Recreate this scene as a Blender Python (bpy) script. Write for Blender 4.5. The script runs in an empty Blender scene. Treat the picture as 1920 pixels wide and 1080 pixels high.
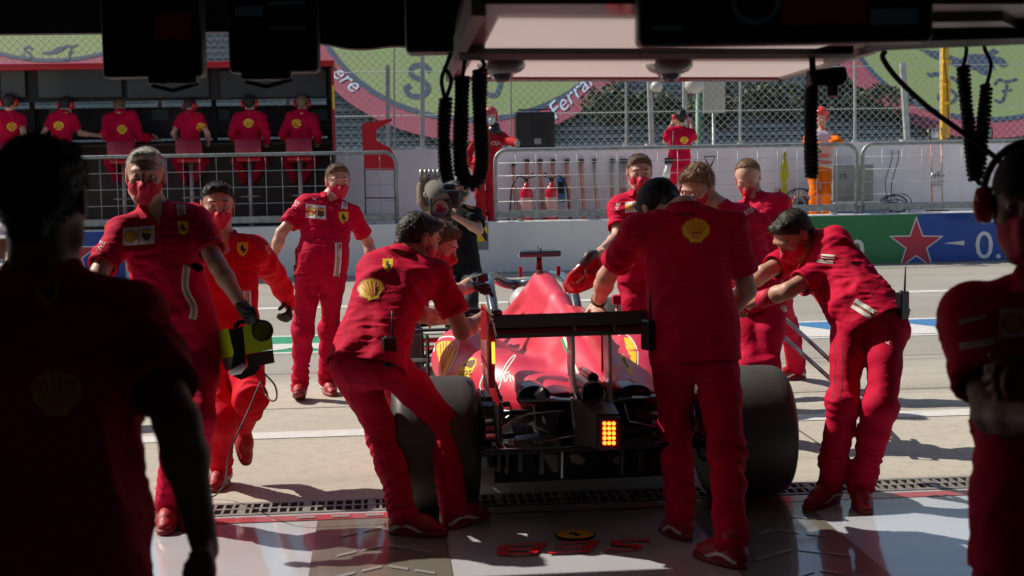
import bpy, bmesh, math, random
import numpy as np
from mathutils import Vector, Matrix, geometry
from mathutils.bvhtree import BVHTree
from math import sin, cos, tan, pi, radians as R
random.seed(7)
SC = bpy.context.scene
COL = SC.collection

# ------------------------------------------------------------------ camera, sky, sun, exposure
H_CAM, F_PX, YAW, ROLL = 1.82, 2800.0, R(5.0), 0.017
PITCH = math.atan((540 - 275) / F_PX)
cam = bpy.data.cameras.new("camera"); camo = bpy.data.objects.new("camera", cam); COL.objects.link(camo)
SC.camera = camo
cam.sensor_width = 36.0; cam.lens = F_PX / 1920 * 36.0
cam.clip_start = 0.05; cam.clip_end = 2000
MC = Matrix.Rotation(-YAW, 3, 'Z') @ Matrix.Rotation(pi/2 - PITCH, 3, 'X') @ Matrix.Rotation(-ROLL, 3, 'Z')
camo.matrix_world = Matrix.Translation((0, 0, H_CAM)) @ MC.to_4x4()
cam.dof.use_dof = True; cam.dof.focus_distance = 9.5; cam.dof.aperture_fstop = 5.0
CF = Vector((sin(YAW), cos(YAW), 0)); CR = Vector((cos(YAW), -sin(YAW), 0)); UP = Vector((0, 0, 1))
EYE = Vector((0, 0, H_CAM))

# the sun stands to the left and a little beyond the garage front, so shadows fall right and towards the camera
SUN_EL, SH = R(42), R(25)
sh_dir = (CR * cos(SH) - CF * sin(SH))               # horizontal direction shadows fall
to_sun = (-sh_dir * cos(SUN_EL) + UP * sin(SUN_EL)).normalized()
sl = bpy.data.lights.new("sun", 'SUN'); slo = bpy.data.objects.new("sun", sl); COL.objects.link(slo)
sl.energy = 5.0; sl.angle = R(0.5); sl.color = (1.0, 0.93, 0.82)
slo.rotation_mode = 'QUATERNION'; slo.rotation_quaternion = to_sun.to_track_quat('Z', 'Y')
world = bpy.data.worlds.new("World"); SC.world = world; world.use_nodes = True
wn = world.node_tree; sky = wn.nodes.new('ShaderNodeTexSky'); sky.sky_type = 'NISHITA'; sky.sun_disc = False
sky.sun_elevation = SUN_EL; sky.sun_rotation = math.atan2(to_sun.x, to_sun.y)
wn.links.new(sky.outputs[0], wn.nodes['Background'].inputs[0]); wn.nodes['Background'].inputs[1].default_value = 0.085
SC.view_settings.view_transform = 'Standard'; SC.view_settings.look = 'None'
SC.view_settings.gamma = 1.0; SC.view_settings.exposure = 0.08
SC.cycles.max_bounces = 6; SC.cycles.use_denoising = True

def ray(px, py):
    return MC @ Vector(((px - 960) / F_PX, (540 - py) / F_PX, -1.0))
def P(px, py, D):                                    # photo pixel at depth D (metres along the lens axis)
    return EYE + ray(px, py) * D
def G(px, py, z=0.0):                                # photo pixel on the horizontal plane z
    d = ray(px, py); return EYE + d * ((z - H_CAM) / d.z)
def PY(px, py, Y):                                   # photo pixel on the vertical plane y = Y
    d = ray(px, py); return EYE + d * (Y / d.y)
def px_of(p):
    q = MC.transposed() @ (Vector(p) - EYE); return (960 + F_PX * q.x / -q.z, 540 - F_PX * q.y / -q.z)
def hz(px): return 275 - ROLL * (px - 960)

# ------------------------------------------------------------------ scene graph helpers
def link(o, parent=None):
    COL.objects.link(o)
    if parent is not None:
        o.parent = parent
        o.matrix_parent_inverse = Matrix.Identity(4)
    return o
def thing(name, label, cat, loc=(0, 0, 0), rz=0.0, group=None):
    o = bpy.data.objects.new(name, None); o.empty_display_size = 0.1
    link(o); o.location = loc; o.rotation_euler = (0, 0, rz); o['label'] = label; o['category'] = cat
    if group: o['group'] = group
    return o
def tag(o, label=None, cat=None, group=None, kind=None):
    for k, v in (('label', label), ('category', cat), ('group', group), ('kind', kind)):
        if v: o[k] = v
    return o
def mesh_np(name, V, F, mats, parent=None, smooth=True, mi=None, org=None):
    """V (n,3) world or local coordinates, F list/array of quads or tris, or mixed list"""
    V = np.asarray(V, dtype=np.float32).reshape(-1, 3)
    if org is not None: V = V - np.asarray(org, dtype=np.float32)
    me = bpy.data.meshes.new(name)
    if isinstance(F, np.ndarray):
        n, k = F.shape
        me.vertices.add(len(V)); me.vertices.foreach_set('co', V.ravel())
        me.loops.add(n * k); me.loops.foreach_set('vertex_index', F.astype(np.int32).ravel())
        me.polygons.add(n); me.polygons.foreach_set('loop_start', np.arange(0, n * k, k, dtype=np.int32))
        me.polygons.foreach_set('loop_total', np.full(n, k, dtype=np.int32))
    else:
        me.from_pydata([tuple(v) for v in V.tolist()], [], F)
    if not isinstance(mats, (list, tuple)): mats = [mats]
    for m in mats: me.materials.append(m)
    if mi is not None: me.polygons.foreach_set('material_index', np.asarray(mi, dtype=np.int32))
    me.polygons.foreach_set('use_smooth', np.full(len(me.polygons), bool(smooth)))
    me.update(calc_edges=True); me.validate()
    o = bpy.data.objects.new(name, me)
    return link(o, parent)

class MB:
    """collects simple solids, built as one mesh"""
    def __init__(s): s.v = []; s.f = []; s.m = []; s.sm = []
    def raw(s, vs, fs, m=0, smooth=False):
        b = len(s.v); s.v += [tuple(v) for v in vs]
        for f in fs: s.f.append(tuple(i + b for i in f)); s.m.append(m); s.sm.append(smooth)
        return s
    def box(s, c, d, m=0, rot=None, bev=0.0):
        x, y, z = [k / 2 for k in d]; M = rot or Matrix.Identity(3); c = Vector(c)
        if bev <= 0:
            vs = [c + M @ Vector((i * x, j * y, k * z)) for i in (-1, 1) for j in (-1, 1) for k in (-1, 1)]
            return s.raw(vs, [(0, 1, 3, 2), (4, 6, 7, 5), (0, 4, 5, 1), (2, 3, 7, 6), (0, 2, 6, 4), (1, 5, 7, 3)], m)
        bm = bmesh.new(); bmesh.ops.create_cube(bm, size=1.0)
        for v in bm.verts: v.co = Vector((v.co.x * 2 * x, v.co.y * 2 * y, v.co.z * 2 * z))
        bmesh.ops.bevel(bm, geom=bm.edges[:], offset=bev, segments=2, profile=0.5, affect='EDGES')
        bm.verts.index_update()
        s.raw([c + M @ v.co for v in bm.verts], [tuple(v.index for v in f.verts) for f in bm.faces], m, False); bm.free()
        return s
    def tube(s, pts, r, n=8, m=0, caps=True, smooth=True):
        pts = [Vector(p) for p in pts]; rs = r if isinstance(r, (list, tuple)) else [r] * len(pts)
        rings = []; prev = None
        for i, p in enumerate(pts):
            t = (pts[min(i + 1, len(pts) - 1)] - pts[max(i - 1, 0)]).normalized()
            if prev is None:
                a = Vector((0, 0, 1)) if abs(t.z) < 0.9 else Vector((1, 0, 0))
                u = t.cross(a).normalized()
            else:
                u = (prev - t * prev.dot(t))
                u = u.normalized() if u.length > 1e-6 else t.cross(Vector((0, 0, 1))).normalized()
            prev = u; w = t.cross(u)
            rings.append([p + (u * cos(2 * pi * k / n) + w * sin(2 * pi * k / n)) * rs[i] for k in range(n)])
        vs = [q for ring in rings for q in ring]; fs = []
        for i in range(len(pts) - 1):
            for k in range(n):
                fs.append((i * n + k, i * n + (k + 1) % n, (i + 1) * n + (k + 1) % n, (i + 1) * n + k))
        s.raw(vs, fs, m, smooth)
        if caps:
            b = len(s.v) - len(vs)
            s.f.append(tuple(b + k for k in reversed(range(n)))); s.m.append(m); s.sm.append(False)
            s.f.append(tuple(b + (len(pts) - 1) * n + k for k in range(n))); s.m.append(m); s.sm.append(False)
        return s
    def lathe(s, prof, c=(0, 0, 0), axis=None, n=24, m=0, smooth=True):
        """prof: (radius, height) pairs turned about axis (matrix 3x3 whose z is the axis)"""
        M = axis or Matrix.Identity(3); c = Vector(c); vs = []; fs = []
        for (r, h) in prof:
            for k in range(n): vs.append(c + M @ Vector((r * cos(2 * pi * k / n), r * sin(2 * pi * k / n), h)))
        for i in range(len(prof) - 1):
            for k in range(n): fs.append((i * n + k, i * n + (k + 1) % n, (i + 1) * n + (k + 1) % n, (i + 1) * n + k))
        return s.raw(vs, fs, m, smooth)
    def prism(s, poly, ext, m=0):
        """poly: list of 3-D points (planar), ext: Vector thickness"""
        n = len(poly); a = [Vector(p) for p in poly]; b = [p + Vector(ext) for p in a]
        fs = [tuple(range(n)), tuple(reversed(range(n, 2 * n)))] + [(i, i + n, (i + 1) % n + n, (i + 1) % n) for i in range(n)]
        return s.raw(a + b, fs, m)
    def grid(s, rows, m=0, smooth=True, close=False):
        """rows: list of equal-length point lists"""
        n = len(rows[0]); vs = [p for r in rows for p in r]; fs = []
        for i in range(len(rows) - 1):
            for k in range(n if close else n - 1):
                fs.append((i * n + k, i * n + (k + 1) % n, (i + 1) * n + (k + 1) % n, (i + 1) * n + k))
        return s.raw(vs, fs, m, smooth)
    def build(s, name, mats, parent=None, org=None, fixn=True):
        me = bpy.data.meshes.new(name)
        o_ = Vector(org) if org is not None else Vector((0, 0, 0))
        me.from_pydata([tuple(Vector(v) - o_) for v in s.v], [], s.f)
        if not isinstance(mats, (list, tuple)): mats = [mats]
        for mm in mats: me.materials.append(mm)
        me.polygons.foreach_set('material_index', s.m); me.polygons.foreach_set('use_smooth', s.sm)
        if fixn:
            bm = bmesh.new(); bm.from_mesh(me); bmesh.ops.recalc_face_normals(bm, faces=bm.faces[:]); bm.to_mesh(me); bm.free()
        me.update()
        ob = bpy.data.objects.new(name, me)
        if org is not None and parent is None: ob.location = o_
        return link(ob, parent)

def axis_to(d, up=UP):
    """3x3 whose z column is d"""
    return Vector(d).normalized().to_track_quat('Z', 'Y').to_matrix()

# ------------------------------------------------------------------ materials
MATS = {}
def mat(name, col, rough=0.5, metal=0.0, coat=0.0, bump=0.0, bscale=60.0, var=0.0, vscale=8.0, spec=0.5, emit=None, es=1.0,
        trans=0.0, sheen=0.0, alpha=1.0, aniso=None, rvar=0.0):
    if name in MATS: return MATS[name]
    m = bpy.data.materials.new(name); m.use_nodes = True; nt = m.node_tree; b = nt.nodes['Principled BSDF']
    b.inputs['Base Color'].default_value = (*col, 1); b.inputs['Roughness'].default_value = rough
    b.inputs['Metallic'].default_value = metal; b.inputs['Coat Weight'].default_value = coat
    b.inputs['Coat Roughness'].default_value = 0.06
    b.inputs['Specular IOR Level'].default_value = spec
    if trans: b.inputs['Transmission Weight'].default_value = trans
    if sheen: b.inputs['Sheen Weight'].default_value = sheen; b.inputs['Sheen Roughness'].default_value = 0.4
    if alpha < 1: b.inputs['Alpha'].default_value = alpha
    if emit: b.inputs['Emission Color'].default_value = (*emit, 1); b.inputs['Emission Strength'].default_value = es
    if bump or var or rvar:
        tc = nt.nodes.new('ShaderNodeTexCoord'); mp = nt.nodes.new('ShaderNodeMapping')
        nt.links.new(tc.outputs['Object'], mp.inputs[0])
        if aniso: mp.inputs['Scale'].default_value = aniso
    if var or rvar:
        n = nt.nodes.new('ShaderNodeTexNoise'); n.inputs['Scale'].default_value = vscale; n.inputs['Detail'].default_value = 5
        nt.links.new(mp.outputs[0], n.inputs['Vector'])
        if var:
            r = nt.nodes.new('ShaderNodeMapRange'); nt.links.new(n.outputs[0], r.inputs[0])
            r.inputs[1].default_value = 0.3; r.inputs[2].default_value = 0.7; r.inputs[3].default_value = 1 - var; r.inputs[4].default_value = 1 + var
            mx = nt.nodes.new('ShaderNodeMix'); mx.data_type = 'RGBA'; mx.blend_type = 'MULTIPLY'; mx.inputs[0].default_value = 1
            mx.inputs[6].default_value = (*col, 1); nt.links.new(r.outputs[0], mx.inputs[7]); nt.links.new(mx.outputs[2], b.inputs['Base Color'])
        if rvar:
            r = nt.nodes.new('ShaderNodeMapRange'); nt.links.new(n.outputs[0], r.inputs[0])
            r.inputs[1].default_value = 0.3; r.inputs[2].default_value = 0.7; r.inputs[3].default_value = max(0, rough - rvar); r.inputs[4].default_value = rough + rvar
            nt.links.new(r.outputs[0], b.inputs['Roughness'])
    if bump:
        n = nt.nodes.new('ShaderNodeTexNoise'); n.inputs['Scale'].default_value = bscale; n.inputs['Detail'].default_value = 4
        nt.links.new(mp.outputs[0], n.inputs['Vector'])
        bp = nt.nodes.new('ShaderNodeBump'); bp.inputs['Strength'].default_value = bump; bp.inputs['Distance'].default_value = 0.01
        nt.links.new(n.outputs[0], bp.inputs['Height']); nt.links.new(bp.outputs[0], b.inputs['Normal'])
    MATS[name] = m; return m

def fabric(name, col, wr=0.22, sheen=0.05, rough=0.75, var=0.06):
    """woven cloth: two scales of soft creases plus weave"""
    if name in MATS: return MATS[name]
    m = mat(name, col, rough=rough, sheen=sheen, spec=0.12); nt = m.node_tree; b = nt.nodes['Principled BSDF']
    b.inputs['Sheen Tint'].default_value = (*[min(1, c * 1.5 + .1) for c in col], 1)
    tc = nt.nodes.new('ShaderNodeTexCoord'); mp = nt.nodes.new('ShaderNodeMapping'); nt.links.new(tc.outputs['Object'], mp.inputs[0])
    mp.inputs['Scale'].default_value = (1, 1, 1.7)
    n1 = nt.nodes.new('ShaderNodeTexNoise'); n1.inputs['Scale'].default_value = 9; n1.inputs['Detail'].default_value = 3; n1.inputs['Distortion'].default_value = 1.6
    n2 = nt.nodes.new('ShaderNodeTexNoise'); n2.inputs['Scale'].default_value = 32; n2.inputs['Detail'].default_value = 3; n2.inputs['Distortion'].default_value = 0.8
    n3 = nt.nodes.new('ShaderNodeTexNoise'); n3.inputs['Scale'].default_value = 420
    for n in (n1, n2, n3): nt.links.new(mp.outputs[0], n.inputs['Vector'])
    prev = None
    for n, st, di in ((n1, wr, 0.02), (n2, wr * .35, 0.005), (n3, 0.12, 0.001)):
        bp = nt.nodes.new('ShaderNodeBump'); bp.inputs['Strength'].default_value = st; bp.inputs['Distance'].default_value = di
        nt.links.new(n.outputs[0], bp.inputs['Height'])
        if prev: nt.links.new(prev.outputs[0], bp.inputs['Normal'])
        prev = bp
    nt.links.new(prev.outputs[0], b.inputs['Normal'])
    r = nt.nodes.new('ShaderNodeMapRange'); nt.links.new(n1.outputs[0], r.inputs[0])
    r.inputs[1].default_value = 0.3; r.inputs[2].default_value = 0.7; r.inputs[3].default_value = 1 - var; r.inputs[4].default_value = 1 + var
    mx = nt.nodes.new('ShaderNodeMix'); mx.data_type = 'RGBA'; mx.blend_type = 'MULTIPLY'; mx.inputs[0].default_value = 1
    mx.inputs[6].default_value = (*col, 1); nt.links.new(r.outputs[0], mx.inputs[7]); nt.links.new(mx.outputs[2], b.inputs['Base Color'])
    return m

def ramp_mat(name, stops, scale=5, rough=0.8, detail=8, coord='Object', aniso=None, bump=0.0, metal=0.0, distort=0.0):
    if name in MATS: return MATS[name]
    m = bpy.data.materials.new(name); m.use_nodes = True; nt = m.node_tree; b = nt.nodes['Principled BSDF']
    tc = nt.nodes.new('ShaderNodeTexCoord'); mp = nt.nodes.new('ShaderNodeMapping'); nt.links.new(tc.outputs[coord], mp.inputs[0])
    if aniso: mp.inputs['Scale'].default_value = aniso
    n = nt.nodes.new('ShaderNodeTexNoise'); n.inputs['Scale'].default_value = scale; n.inputs['Detail'].default_value = detail; n.inputs['Distortion'].default_value = distort
    nt.links.new(mp.outputs[0], n.inputs['Vector'])
    cr = nt.nodes.new('ShaderNodeValToRGB'); nt.links.new(n.outputs[0], cr.inputs[0])
    el = cr.color_ramp.elements
    while len(el) < len(stops): el.new(0.5)
    for e, (p, c) in zip(el, stops): e.position = p; e.color = (*c, 1)
    nt.links.new(cr.outputs[0], b.inputs['Base Color']); b.inputs['Roughness'].default_value = rough; b.inputs['Metallic'].default_value = metal
    if bump:
        bp = nt.nodes.new('ShaderNodeBump'); bp.inputs['Strength'].default_value = bump; bp.inputs['Distance'].default_value = 0.01
        nt.links.new(n.outputs[0], bp.inputs['Height']); nt.links.new(bp.outputs[0], b.inputs['Normal'])
    MATS[name] = m; return m

_R = (0.56, 0.004, 0.017)
M_SHIRT = fabric('red_knit', (0.56, 0.002, 0.040), 0.2)
M_TROU = fabric('red_cotton', (0.52, 0.002, 0.038), 0.28)
M_SUIT = fabric('red_race_suit', (0.64, 0.005, 0.022), 0.4)
M_MASK = mat('mask_cloth', (0.60, 0.004, 0.045), 0.7, bump=.3, bscale=30)
M_SEAM = mat('red_seam', (0.20, 0.001, 0.012), 0.8)
M_SHOE = mat('red_shoe', (0.38, 0.004, 0.012), 0.5, bump=.3, bscale=120)
M_WHITE = mat('white_print', (0.80, 0.78, 0.74), 0.6)
M_YEL = mat('yellow_print', (0.85, 0.55, 0.01), 0.55)
M_BLK = mat('black_print', (0.012, 0.012, 0.014), 0.6)
M_GRN = mat('green_print', (0.01, 0.25, 0.07), 0.6)
M_REDP = mat('red_print', (0.60, 0.01, 0.02), 0.55)
M_BROWN = mat('brown_print', (0.12, 0.045, 0.01), 0.6)
M_GLOVE = mat('black_glove', (0.012, 0.012, 0.013), 0.65, bump=.4, bscale=90)
M_RUB = mat('black_rubber', (0.014, 0.014, 0.015), 0.5)
M_BPLA = mat('black_plastic', (0.012, 0.012, 0.013), 0.35)
M_GALV = ramp_mat('galvanised_steel', [(0.3, (0.23, 0.25, 0.24)), (0.7, (0.40, 0.42, 0.41))], scale=14, rough=0.5, metal=0.5)
M_DARK = mat('dark_panel', (0.006, 0.006, 0.007), 0.6)
def skin_mat(name, c):
    m = mat(name, c, rough=0.48, var=0.10, vscale=22, bump=.15, bscale=140, spec=.4)
    b = m.node_tree.nodes['Principled BSDF']; b.inputs['Subsurface Weight'].default_value = 0.12
    b.inputs['Subsurface Radius'].default_value = (0.012, 0.005, 0.003); b.inputs['Subsurface Scale'].default_value = 1.0
    return m
SKIN = skin_mat('skin', (0.60, 0.34, 0.25)); SKIN2 = skin_mat('tanned_skin', (0.50, 0.27, 0.18))
HAIR = {k: mat('hair_' + k, c, 0.5, bump=.6, bscale=160, var=.35, vscale=60, aniso=(1, 1, .5)) for k, c in
        dict(black=(.012, .009, .008), dark=(.040, .027, .018), brown=(.15, .09, .05), grey=(.60, .57, .52), fair=(.26, .15, .075)).items()}

# ------------------------------------------------------------------ signed distance fields -> meshes
def vnoise(Pn, seed=0):
    Pn = np.asarray(Pn, dtype=np.float64); i = np.floor(Pn).astype(np.int64); f = Pn - i; f = f * f * (3 - 2 * f)
    def h(x, y, z):
        n = (x * 374761393 + y * 668265263 + z * 2147483647 + seed * 974634777) & 0xffffffff
        n = ((n ^ (n >> 13)) * 1274126177) & 0xffffffff
        return ((n ^ (n >> 16)) & 0xffff) / 65535.0
    r = 0
    for a in (0, 1):
        for b in (0, 1):
            for c in (0, 1):
                w = (f[:, 0] if a else 1 - f[:, 0]) * (f[:, 1] if b else 1 - f[:, 1]) * (f[:, 2] if c else 1 - f[:, 2])
                r = r + w * h(i[:, 0] + a, i[:, 1] + b, i[:, 2] + c)
    return r * 2 - 1

class SDF:
    def __init__(s): s.pr = []
    def cone(s, a, b, ra, rb, k=0.02, flat=None, sub=False):
        """tapered capsule; flat=(direction, ratio): thickness along direction is r*ratio"""
        s.pr.append(('c', np.array(a, float), np.array(b, float), ra, rb, k, flat, sub)); return s
    def ell(s, c, rad, M=None, k=0.02, sub=False):
        s.pr.append(('e', np.array(c, float), np.array(rad, float), np.array(M if M is not None else np.eye(3), float), k, sub)); return s
    def cut(s, p, n, k=0.0):
        """keep the side where (x-p).n < 0"""
        s.pr.append(('p', np.array(p, float), np.array(n, float) / np.linalg.norm(n), k)); return s
    def mesh(s, h, pad=0.0, off=0.0):
        lo = np.full(3, 1e9); hi = -lo
        for q in s.pr:
            if q[0] == 'c' and not q[7]:
                r = max(q[3], q[4]); lo = np.minimum(lo, np.minimum(q[1], q[2]) - r); hi = np.maximum(hi, np.maximum(q[1], q[2]) + r)
            elif q[0] == 'e' and not q[5]:
                r = q[2].max(); lo = np.minimum(lo, q[1] - r); hi = np.maximum(hi, q[1] + r)
        lo -= 4 * h + .01; hi += 4 * h + .01
        N = np.ceil((hi - lo) / h).astype(int) + 1
        ax = [(lo[i] + h * np.arange(N[i])).astype(np.float32) for i in range(3)]
        f = np.full(tuple(N), 0.5, dtype=np.float32)
        for q in s.pr:
            if q[0] == 'p':
                d = (ax[0][:, None, None] - q[1][0]) * q[2][0] + (ax[1][None, :, None] - q[1][1]) * q[2][1] + (ax[2][None, None, :] - q[1][2]) * q[2][2]
                f = smax(f, d.astype(np.float32), q[3]); continue
            if q[0] == 'c':
                _, a, b, ra, rb, k, flat, sub = q; r = max(ra, rb); m = k + 3 * h
                l = np.minimum(a, b) - r - m; u = np.maximum(a, b) + r + m
            else:
                _, c, rad, M, k, sub = q; m = k + 3 * h; l = c - rad.max() - m; u = c + rad.max() + m
            i0 = np.maximum(0, np.floor((l - lo) / h).astype(int)); i1 = np.minimum(N, np.ceil((u - lo) / h).astype(int) + 1)
            if np.any(i1 <= i0): continue
            slc = tuple(slice(i0[j], i1[j]) for j in range(3))
            X, Y, Z = [ax[j][slc[j]] for j in range(3)]
            X = X[:, None, None]; Y = Y[None, :, None]; Z = Z[None, None, :]
            if q[0] == 'c':
                qx, qy, qz = X - a[0], Y - a[1], Z - a[2]; ba = b - a; sc = 1.0
                if flat is not None:
                    d = np.array(flat[0], float); d /= np.linalg.norm(d); g = 1.0 / flat[1] - 1.0
                    w = qx * d[0] + qy * d[1] + qz * d[2]
                    qx, qy, qz = qx + w * g * d[0], qy + w * g * d[1], qz + w * g * d[2]
                    ba = ba + d * (ba @ d) * g; sc = min(1, flat[1]) * .5 + .5
                t = np.clip((qx * ba[0] + qy * ba[1] + qz * ba[2]) / max(ba @ ba, 1e-9), 0, 1)
                dd = (np.sqrt((qx - t * ba[0])**2 + (qy - t * ba[1])**2 + (qz - t * ba[2])**2) - (ra + (rb - ra) * t)) * sc
            else:
                qx, qy, qz = X - c[0], Y - c[1], Z - c[2]
                L = [qx * M[0][j] + qy * M[1][j] + qz * M[2][j] for j in range(3)]
                k0 = np.sqrt(sum((L[j] / rad[j])**2 for j in range(3))); k1 = np.sqrt(sum((L[j] / rad[j]**2)**2 for j in range(3))) + 1e-9
                dd = k0 * (k0 - 1) / k1
            dd = dd.astype(np.float32)
            f[slc] = smax(f[slc], -dd, k) if sub else smin(f[slc], dd, k)
        f -= off
        return nets(f, lo, h)
def smin(a, b, k):
    if k <= 0: return np.minimum(a, b)
    h = np.maximum(k - np.abs(a - b), 0) / k
    return np.minimum(a, b) - h * h * k * 0.25
def smax(a, b, k): return -smin(-a, -b, k)

def nets(f, lo, h):
    s = f < 0; c = s[:-1, :-1, :-1].astype(np.int8)
    for d in [(1, 0, 0), (0, 1, 0), (0, 0, 1), (1, 1, 0), (1, 0, 1), (0, 1, 1), (1, 1, 1)]:
        c = c + s[d[0]:s.shape[0] - 1 + d[0], d[1]:s.shape[1] - 1 + d[1], d[2]:s.shape[2] - 1 + d[2]]
    act = np.argwhere((c > 0) & (c < 8))
    idx = np.full(c.shape, -1, dtype=np.int32); idx[act[:, 0], act[:, 1], act[:, 2]] = np.arange(len(act))
    acc = np.zeros((len(act), 3)); cnt = np.zeros(len(act))
    cor = [(a, b, d) for a in (0, 1) for b in (0, 1) for d in (0, 1)]
    val = {q: f[act[:, 0] + q[0], act[:, 1] + q[1], act[:, 2] + q[2]].astype(float) for q in cor}
    for q in cor:
        for j in range(3):
            if q[j] == 0:
                p = list(q); p[j] = 1; p = tuple(p); a, b = val[q], val[p]; m = (a < 0) != (b < 0)
                t = np.where(m, a / np.where(m, a - b, 1), 0)
                for i in range(3): acc[:, i] += np.where(m, q[i] + (t if i == j else 0), 0)
                cnt += m
    V = lo + (act + acc / cnt[:, None]) * h
    Q = []
    for j in range(3):
        o = [0, 0, 0]; o[j] = 1
        A = s[:s.shape[0] - o[0], :s.shape[1] - o[1], :s.shape[2] - o[2]]; B = s[o[0]:, o[1]:, o[2]:]
        e = np.argwhere(A != B); u, v = [(1, 2), (2, 0), (0, 1)][j]
        e = e[(e[:, u] > 0) & (e[:, v] > 0) & (e[:, u] < c.shape[u]) & (e[:, v] < c.shape[v]) & (e[:, j] < c.shape[j])]
        fl = A[e[:, 0], e[:, 1], e[:, 2]]
        def I(du, dv):
            w = e.copy(); w[:, u] -= du; w[:, v] -= dv; return idx[w[:, 0], w[:, 1], w[:, 2]]
        q = np.stack([I(1, 1), I(0, 1), I(0, 0), I(1, 0)], 1)
        q[~fl] = q[~fl][:, ::-1]; Q.append(q)
    Q = np.concatenate(Q); return V, Q[(Q >= 0).all(1)]

def vnormals(V, Q):
    n = np.cross(V[Q[:, 2]] - V[Q[:, 0]], V[Q[:, 3 % Q.shape[1]]] - V[Q[:, 1]]); N = np.zeros_like(V)
    for k in range(Q.shape[1]): np.add.at(N, Q[:, k], n)
    return N / (np.linalg.norm(N, axis=1, keepdims=True) + 1e-12)
def relax(V, Q, it=2, w=0.5):
    cnt = np.zeros(len(V)); k = Q.shape[1]
    for a in range(k): np.add.at(cnt, Q[:, a], 2)
    for _ in range(it):
        S = np.zeros_like(V)
        for a in range(k):
            np.add.at(S, Q[:, a], V[Q[:, (a + 1) % k]] + V[Q[:, a - 1]])
        V = V * (1 - w) + w * S / np.maximum(cnt, 1)[:, None]
    return V

# ------------------------------------------------------------------ flat marks laid on a surface
def cdt(polys, step):
    """2-D outlines (list of (outer, [holes])) -> verts2d, tris filled with points every `step`"""
    VV, TT = [], []
    for outer, holes in polys:
        def dens(pl):
            o = []
            for i in range(len(pl)):
                a, b = pl[i], pl[(i + 1) % len(pl)]; L = math.hypot(b[0] - a[0], b[1] - a[1]); n = max(1, int(L / step))
                o += [(a[0] + (b[0] - a[0]) * j / n, a[1] + (b[1] - a[1]) * j / n) for j in range(n)]
            return o
        def inside(p, pl):
            c = False; j = len(pl) - 1
            for i in range(len(pl)):
                if (pl[i][1] > p[1]) != (pl[j][1] > p[1]) and p[0] < (pl[j][0] - pl[i][0]) * (p[1] - pl[i][1]) / (pl[j][1] - pl[i][1]) + pl[i][0]: c = not c
                j = i
            return c
        rings = [dens(outer)] + [dens(h_) for h_ in holes]; vs = []; ed = []
        for r in rings:
            b = len(vs); vs += r; ed += [(b + i, b + (i + 1) % len(r)) for i in range(len(r))]
        xs = [p[0] for p in outer]; ys = [p[1] for p in outer]
        x = min(xs) + step / 2
        while x < max(xs):
            y = min(ys) + step / 2
            while y < max(ys):
                if inside((x, y), outer) and not any(inside((x, y), h_) for h_ in holes): vs.append((x, y))
                y += step
            x += step
        out = geometry.delaunay_2d_cdt([Vector(v) for v in vs], ed, [], 0, 1e-5)
        ov, of = out[0], out[2]; b = len(VV); VV += [(v.x, v.y) for v in ov]
        for t in of:
            cx = sum(ov[i].x for i in t) / len(t); cy = sum(ov[i].y for i in t) / len(t)
            if inside((cx, cy), outer) and not any(inside((cx, cy), h_) for h_ in holes): TT.append(tuple(b + i for i in t))
    return VV, TT
def bvh_of(o):
    dg = None; me = o.data; M = o.matrix_basis.copy(); p = o.parent
    while p is not None: M = p.matrix_basis @ M; p = p.parent
    return BVHTree.FromPolygons([M @ v.co for v in me.vertices], [tuple(f.vertices) for f in me.polygons])
def world_of(o):
    M = o.matrix_basis.copy(); p = o.parent
    while p is not None: M = p.matrix_basis @ M; p = p.parent
    return M
def mark(name, target, layers, parent=None, step=3.0, bvh=None, lift=0.0015, xf=None, proj=None):
    """layers: list of (polys, material); polys in photo pixels or, with xf, own 2-D units. Each is laid on target as paint."""
    bv = bvh or bvh_of(target); V, F, MI, ms = [], [], [], []
    for li, (polys, m) in enumerate(layers):
        vv, tt = cdt(polys, step)
        pos = []
        for (x, y) in vv:
            if xf: x, y = xf(x, y)
            if proj: o, d = proj(x, y)
            else: o, d = EYE, ray(x, y)
            hit = bv.ray_cast(o, d)
            pos.append(None if hit[0] is None else hit[0] + (hit[1] if hit[1].dot(d) < 0 else -hit[1]) * (lift + li * 0.0008))
        b = len(V); V += [p if p else Vector((0, 0, 0)) for p in pos]
        if m not in ms: ms.append(m)
        for t in tt:
            q = [pos[i] for i in t]
            if all(q):
                dm = [(p - EYE).length for p in q]
                if bvh is not None or max(dm) - min(dm) < 0.12: F.append(tuple(b + i for i in t)); MI.append(ms.index(m))
    if not F: return None
    used = sorted({i for f in F for i in f}); mp = {u: i for i, u in enumerate(used)}
    M = world_of(parent).inverted() if parent is not None else Matrix.Identity(4)
    me = bpy.data.meshes.new(name); me.from_pydata([tuple(M @ V[u]) for u in used], [], [tuple(mp[i] for i in f) for f in F])
    for m in ms: me.materials.append(m)
    me.polygons.foreach_set('material_index', MI); me.polygons.foreach_set('use_smooth', [True] * len(F)); me.update()
    return link(bpy.data.objects.new(name, me), parent)

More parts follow.
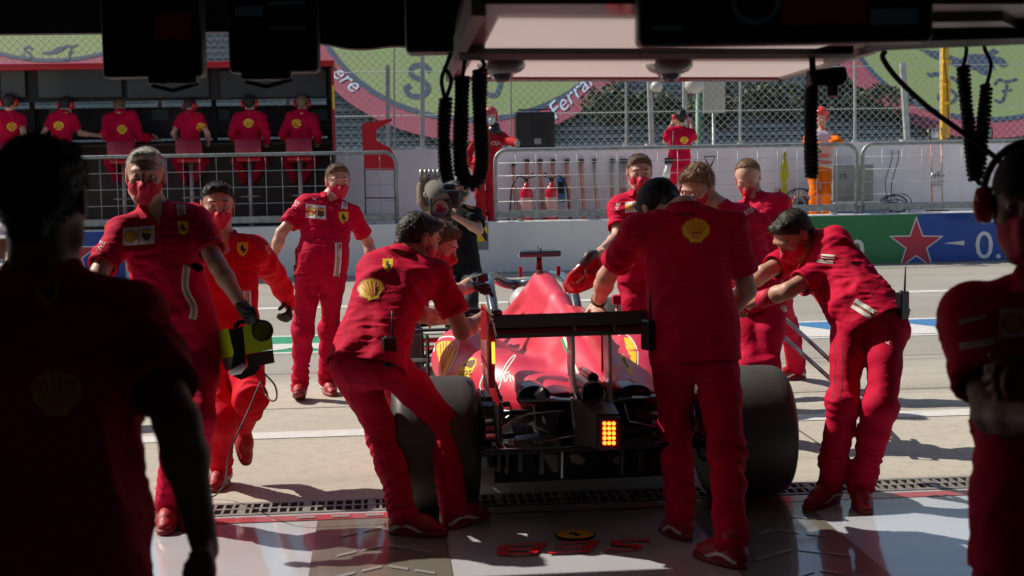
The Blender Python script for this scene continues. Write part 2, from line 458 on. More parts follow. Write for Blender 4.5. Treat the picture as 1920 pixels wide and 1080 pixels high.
def ellipse(cx, cy, a, b, n=20, rot=0): return [(cx + a * cos(t) * cos(rot) - b * sin(t) * sin(rot), cy + a * cos(t) * sin(rot) + b * sin(t) * cos(rot)) for t in [2 * pi * i / n for i in range(n)]]
def stroke(pts, w):
    """open polyline -> outline polygon"""
    L, Rr = [], []; ws = w if isinstance(w, (list, tuple)) else [w] * len(pts)
    for i, p in enumerate(pts):
        a = pts[max(i - 1, 0)]; b = pts[min(i + 1, len(pts) - 1)]; dx, dy = b[0] - a[0], b[1] - a[1]; l = math.hypot(dx, dy) or 1
        nx, ny = -dy / l * ws[i] / 2, dx / l * ws[i] / 2; L.append((p[0] + nx, p[1] + ny)); Rr.append((p[0] - nx, p[1] - ny))
    return L + Rr[::-1]
def smooth2(pts, n=6):
    """Catmull-Rom through 2-D or 3-D points"""
    out = []; d = len(pts[0])
    for i in range(len(pts) - 1):
        p0 = pts[max(i - 1, 0)]; p1 = pts[i]; p2 = pts[i + 1]; p3 = pts[min(i + 2, len(pts) - 1)]
        for j in range(n):
            t = j / n
            out.append(tuple(0.5 * (2 * p1[c] + (p2[c] - p0[c]) * t + (2 * p0[c] - 5 * p1[c] + 4 * p2[c] - p3[c]) * t * t + (3 * p1[c] - p0[c] - 3 * p2[c] + p3[c]) * t**3) for c in range(d)))
    return out + [tuple(pts[-1])]
# unit shapes (x right, y down, about -1..1)
def scallop(cx, cy, s, rx=1.0, rot=0.0):
    """scallop shell: fan with ribs -> layers geometry (outline, fan, ribs)"""
    T = lambda pts: [(cx + rx * s * (x * cos(rot) - y * sin(rot)), cy + s * (x * sin(rot) + y * cos(rot))) for x, y in pts]
    fan = []
    n = 28
    for i in range(n + 1):
        a = R(200 + (340 - 200) * i / n); rr = 0.98 + 0.035 * abs(sin((i / n) * 7 * pi))
        fan.append((rr * cos(a) * 1.0, 0.15 + rr * sin(a) * 0.98))
    fan += [(0.86, 0.28), (0.42, 0.62), (0.42, 0.78), (-0.42, 0.78), (-0.42, 0.62), (-0.86, 0.28)]
    big = [(x * 1.16, 0.0 + (y - .05) * 1.16 + .05) for x, y in fan]
    ribs = []
    for k in range(1, 7):
        a = R(196 + (344 - 196) * k / 7)
        ribs.append((T(stroke([(0.06 * cos(a) * 3, 0.62 + 0.06 * sin(a)), (0.84 * cos(a), 0.15 + 0.84 * sin(a))], [0.03, 0.07])), []))
    return [(T(big), [])], [(T(fan), [])], ribs
def shield(cx, cy, s, rx=1.0):
    T = lambda pts: [(cx + rx * s * x, cy + s * y) for x, y in pts]
    o = [(-.75, -.95), (-.3, -.85), (0, -.98), (.3, -.85), (.75, -.95), (.72, .1), (.5, .6), (0, 1), (-.5, .6), (-.72, .1)]
    return [(T([(x * 1.1, y * 1.08) for x, y in o]), [])], [(T(o), [])], [(T(HORSE(0.62, 0.0, -0.02)), [])]
def HORSE(s, ox, oy):
    """rearing horse silhouette"""
    pts = [(-.10, .95), (-.02, .60), (-.20, .30), (-.30, .10), (-.55, .30), (-.62, .12), (-.35, -.10), (-.25, -.35), (-.55, -.30), (-.60, -.45), (-.20, -.55),
           (-.25, -.80), (-.02, -.98), (.12, -.80), (.15, -.45), (.35, -.10), (.45, .10), (.70, -.20), (.80, -.05), (.62, .30), (.45, .45), (.50, .75), (.35, .95), (.25, .90), (.28, .62), (.12, .50), (.08, .95)]
    return [(ox + s * x, oy + s * y) for x, y in pts]
def text_polys(txt, font_scale=1.0, shear=0.0):
    """outline polygons of a text (default font), origin centre, y DOWN"""
    cu = bpy.data.curves.new('tmp', 'FONT'); cu.body = txt; cu.align_x = 'CENTER'; cu.align_y = 'CENTER'; cu.size = font_scale; cu.shear = shear; cu.resolution_u = 3
    ob = bpy.data.objects.new('tmp', cu); COL.objects.link(ob); dg = bpy.context.evaluated_depsgraph_get()
    me = ob.evaluated_get(dg).to_mesh(); 
    vs = [(v.co.x, -v.co.y) for v in me.vertices]; fs = [tuple(p.vertices) for p in me.polygons]
    ob.evaluated_get(dg).to_mesh_clear(); COL.objects.unlink(ob); bpy.data.objects.remove(ob); bpy.data.curves.remove(cu)
    return vs, fs
def mark_text(name, target, txt, fn, m, parent=None, bvh=None, lift=0.002, shear=0.0, proj=None):
    """fn maps text units (height ~0.7) to photo pixels"""
    bv = bvh or bvh_of(target); vs, fs = text_polys(txt, 1.0, shear); pos = []
    for v in vs:
        x, y = fn(*v)
        o, d = proj(x, y) if proj else (EYE, ray(x, y))
        hit = bv.ray_cast(o, d); pos.append(None if hit[0] is None else hit[0] + (hit[1] if hit[1].dot(d) < 0 else -hit[1]) * lift)
    F = [f for f in fs if all(pos[i] for i in f)]
    if not F: return None
    used = sorted({i for f in F for i in f}); mp = {u: i for i, u in enumerate(used)}; M = world_of(parent).inverted() if parent is not None else Matrix.Identity(4)
    me = bpy.data.meshes.new(name); me.from_pydata([tuple(M @ pos[u]) for u in used], [], [tuple(mp[i] for i in f) for f in F]); me.materials.append(m); me.update()
    return link(bpy.data.objects.new(name, me), parent)
# ================================================================== THE SETTING
Y_F = G(960, 948).y            # garage door line (inner edge of the drain)
Y_W = G(960, 511).y            # face of the low pit wall
Y_B = Y_W + 0.14               # crowd barriers
Z_P = 0.57                     # platform behind the pit wall
Y_R = Y_W + 2.55               # rear concrete wall of the pit wall platform
def struct(o, kind='structure'): o['kind'] = kind; return o

# pit lane: concrete apron, asphalt lane, painted lines
def ground_mat(name, base, dark, sc, line=None, tyre=0.0):
    m = bpy.data.materials.new(name); m.use_nodes = True; nt = m.node_tree; b = nt.nodes['Principled BSDF']; b.inputs['Roughness'].default_value = 0.85
    tc = nt.nodes.new('ShaderNodeTexCoord'); L = nt.links.new
    def noise(scale, detail, sc3=(1, 1, 1)):
        mp = nt.nodes.new('ShaderNodeMapping'); mp.inputs['Scale'].default_value = sc3; L(tc.outputs['Object'], mp.inputs[0])
        n = nt.nodes.new('ShaderNodeTexNoise'); n.inputs['Scale'].default_value = scale; n.inputs['Detail'].default_value = detail; L(mp.outputs[0], n.inputs['Vector']); return n.outputs[0]
    def mr(src, a, b_, c, d):
        r = nt.nodes.new('ShaderNodeMapRange'); L(src, r.inputs[0])
        for i, v in enumerate((a, b_, c, d)): r.inputs[i + 1].default_value = v
        return r.outputs[0]
    def mix(fac, A, B):
        x = nt.nodes.new('ShaderNodeMix'); x.data_type = 'RGBA'
        if isinstance(fac, float): x.inputs[0].default_value = fac
        else: L(fac, x.inputs[0])
        for s_, v in ((6, A), (7, B)):
            if isinstance(v, tuple): x.inputs[s_].default_value = (*v, 1)
            else: L(v, x.inputs[s_])
        return x.outputs[2]
    c = mix(mr(noise(0.7, 6, (.6, 1.1, 1)), .35, .68, 0, 1), base, dark)
    c = mix(mr(noise(sc, 3), .42, .72, 0, .5), c, tuple(v * .62 for v in base))
    c = mix(mr(noise(160, 2), .35, .7, 0, .35), c, tuple(v * .55 for v in base))
    if tyre: c = mix(mr(noise(.5, 6, (.22, 2.6, 1)), .52, .80, 0, tyre), c, (.10, .092, .082))
    L(c, b.inputs['Base Color'])
    bp = nt.nodes.new('ShaderNodeBump'); bp.inputs['Strength'].default_value = .5; bp.inputs['Distance'].default_value = .004; L(noise(220, 3), bp.inputs['Height']); L(bp.outputs[0], b.inputs['Normal'])
    return m
M_CONC = ground_mat('apron_concrete', (0.545, 0.495, 0.41), (0.47, 0.425, 0.35), 14, tyre=.6)
M_ASPH = ground_mat('pit_asphalt', (0.40, 0.37, 0.32), (0.33, 0.31, 0.27), 30, tyre=.25)
M_LINE = mat('road_paint_white', (0.66, 0.64, 0.60), 0.6, var=.12, vscale=12)
def sheet(name, x0, x1, y0, y1, z, m, nx=1, kind='structure', parent=None):
    o = MB().raw([(x0, y0, z), (x1, y0, z), (x1, y1, z), (x0, y1, z)], [(0, 1, 2, 3)]).build(name, m, parent, fixn=False); 
    if kind and parent is None: o['kind'] = kind
    return o
def Yof(x, y): return G(x, y).y
Y_A = Yof(1650, 668)
GR0, GR1 = Y_F, Y_F + 0.27
sheet('ground', -400, 400, Y_R + .1, 900, -0.012, mat('far_grass', (.07, .10, .035), .9, var=.3, vscale=2))
sheet('apron', -30, 30, GR1, Y_A, 0.0, M_CONC)
sheet('pit_lane', -30, 30, Y_A, Y_W + .3, 0.0, M_ASPH)
lines = MB()
def ln(y0, y1, x0=-30, x1=30, z=.004, mb=lines): mb.raw([(x0, y0, z), (x1, y0, z), (x1, y1, z), (x0, y1, z)], [(0, 1, 2, 3)])
a = Yof(600, 820); b = Yof(600, 808); ln(a, b)
for yy, w in ((579, 4), (505, 3)):
    ln(Yof(500, yy + w / 2), Yof(500, yy - w / 2))
B0, B1 = Yof(530, 664), Yof(530, 630)
ln(B0, B0 + .10); ln(B1 - .10, B1)
struct(lines.build('lane_lines', M_LINE, fixn=False))
band = MB()
M_BLUEP = mat('road_paint_blue', (0.05, 0.20, 0.42), 0.6, var=.15, vscale=15); M_GREENP = mat('road_paint_green', (0.03, 0.30, 0.14), 0.6, var=.15, vscale=15)
y0, y1 = B0 + .102, B1 - .102
xg0, xg1 = G(300, 640).x, G(800, 640).x; xb0, xb1 = G(1340, 622).x, 14
band.raw([(xg0, y0, .004), (xg1, y0, .004), (xg1, y1, .004), (xg0, y1, .004)], [(0, 1, 2, 3)], 0)
band.raw([(xb0, y0, .004), (xb1, y0, .004), (xb1, y1, .004), (xb0, y1, .004)], [(0, 1, 2, 3)], 1)
x = xb0 + .2
for k in range(9):       # white wedges in the blue band
    band.raw([(x, y1, .008), (x + .55, y1, .008), (x + 1.15, y0, .008), (x + .25, y0, .008)], [(0, 3, 2, 1)], 2)
    x += 1.45 if k % 2 else 1.05
for cx in (G(512, 645).x, G(410, 645).x, G(620, 645).x):
    band.raw([(cx + .26 * cos(t), y0 + (y1 - y0) * .5 + .36 * sin(t) * (y1 - y0) / .9, .008) for t in [pi + pi * k / 14 for k in range(15)]] , [tuple(range(15))], 2)
struct(band.build('painted_band', [M_GREENP, M_BLUEP, M_LINE], fixn=False))
joint = MB()
for yy in (Yof(600, 700), Yof(600, 765)): ln(yy, yy + .014, z=.003, mb=joint)
for xx in (-7.0, -2.45, 2.6, 7.4): joint.raw([(xx, GR1, .003), (xx + .012, GR1, .003), (xx + .012, Y_A, .003), (xx, Y_A, .003)], [(0, 1, 2, 3)])
struct(joint.build('slab_joints', mat('joint_sealant', (.09, .08, .065), .8), fixn=False))

# garage floor: glossy painted panels
def gloss(name, c, rough=.16, var=.05):
    return mat(name, c, rough, coat=.9, var=var, vscale=3, bump=.05, bscale=4)
M_FW = gloss('floor_light_grey', (.60, .61, .65)); M_FT = gloss('floor_taupe', (.20, .185, .15), .3); M_FB = gloss('floor_cool_white', (.64, .68, .74))
sheet('garage_floor', -9, 9, -3.5, Y_F, 0.0, M_FW)
def lanex(px, py): return G(px, py).x
fp = MB()
def panel(xa, xb, ya, yb, m, z=.004): fp.raw([(xa, ya, z), (xb, ya, z), (xb, yb, z), (xa, yb, z)], [(0, 1, 2, 3)], m)
yT = Y_F - .17
xL0, xL1 = lanex(590, 1010), lanex(842, 1040); xR0, xR1 = lanex(1340, 1020), lanex(1588, 1012)
panel(xL0, xL1, .2, yT, 0); panel(xR0, xR1, .2, yT, 0); panel(xR1 + .003, 9, .2, yT, 1)
panel(-9, 9, Y_F - .155, Y_F - .05, 2)
for (xa, xb, s0) in ((xL0 + .10, xL1 - .06, 0), (xR0 + .10, xR1 - .06, 0)):    # rows of chevron dashes
    wd = xb - xa
    for r_ in range(5):
        for k in range(4):
            t0 = k / 4 + .03; t1 = (k + 1) / 4 - .03
            f = lambda t: (yT - .18 - r_ * .34 - abs(t - .5) * .32)
            pts = [(xa + wd * t0, f(t0)), (xa + wd * t1, f(t1))]
            fp.raw([(pts[0][0], pts[0][1] - .02, .008), (pts[1][0], pts[1][1] - .02, .008), (pts[1][0], pts[1][1] + .02, .008), (pts[0][0], pts[0][1] + .02, .008)], [(0, 1, 2, 3)], 3)
M_FRED = gloss('floor_red_strip', (.55, .09, .10), .3); M_FDASH = gloss('floor_dash', (.36, .35, .34), .3)
struct(fp.build('floor_paint', [M_FT, M_FB, M_FRED, M_FDASH], fixn=False))
def floor_text(txt, c, s, m, name, shear=0.0, rot=pi, sx=1.0, z=.012):
    vs, fs = text_polys(txt, 1.0, shear)
    mb = MB(); mb.raw([(c.x + (x * cos(rot) * sx + y * sin(rot)) * s, c.y + (x * sin(rot) * sx - y * cos(rot)) * s, z) for x, y in vs], fs); return struct(mb.build(name, m, fixn=False))
ct = G(1087, 1028)
cu_w = abs(G(1230, 1028).x - G(945, 1028).x)
floor_text('SEB', ct, 0.27, M_FRED2 := mat('floor_letter_red', (.85, .015, .03), .35, coat=.15), 'floor_letters', shear=.25, sx=cu_w / 0.27 / 1.42)
em = MB(); ce = G(1079, 1007)
em.raw([(ce.x + .095 * cos(t), ce.y + .085 * sin(t), .012) for t in [2 * pi * k / 32 for k in range(32)]], [tuple(range(32))], 1)
em.raw([(ce.x + .087 * cos(t), ce.y + .076 * sin(t), .014) for t in [2 * pi * k / 32 for k in range(32)]], [tuple(range(32))], 0)
hp = HORSE(.045, 0, 0); vv, tt = cdt([(hp, [])], .03)
em.raw([(ce.x - x, ce.y + y * .95, .016) for x, y in vv], tt, 1)
struct(em.build('floor_emblem', [M_YEL, M_BLK], fixn=False))
sm_ = MB()
for k in range(3):
    x0 = lanex(560, 958) + k * .17
    sm_.raw([(x0, Y_F - .13, .008), (x0 + .09, Y_F - .13, .008), (x0 + .09, Y_F - .085, .008), (x0, Y_F - .085, .008)], [(0, 1, 2, 3)])
struct(sm_.build('strip_marks', M_FDASH, fixn=False))

# drain channel with its cast grating
gt = thing('drain_grate', 'long steel drain grating with two rows of square holes across the garage doorway', 'grate', (0, Y_F, 0))
bed = MB(); bed.box((0, .135, -.14), (40, .27, .02)); bed.box((0, .002, -.07), (40, .004, .12)); bed.box((0, .268, -.07), (40, .004, .12)); bed.build('channel', mat('drain_dark', (.01, .01, .01), .8), gt)
M_GRATE = ramp_mat('grate_steel', [(.3, (.22, .20, .18)), (.7, (.38, .35, .32))], scale=20, rough=.5, metal=.4)
bars = MB(); zt = -.006
for yy, w in ((.018, .036), (.135, .026), (.252, .036)): bars.box((0, yy, zt), (16, w, .02))
pitch = .047; n = int(16 / pitch)
for k in range(n):
    xx = -8 + (k + .5) * pitch; w = .0125 if k % 7 else .04
    bars.box((xx, .079, zt), (w, .085, .018)); bars.box((xx, .192, zt), (w, .088, .018))
bars.build('grating', M_GRATE, gt)

# garage shell
M_GW = mat('garage_wall_grey', (.16, .15, .15), .8)
gs = MB(); Hc = 3.7
gs.box((-5.6, Y_F / 2 - 2.2, Hc / 2), (.2, Y_F + 4.4, Hc)); gs.box((5.9, Y_F / 2 - 2.2, Hc / 2), (.2, Y_F + 4.4, Hc))
tag(gs.build('garage_side_walls', M_GW), kind='structure')
tag(MB().box((.15, -3.6, Hc / 2), (11.3, .2, Hc)).build('garage_back_wall', mat('back_wall_white', (.65, .62, .62), .8)), kind='structure')
tag(MB().box((.15, Y_F / 2 - 2.0, Hc + .11), (11.9, Y_F + 3.6, .2)).build('garage_ceiling', M_DARK), kind='structure')
Z_L = 2.40
tag(MB().box((.15, Y_F + .05, (Z_L + 5.2) / 2), (16, .10, 5.2 - Z_L)).build('garage_lintel', M_DARK), kind='structure')
for sx in (-6.6, 6.9):
    tag(MB().box((sx, Y_F - .1, 1.55), (1.8, .4, 3.1)).build('garage_pier', mat('garage_fascia', (.4, .4, .4), .7)), kind='structure')

# low pit wall and the platform behind it
M_WALL = ramp_mat('white_wall_paint', [(.25, (.74, .71, .69)), (.5, (.84, .82, .80)), (.8, (.88, .86, .84))], scale=1.3, rough=.75, detail=9, aniso=(1, 1, .4), bump=.15)
M_WALL2 = ramp_mat('rear_wall_paint', [(.25, (.72, .66, .66)), (.55, (.86, .80, .81)), (.8, (.90, .86, .86))], scale=.9, rough=.8, detail=9, aniso=(1, 1, .5), bump=.1)
tag(MB().box((0, Y_W + .13, .37), (60, .26, .74), bev=.015).build('pit_wall', M_WALL), 'low white concrete pit wall along the far edge of the pit lane', 'wall')
tag(MB().box((0, (Y_W + .27 + Y_R) / 2, Z_P / 2), (60, Y_R - Y_W - .28, Z_P)).build('platform', M_WALL), kind='structure')
Z_R = 1.80
tag(MB().box((0, Y_R + .15, Z_R / 2), (60, .3, Z_R)).build('rear_wall', M_WALL2), 'tall white concrete wall behind the crowd barriers, fence rising above it', 'wall')
def face_plane(Yp):
    """bvh of a plane y = Yp for laying marks in photo pixels"""
    return BVHTree.FromPolygons([Vector((-60, Yp, -5)), Vector((60, Yp, -5)), Vector((60, Yp, 30)), Vector((-60, Yp, 30))], [(0, 1, 2, 3)])
# advertising boards on the pit wall
M_AG = mat('board_green', (.02, .20, .06), .45, var=.06); M_AB = mat('board_blue', (.01, .07, .36), .45, var=.06); M_AR = mat('board_red', (.55, .03, .06), .5)
def star(cx, cy, r, rot=0.0, ky=1.0):
    o = []
    for k in range(10):
        a = -pi / 2 + rot + k * pi / 5; rr = r if k % 2 == 0 else r * .40; o.append((cx + rr * cos(a), cy + rr * sin(a) * ky))
    return o
def board(xs, label, txts, stars, blue, bz=(.012, .722)):
    x0, x1 = xs; t = thing('advertising_board', label, 'board', (PY(x0, 460, Y_W).x, Y_W, 0))
    xa = 0; xb = PY(x1, 460, Y_W - .02).x - t.location.x
    MB().box(((xa + xb) / 2, -.012, sum(bz) / 2), (xb - xa, .02, bz[1] - bz[0])).build('panel', M_AG, t)
    bv = face_plane(Y_W - .0235)
    bp_ = [(q, 0) for q in blue]
    zx = lambda px, v: px_of(Vector((PY(px, 460, Y_W - .0235).x, Y_W - .0235, bz[1] + (bz[0] - bz[1]) * v)))
    pl = [zx(px, v) for px, v in blue]
    mark('blue_field', None, [([(pl, [])], M_AB)], t, step=60, bvh=bv)
    for (cx, cy, r) in stars: mark('star', None, [([(star(cx, cy, r * 1.13), [])], M_WHITE), ([(star(cx, cy, r), [])], M_AR)], t, step=30, bvh=bv, lift=.002)
    for (tx, cx, cy, s, sx) in txts: mark_text('lettering', None, tx, lambda x, y, cx=cx, cy=cy, s=s, sx=sx: (cx + x * s * sx, cy + y * s - .017 * (x * s * sx)), M_WHITE, t, bvh=bv, lift=.002)
    return t
rb = board((1250, 2120), 'green and blue trackside advertising board with a red star, at the right',
      [('Heineken', 1472, 466, 92, .86), ('0.0', 1872, 462, 74, 1.0)], [(1718, 459, 48)], [(1723, 0), (2118, 0), (2118, 1), (1690, 1)])
mark('dash', None, [([([(1770, 456), (1808, 451), (1808, 460)], [])], M_WHITE)], rb, step=30, bvh=face_plane(Y_W - .0235), lift=.002)
board((-420, 233), 'blue trackside board with red star tip at the far left of the pit wall', [('0.0', 40, 478, 70, 1.0)], [(135, 478, 46)], [(110, 0), (232, 0), (232, 1), (80, 1)])
hz_t = thing('warning_panel', 'yellow and black striped warning panel on the white pit wall below the fire marshal', 'panel', (PY(890, 440, Y_W).x, Y_W, 0))
bv = face_plane(Y_W - .010); pa = [PY(864, 470, Y_W), PY(915, 424, Y_W)]
MB().box(((pa[0].x + pa[1].x) / 2 - hz_t.location.x, -.005, (.34 + .735) / 2), (pa[1].x - pa[0].x, .008, .735 - .34)).build('plate', mat('panel_grey', (.22, .22, .18), .6, var=.2), hz_t)
mark('yellow_field', None, [([([(864, 427), (914, 426), (914, 452), (864, 455)], [])], M_YEL), ([([(866, 428), (880, 428), (896, 452), (880, 454)], []), ([(893, 427), (906, 427), (914, 440), (914, 452), (910, 452)], [])], M_BLK)], hz_t, step=20, bvh=bv, lift=.0005)

# crowd barriers
M_ROD = mat('barrier_rod', (.45, .47, .45), .4, metal=.3)
def barrier(x0, x1, grid, label, right=True, left=True):
    Yb = Y_B; X0, X1 = PY(x0, 290, Yb).x, PY(x1, 290, Yb).x; t = thing('crowd_barrier', label, 'barrier', (X0, Yb, .74), group='crowd barriers on the pit wall')
    w = X1 - X0; zt = 1.03; r = .028; zb = .10; c = .17; fr = MB()
    pts = [(0, 0, 0)] if left else [(0, 0, zt)]
    if left: pts += [(0, 0, zt - c)] + [(c - c * cos(a), 0, zt - c + c * sin(a)) for a in [R(q) for q in (15, 30, 45, 60, 75)]]
    pts += [(c, 0, zt), (w - c, 0, zt)]
    if right: pts += [(w - c + c * sin(a), 0, zt - c + c * cos(a)) for a in [R(q) for q in (15, 30, 45, 60, 75)]] + [(w, 0, zt - c), (w, 0, 0)]
    else: pts += [(w, 0, zt)]
    fr.tube(pts, r, 10); fr.build('frame', M_GALV, t)
    bb = MB().box((w / 2, 0, zb), (w - 2 * r, .05, .10), bev=.01); bb.build('bottom_rail', M_GALV, t)
    rd = MB(); sp = .225 if grid else .29; n = int(w / sp)
    for k in range(1, n):
        x = w * k / n; rd.tube([(x, .002, zb), (x, .002, zt)], .0045, 5)
    for k in range(1, 5 if not grid else 4):
        z = zb + (zt - zb) * k / (5 if not grid else 4); rd.tube([(.02, .012, z), (w - .02, .012, z)], .004 if not grid else .005, 5)
    rd.build('infill_rods', M_ROD, t)
    for x in (.35, w - .35): MB().box((x, 0, .015), (.06, .5 if False else .22, .03)).build('foot', M_GALV, t)
barrier(60, 742, True, 'long galvanised crowd barrier with square mesh infill in front of the pit stand')
barrier(928, 1606, False, 'galvanised crowd barrier in the middle, with white rods and leaning poles behind it')
barrier(1617, 2240, False, 'galvanised crowd barrier above the blue board at the right')

# catch fence: posts and chain link above the rear wall
Y_FN = Y_R + .22
def cl_post(px, w, ytop, lean=0, Yp=None, mm=None, label=None):
    Yp = Yp or Y_FN; b = PY(px, 268, Yp); tp = PY(px - lean, ytop, Yp); b.z = Z_R
    hw = w / 2 / (F_PX / b.y); mb = MB(); r = Vector((hw, 0, 0)); d = Vector((0, hw, 0))
    mb.raw([b - r - d, b + r - d, b + r + d, b - r + d, tp - r - d, tp + r - d, tp + r + d, tp - r + d], [(0, 3, 2, 1), (4, 5, 6, 7), (0, 1, 5, 4), (1, 2, 6, 5), (2, 3, 7, 6), (3, 0, 4, 7)])
    mb.box(b + Vector((0, 0, .015)), (hw * 5, hw * 4, .03))
    return tag(mb.build('fence_post', mm or M_POST, org=b), label, 'post', 'steel posts of the chain link fence')
M_POST = ramp_mat('post_steel', [(.3, (.34, .37, .36)), (.7, (.52, .54, .52))], scale=6, rough=.55, metal=.3)
for px, w, yt, ln_, lab in ((727, 8, 122, 0, 'thick grey fence post just right of the red lectern'), (739, 3, -30, 0, 'thin tall fence post beside the thick one by the red lectern'),
        (792, 8, 60, 0, 'thick fence post with bracket above the cameraman'), (958, 3.2, -30, 0, 'thin fence post left of the black speaker box'),
        (1174, 4, -30, 0, 'thin pale fence post left of the round lamp'), (1222, 9, 60, 7, 'leaning grey fence post beneath the first round lamp'),
        (1284, 8, 60, 0, 'thick grey fence post behind the photographer'), (1388, 4, -30, 0, 'thin pale fence post right of the beige panel'),
        (1603, 4.5, -30, 0, 'thin pale fence post right of the orange marshal'), (1701, 10, 118, 9, 'stout leaning fence post standing free on the wall, left of the yellow pole'),
        (1766, 7, 60, 0, 'grey fence post right behind the yellow pole'), (1812, 4, -30, 0, 'thin fence post right of the yellow pole'),
        (2000, 8, 60, 0, 'fence post beyond the right edge'), (540, 8, 60, 0, 'fence post behind the pit stand'), (300, 8, 60, 0, 'fence post behind the pit stand roof')):
    if 0 < px < 1920: cl_post(px, w, yt, ln_, label=lab)
fm = MB(); X0, X1 = PY(-80, 200, Y_FN).x, PY(2000, 200, Y_FN).x; Z0, Z1 = Z_R, 4.9; s = .125; wv = .003
Yf = Y_FN + .05; V, Fq = [], []
n = int((X1 - X0 + (Z1 - Z0)) / s) + 1
for sgn in (1, -1):
    for k in range(n):
        xa = X0 - (Z1 - Z0) + k * s if sgn > 0 else X0 + k * s
        pa_ = Vector((xa, Yf, Z0)); pb = Vector((xa + sgn * (Z1 - Z0), Yf, Z1))
        d = (pb - pa_).normalized(); nn = Vector((-d.z, 0, d.x)) * wv; q = Vector((0, wv, 0)); b = len(V)
        for p_ in (pa_, pb): V += [p_ + nn, p_ + q, p_ - nn]
        Fq += [(b, b + 3, b + 4, b + 1), (b + 1, b + 4, b + 5, b + 2), (b + 2, b + 5, b + 3, b)]
for z in (2.35, 3.05, 3.8, 4.6):
    fm.tube([(X0, Yf, z), (X1, Yf, z)], .007, 4)
fm.raw(V, Fq)
tag(fm.build('chain_link_fence', mat('fence_wire', (.62, .66, .64), .5), fixn=False), 'tall chain link fence of diamond wire standing on the rear wall', 'fence')

# ------------------------------------------------------------------ across the track: stand, hedge, painted banners
Y_S = 58.0; SL = R(24)
def stand_pt(px, py, off=0.0):
    """pixel on the slope rising away across the track"""
    n = Vector((0, -sin(SL), cos(SL))); p0 = Vector((0, Y_S, .3)) + n * off; d = ray(px, py); return EYE + d * ((p0 - EYE).dot(n) / d.dot(n))
M_SEAT = ramp_mat('stand_bench', [(.3, (.19, .235, .245)), (.7, (.30, .345, .35))], scale=3, rough=.6, aniso=(.3, 1, 1))
M_SEAT2 = mat('stand_riser', (.06, .085, .09), .8)
st = thing('grandstand', 'long bank of blue-grey bench rows across the track behind the fence', 'grandstand', (0, Y_S, 0))
rw = MB(); rs = MB()
for k in range(30):
    t = k * .82; y = Y_S + t * cos(SL); z = .3 + t * sin(SL)
    rs.box((0, y + .4, z - .22), (90, .80, .30)); rw.box((0, y + .05, z + .05), (90, .30, .06)); rw.box((0, y + .24, z + .22), (90, .04, .16))
rs.build('steps', M_SEAT2, st, org=(0, Y_S, 0)); rw.build('benches', M_SEAT, st, org=(0, Y_S, 0))
rail = MB()
for k in range(46):
    x = -34 + k * 1.55; rail.tube([(x, Y_S - .6, -.1), (x, Y_S - .6, 1.55)], .03, 5)
for z in (.7, 1.1, 1.5): rail.tube([(-36, Y_S - .6, z), (36, Y_S - .6, z)], .025, 5)
rail.build('railing', M_ROD, st, org=(0, Y_S, 0))
# hedge and trees above the stand
def leaf_blob(name, boxes, n, m, label, cat, kind=None, size=.16, seed=1):
    rng = np.random.default_rng(seed); V = []; F = []
    P_ = []
    for (c, rad, wgt) in boxes:
        k = int(n * wgt); u = rng.normal(size=(k, 3)); u /= np.linalg.norm(u, axis=1, keepdims=True); r = rng.uniform(.25, 1, (k, 1))**.45
        P_.append(np.array(c) + u * r * np.array(rad))
    P_ = np.concatenate(P_); P_ += 0.5 * np.stack([vnoise(P_ * 1.1, s_) for s_ in (1, 2, 3)], 1)
    k = len(P_); a = rng.normal(size=(k, 3)); a /= np.linalg.norm(a, axis=1, keepdims=True); b = np.cross(a, rng.normal(size=(k, 3))); b /= np.linalg.norm(b, axis=1, keepdims=True)
    s_ = size * rng.uniform(.5, 1.3, (k, 1)); V = np.stack([P_ - a * s_, P_ + b * s_ * .6, P_ + a * s_, P_ - b * s_ * .6], 1).reshape(-1, 3)
    F = np.arange(4 * k).reshape(k, 4); mi = (vnoise(P_ * .9, 9) > .12).astype(int) + (rng.uniform(size=k) > .85) * 1
    o = mesh_np(name, V, F, m, smooth=False, mi=np.clip(mi, 0, len(m) - 1))
    return tag(o, label, cat, kind=kind)
LF = [mat('leaf_dark', (.05, .07, .03), .7), mat('leaf_mid', (.09, .12, .05), .7), mat('leaf_light', (.20, .22, .10), .7)]
hb = []
for k in range(26):
    x = -34 + k * 2.7; hb.append(((x, Y_S + 27 + random.uniform(-.5, .5), 12.6 + random.uniform(-.4, .5)), (2.1, 1.3, 2.6), 1 / 26))
leaf_blob('hedge', hb, 26000, LF, None, None, 'stuff', size=.17)
hb = []
for px, py, rx in ((1150, 195, 1.4), (1380, 165, 2.2), (1460, 190, 1.8), (1330, 200, 1.5), (1560, 175, 1.5), (1640, 195, 1.4), (1230, 200, 1.4)):
    p_ = stand_pt(px, py, .9); hb.append(((p_.x, p_.y, p_.z), (rx, .8, .75), 1 / 9))
leaf_blob('shrubs', hb, 9000, LF, None, None, 'stuff', size=.13, seed=4)
bank = MB(); bank.raw([(-90, Y_S + 25, 10.5), (90, Y_S + 25, 10.5), (90, Y_S + 50, 26), (-90, Y_S + 50, 26)], [(0, 1, 2, 3)])
struct(bank.build('grass_bank', mat('bank_green', (.05, .07, .025), .9, var=.4, vscale=.8), fixn=False))
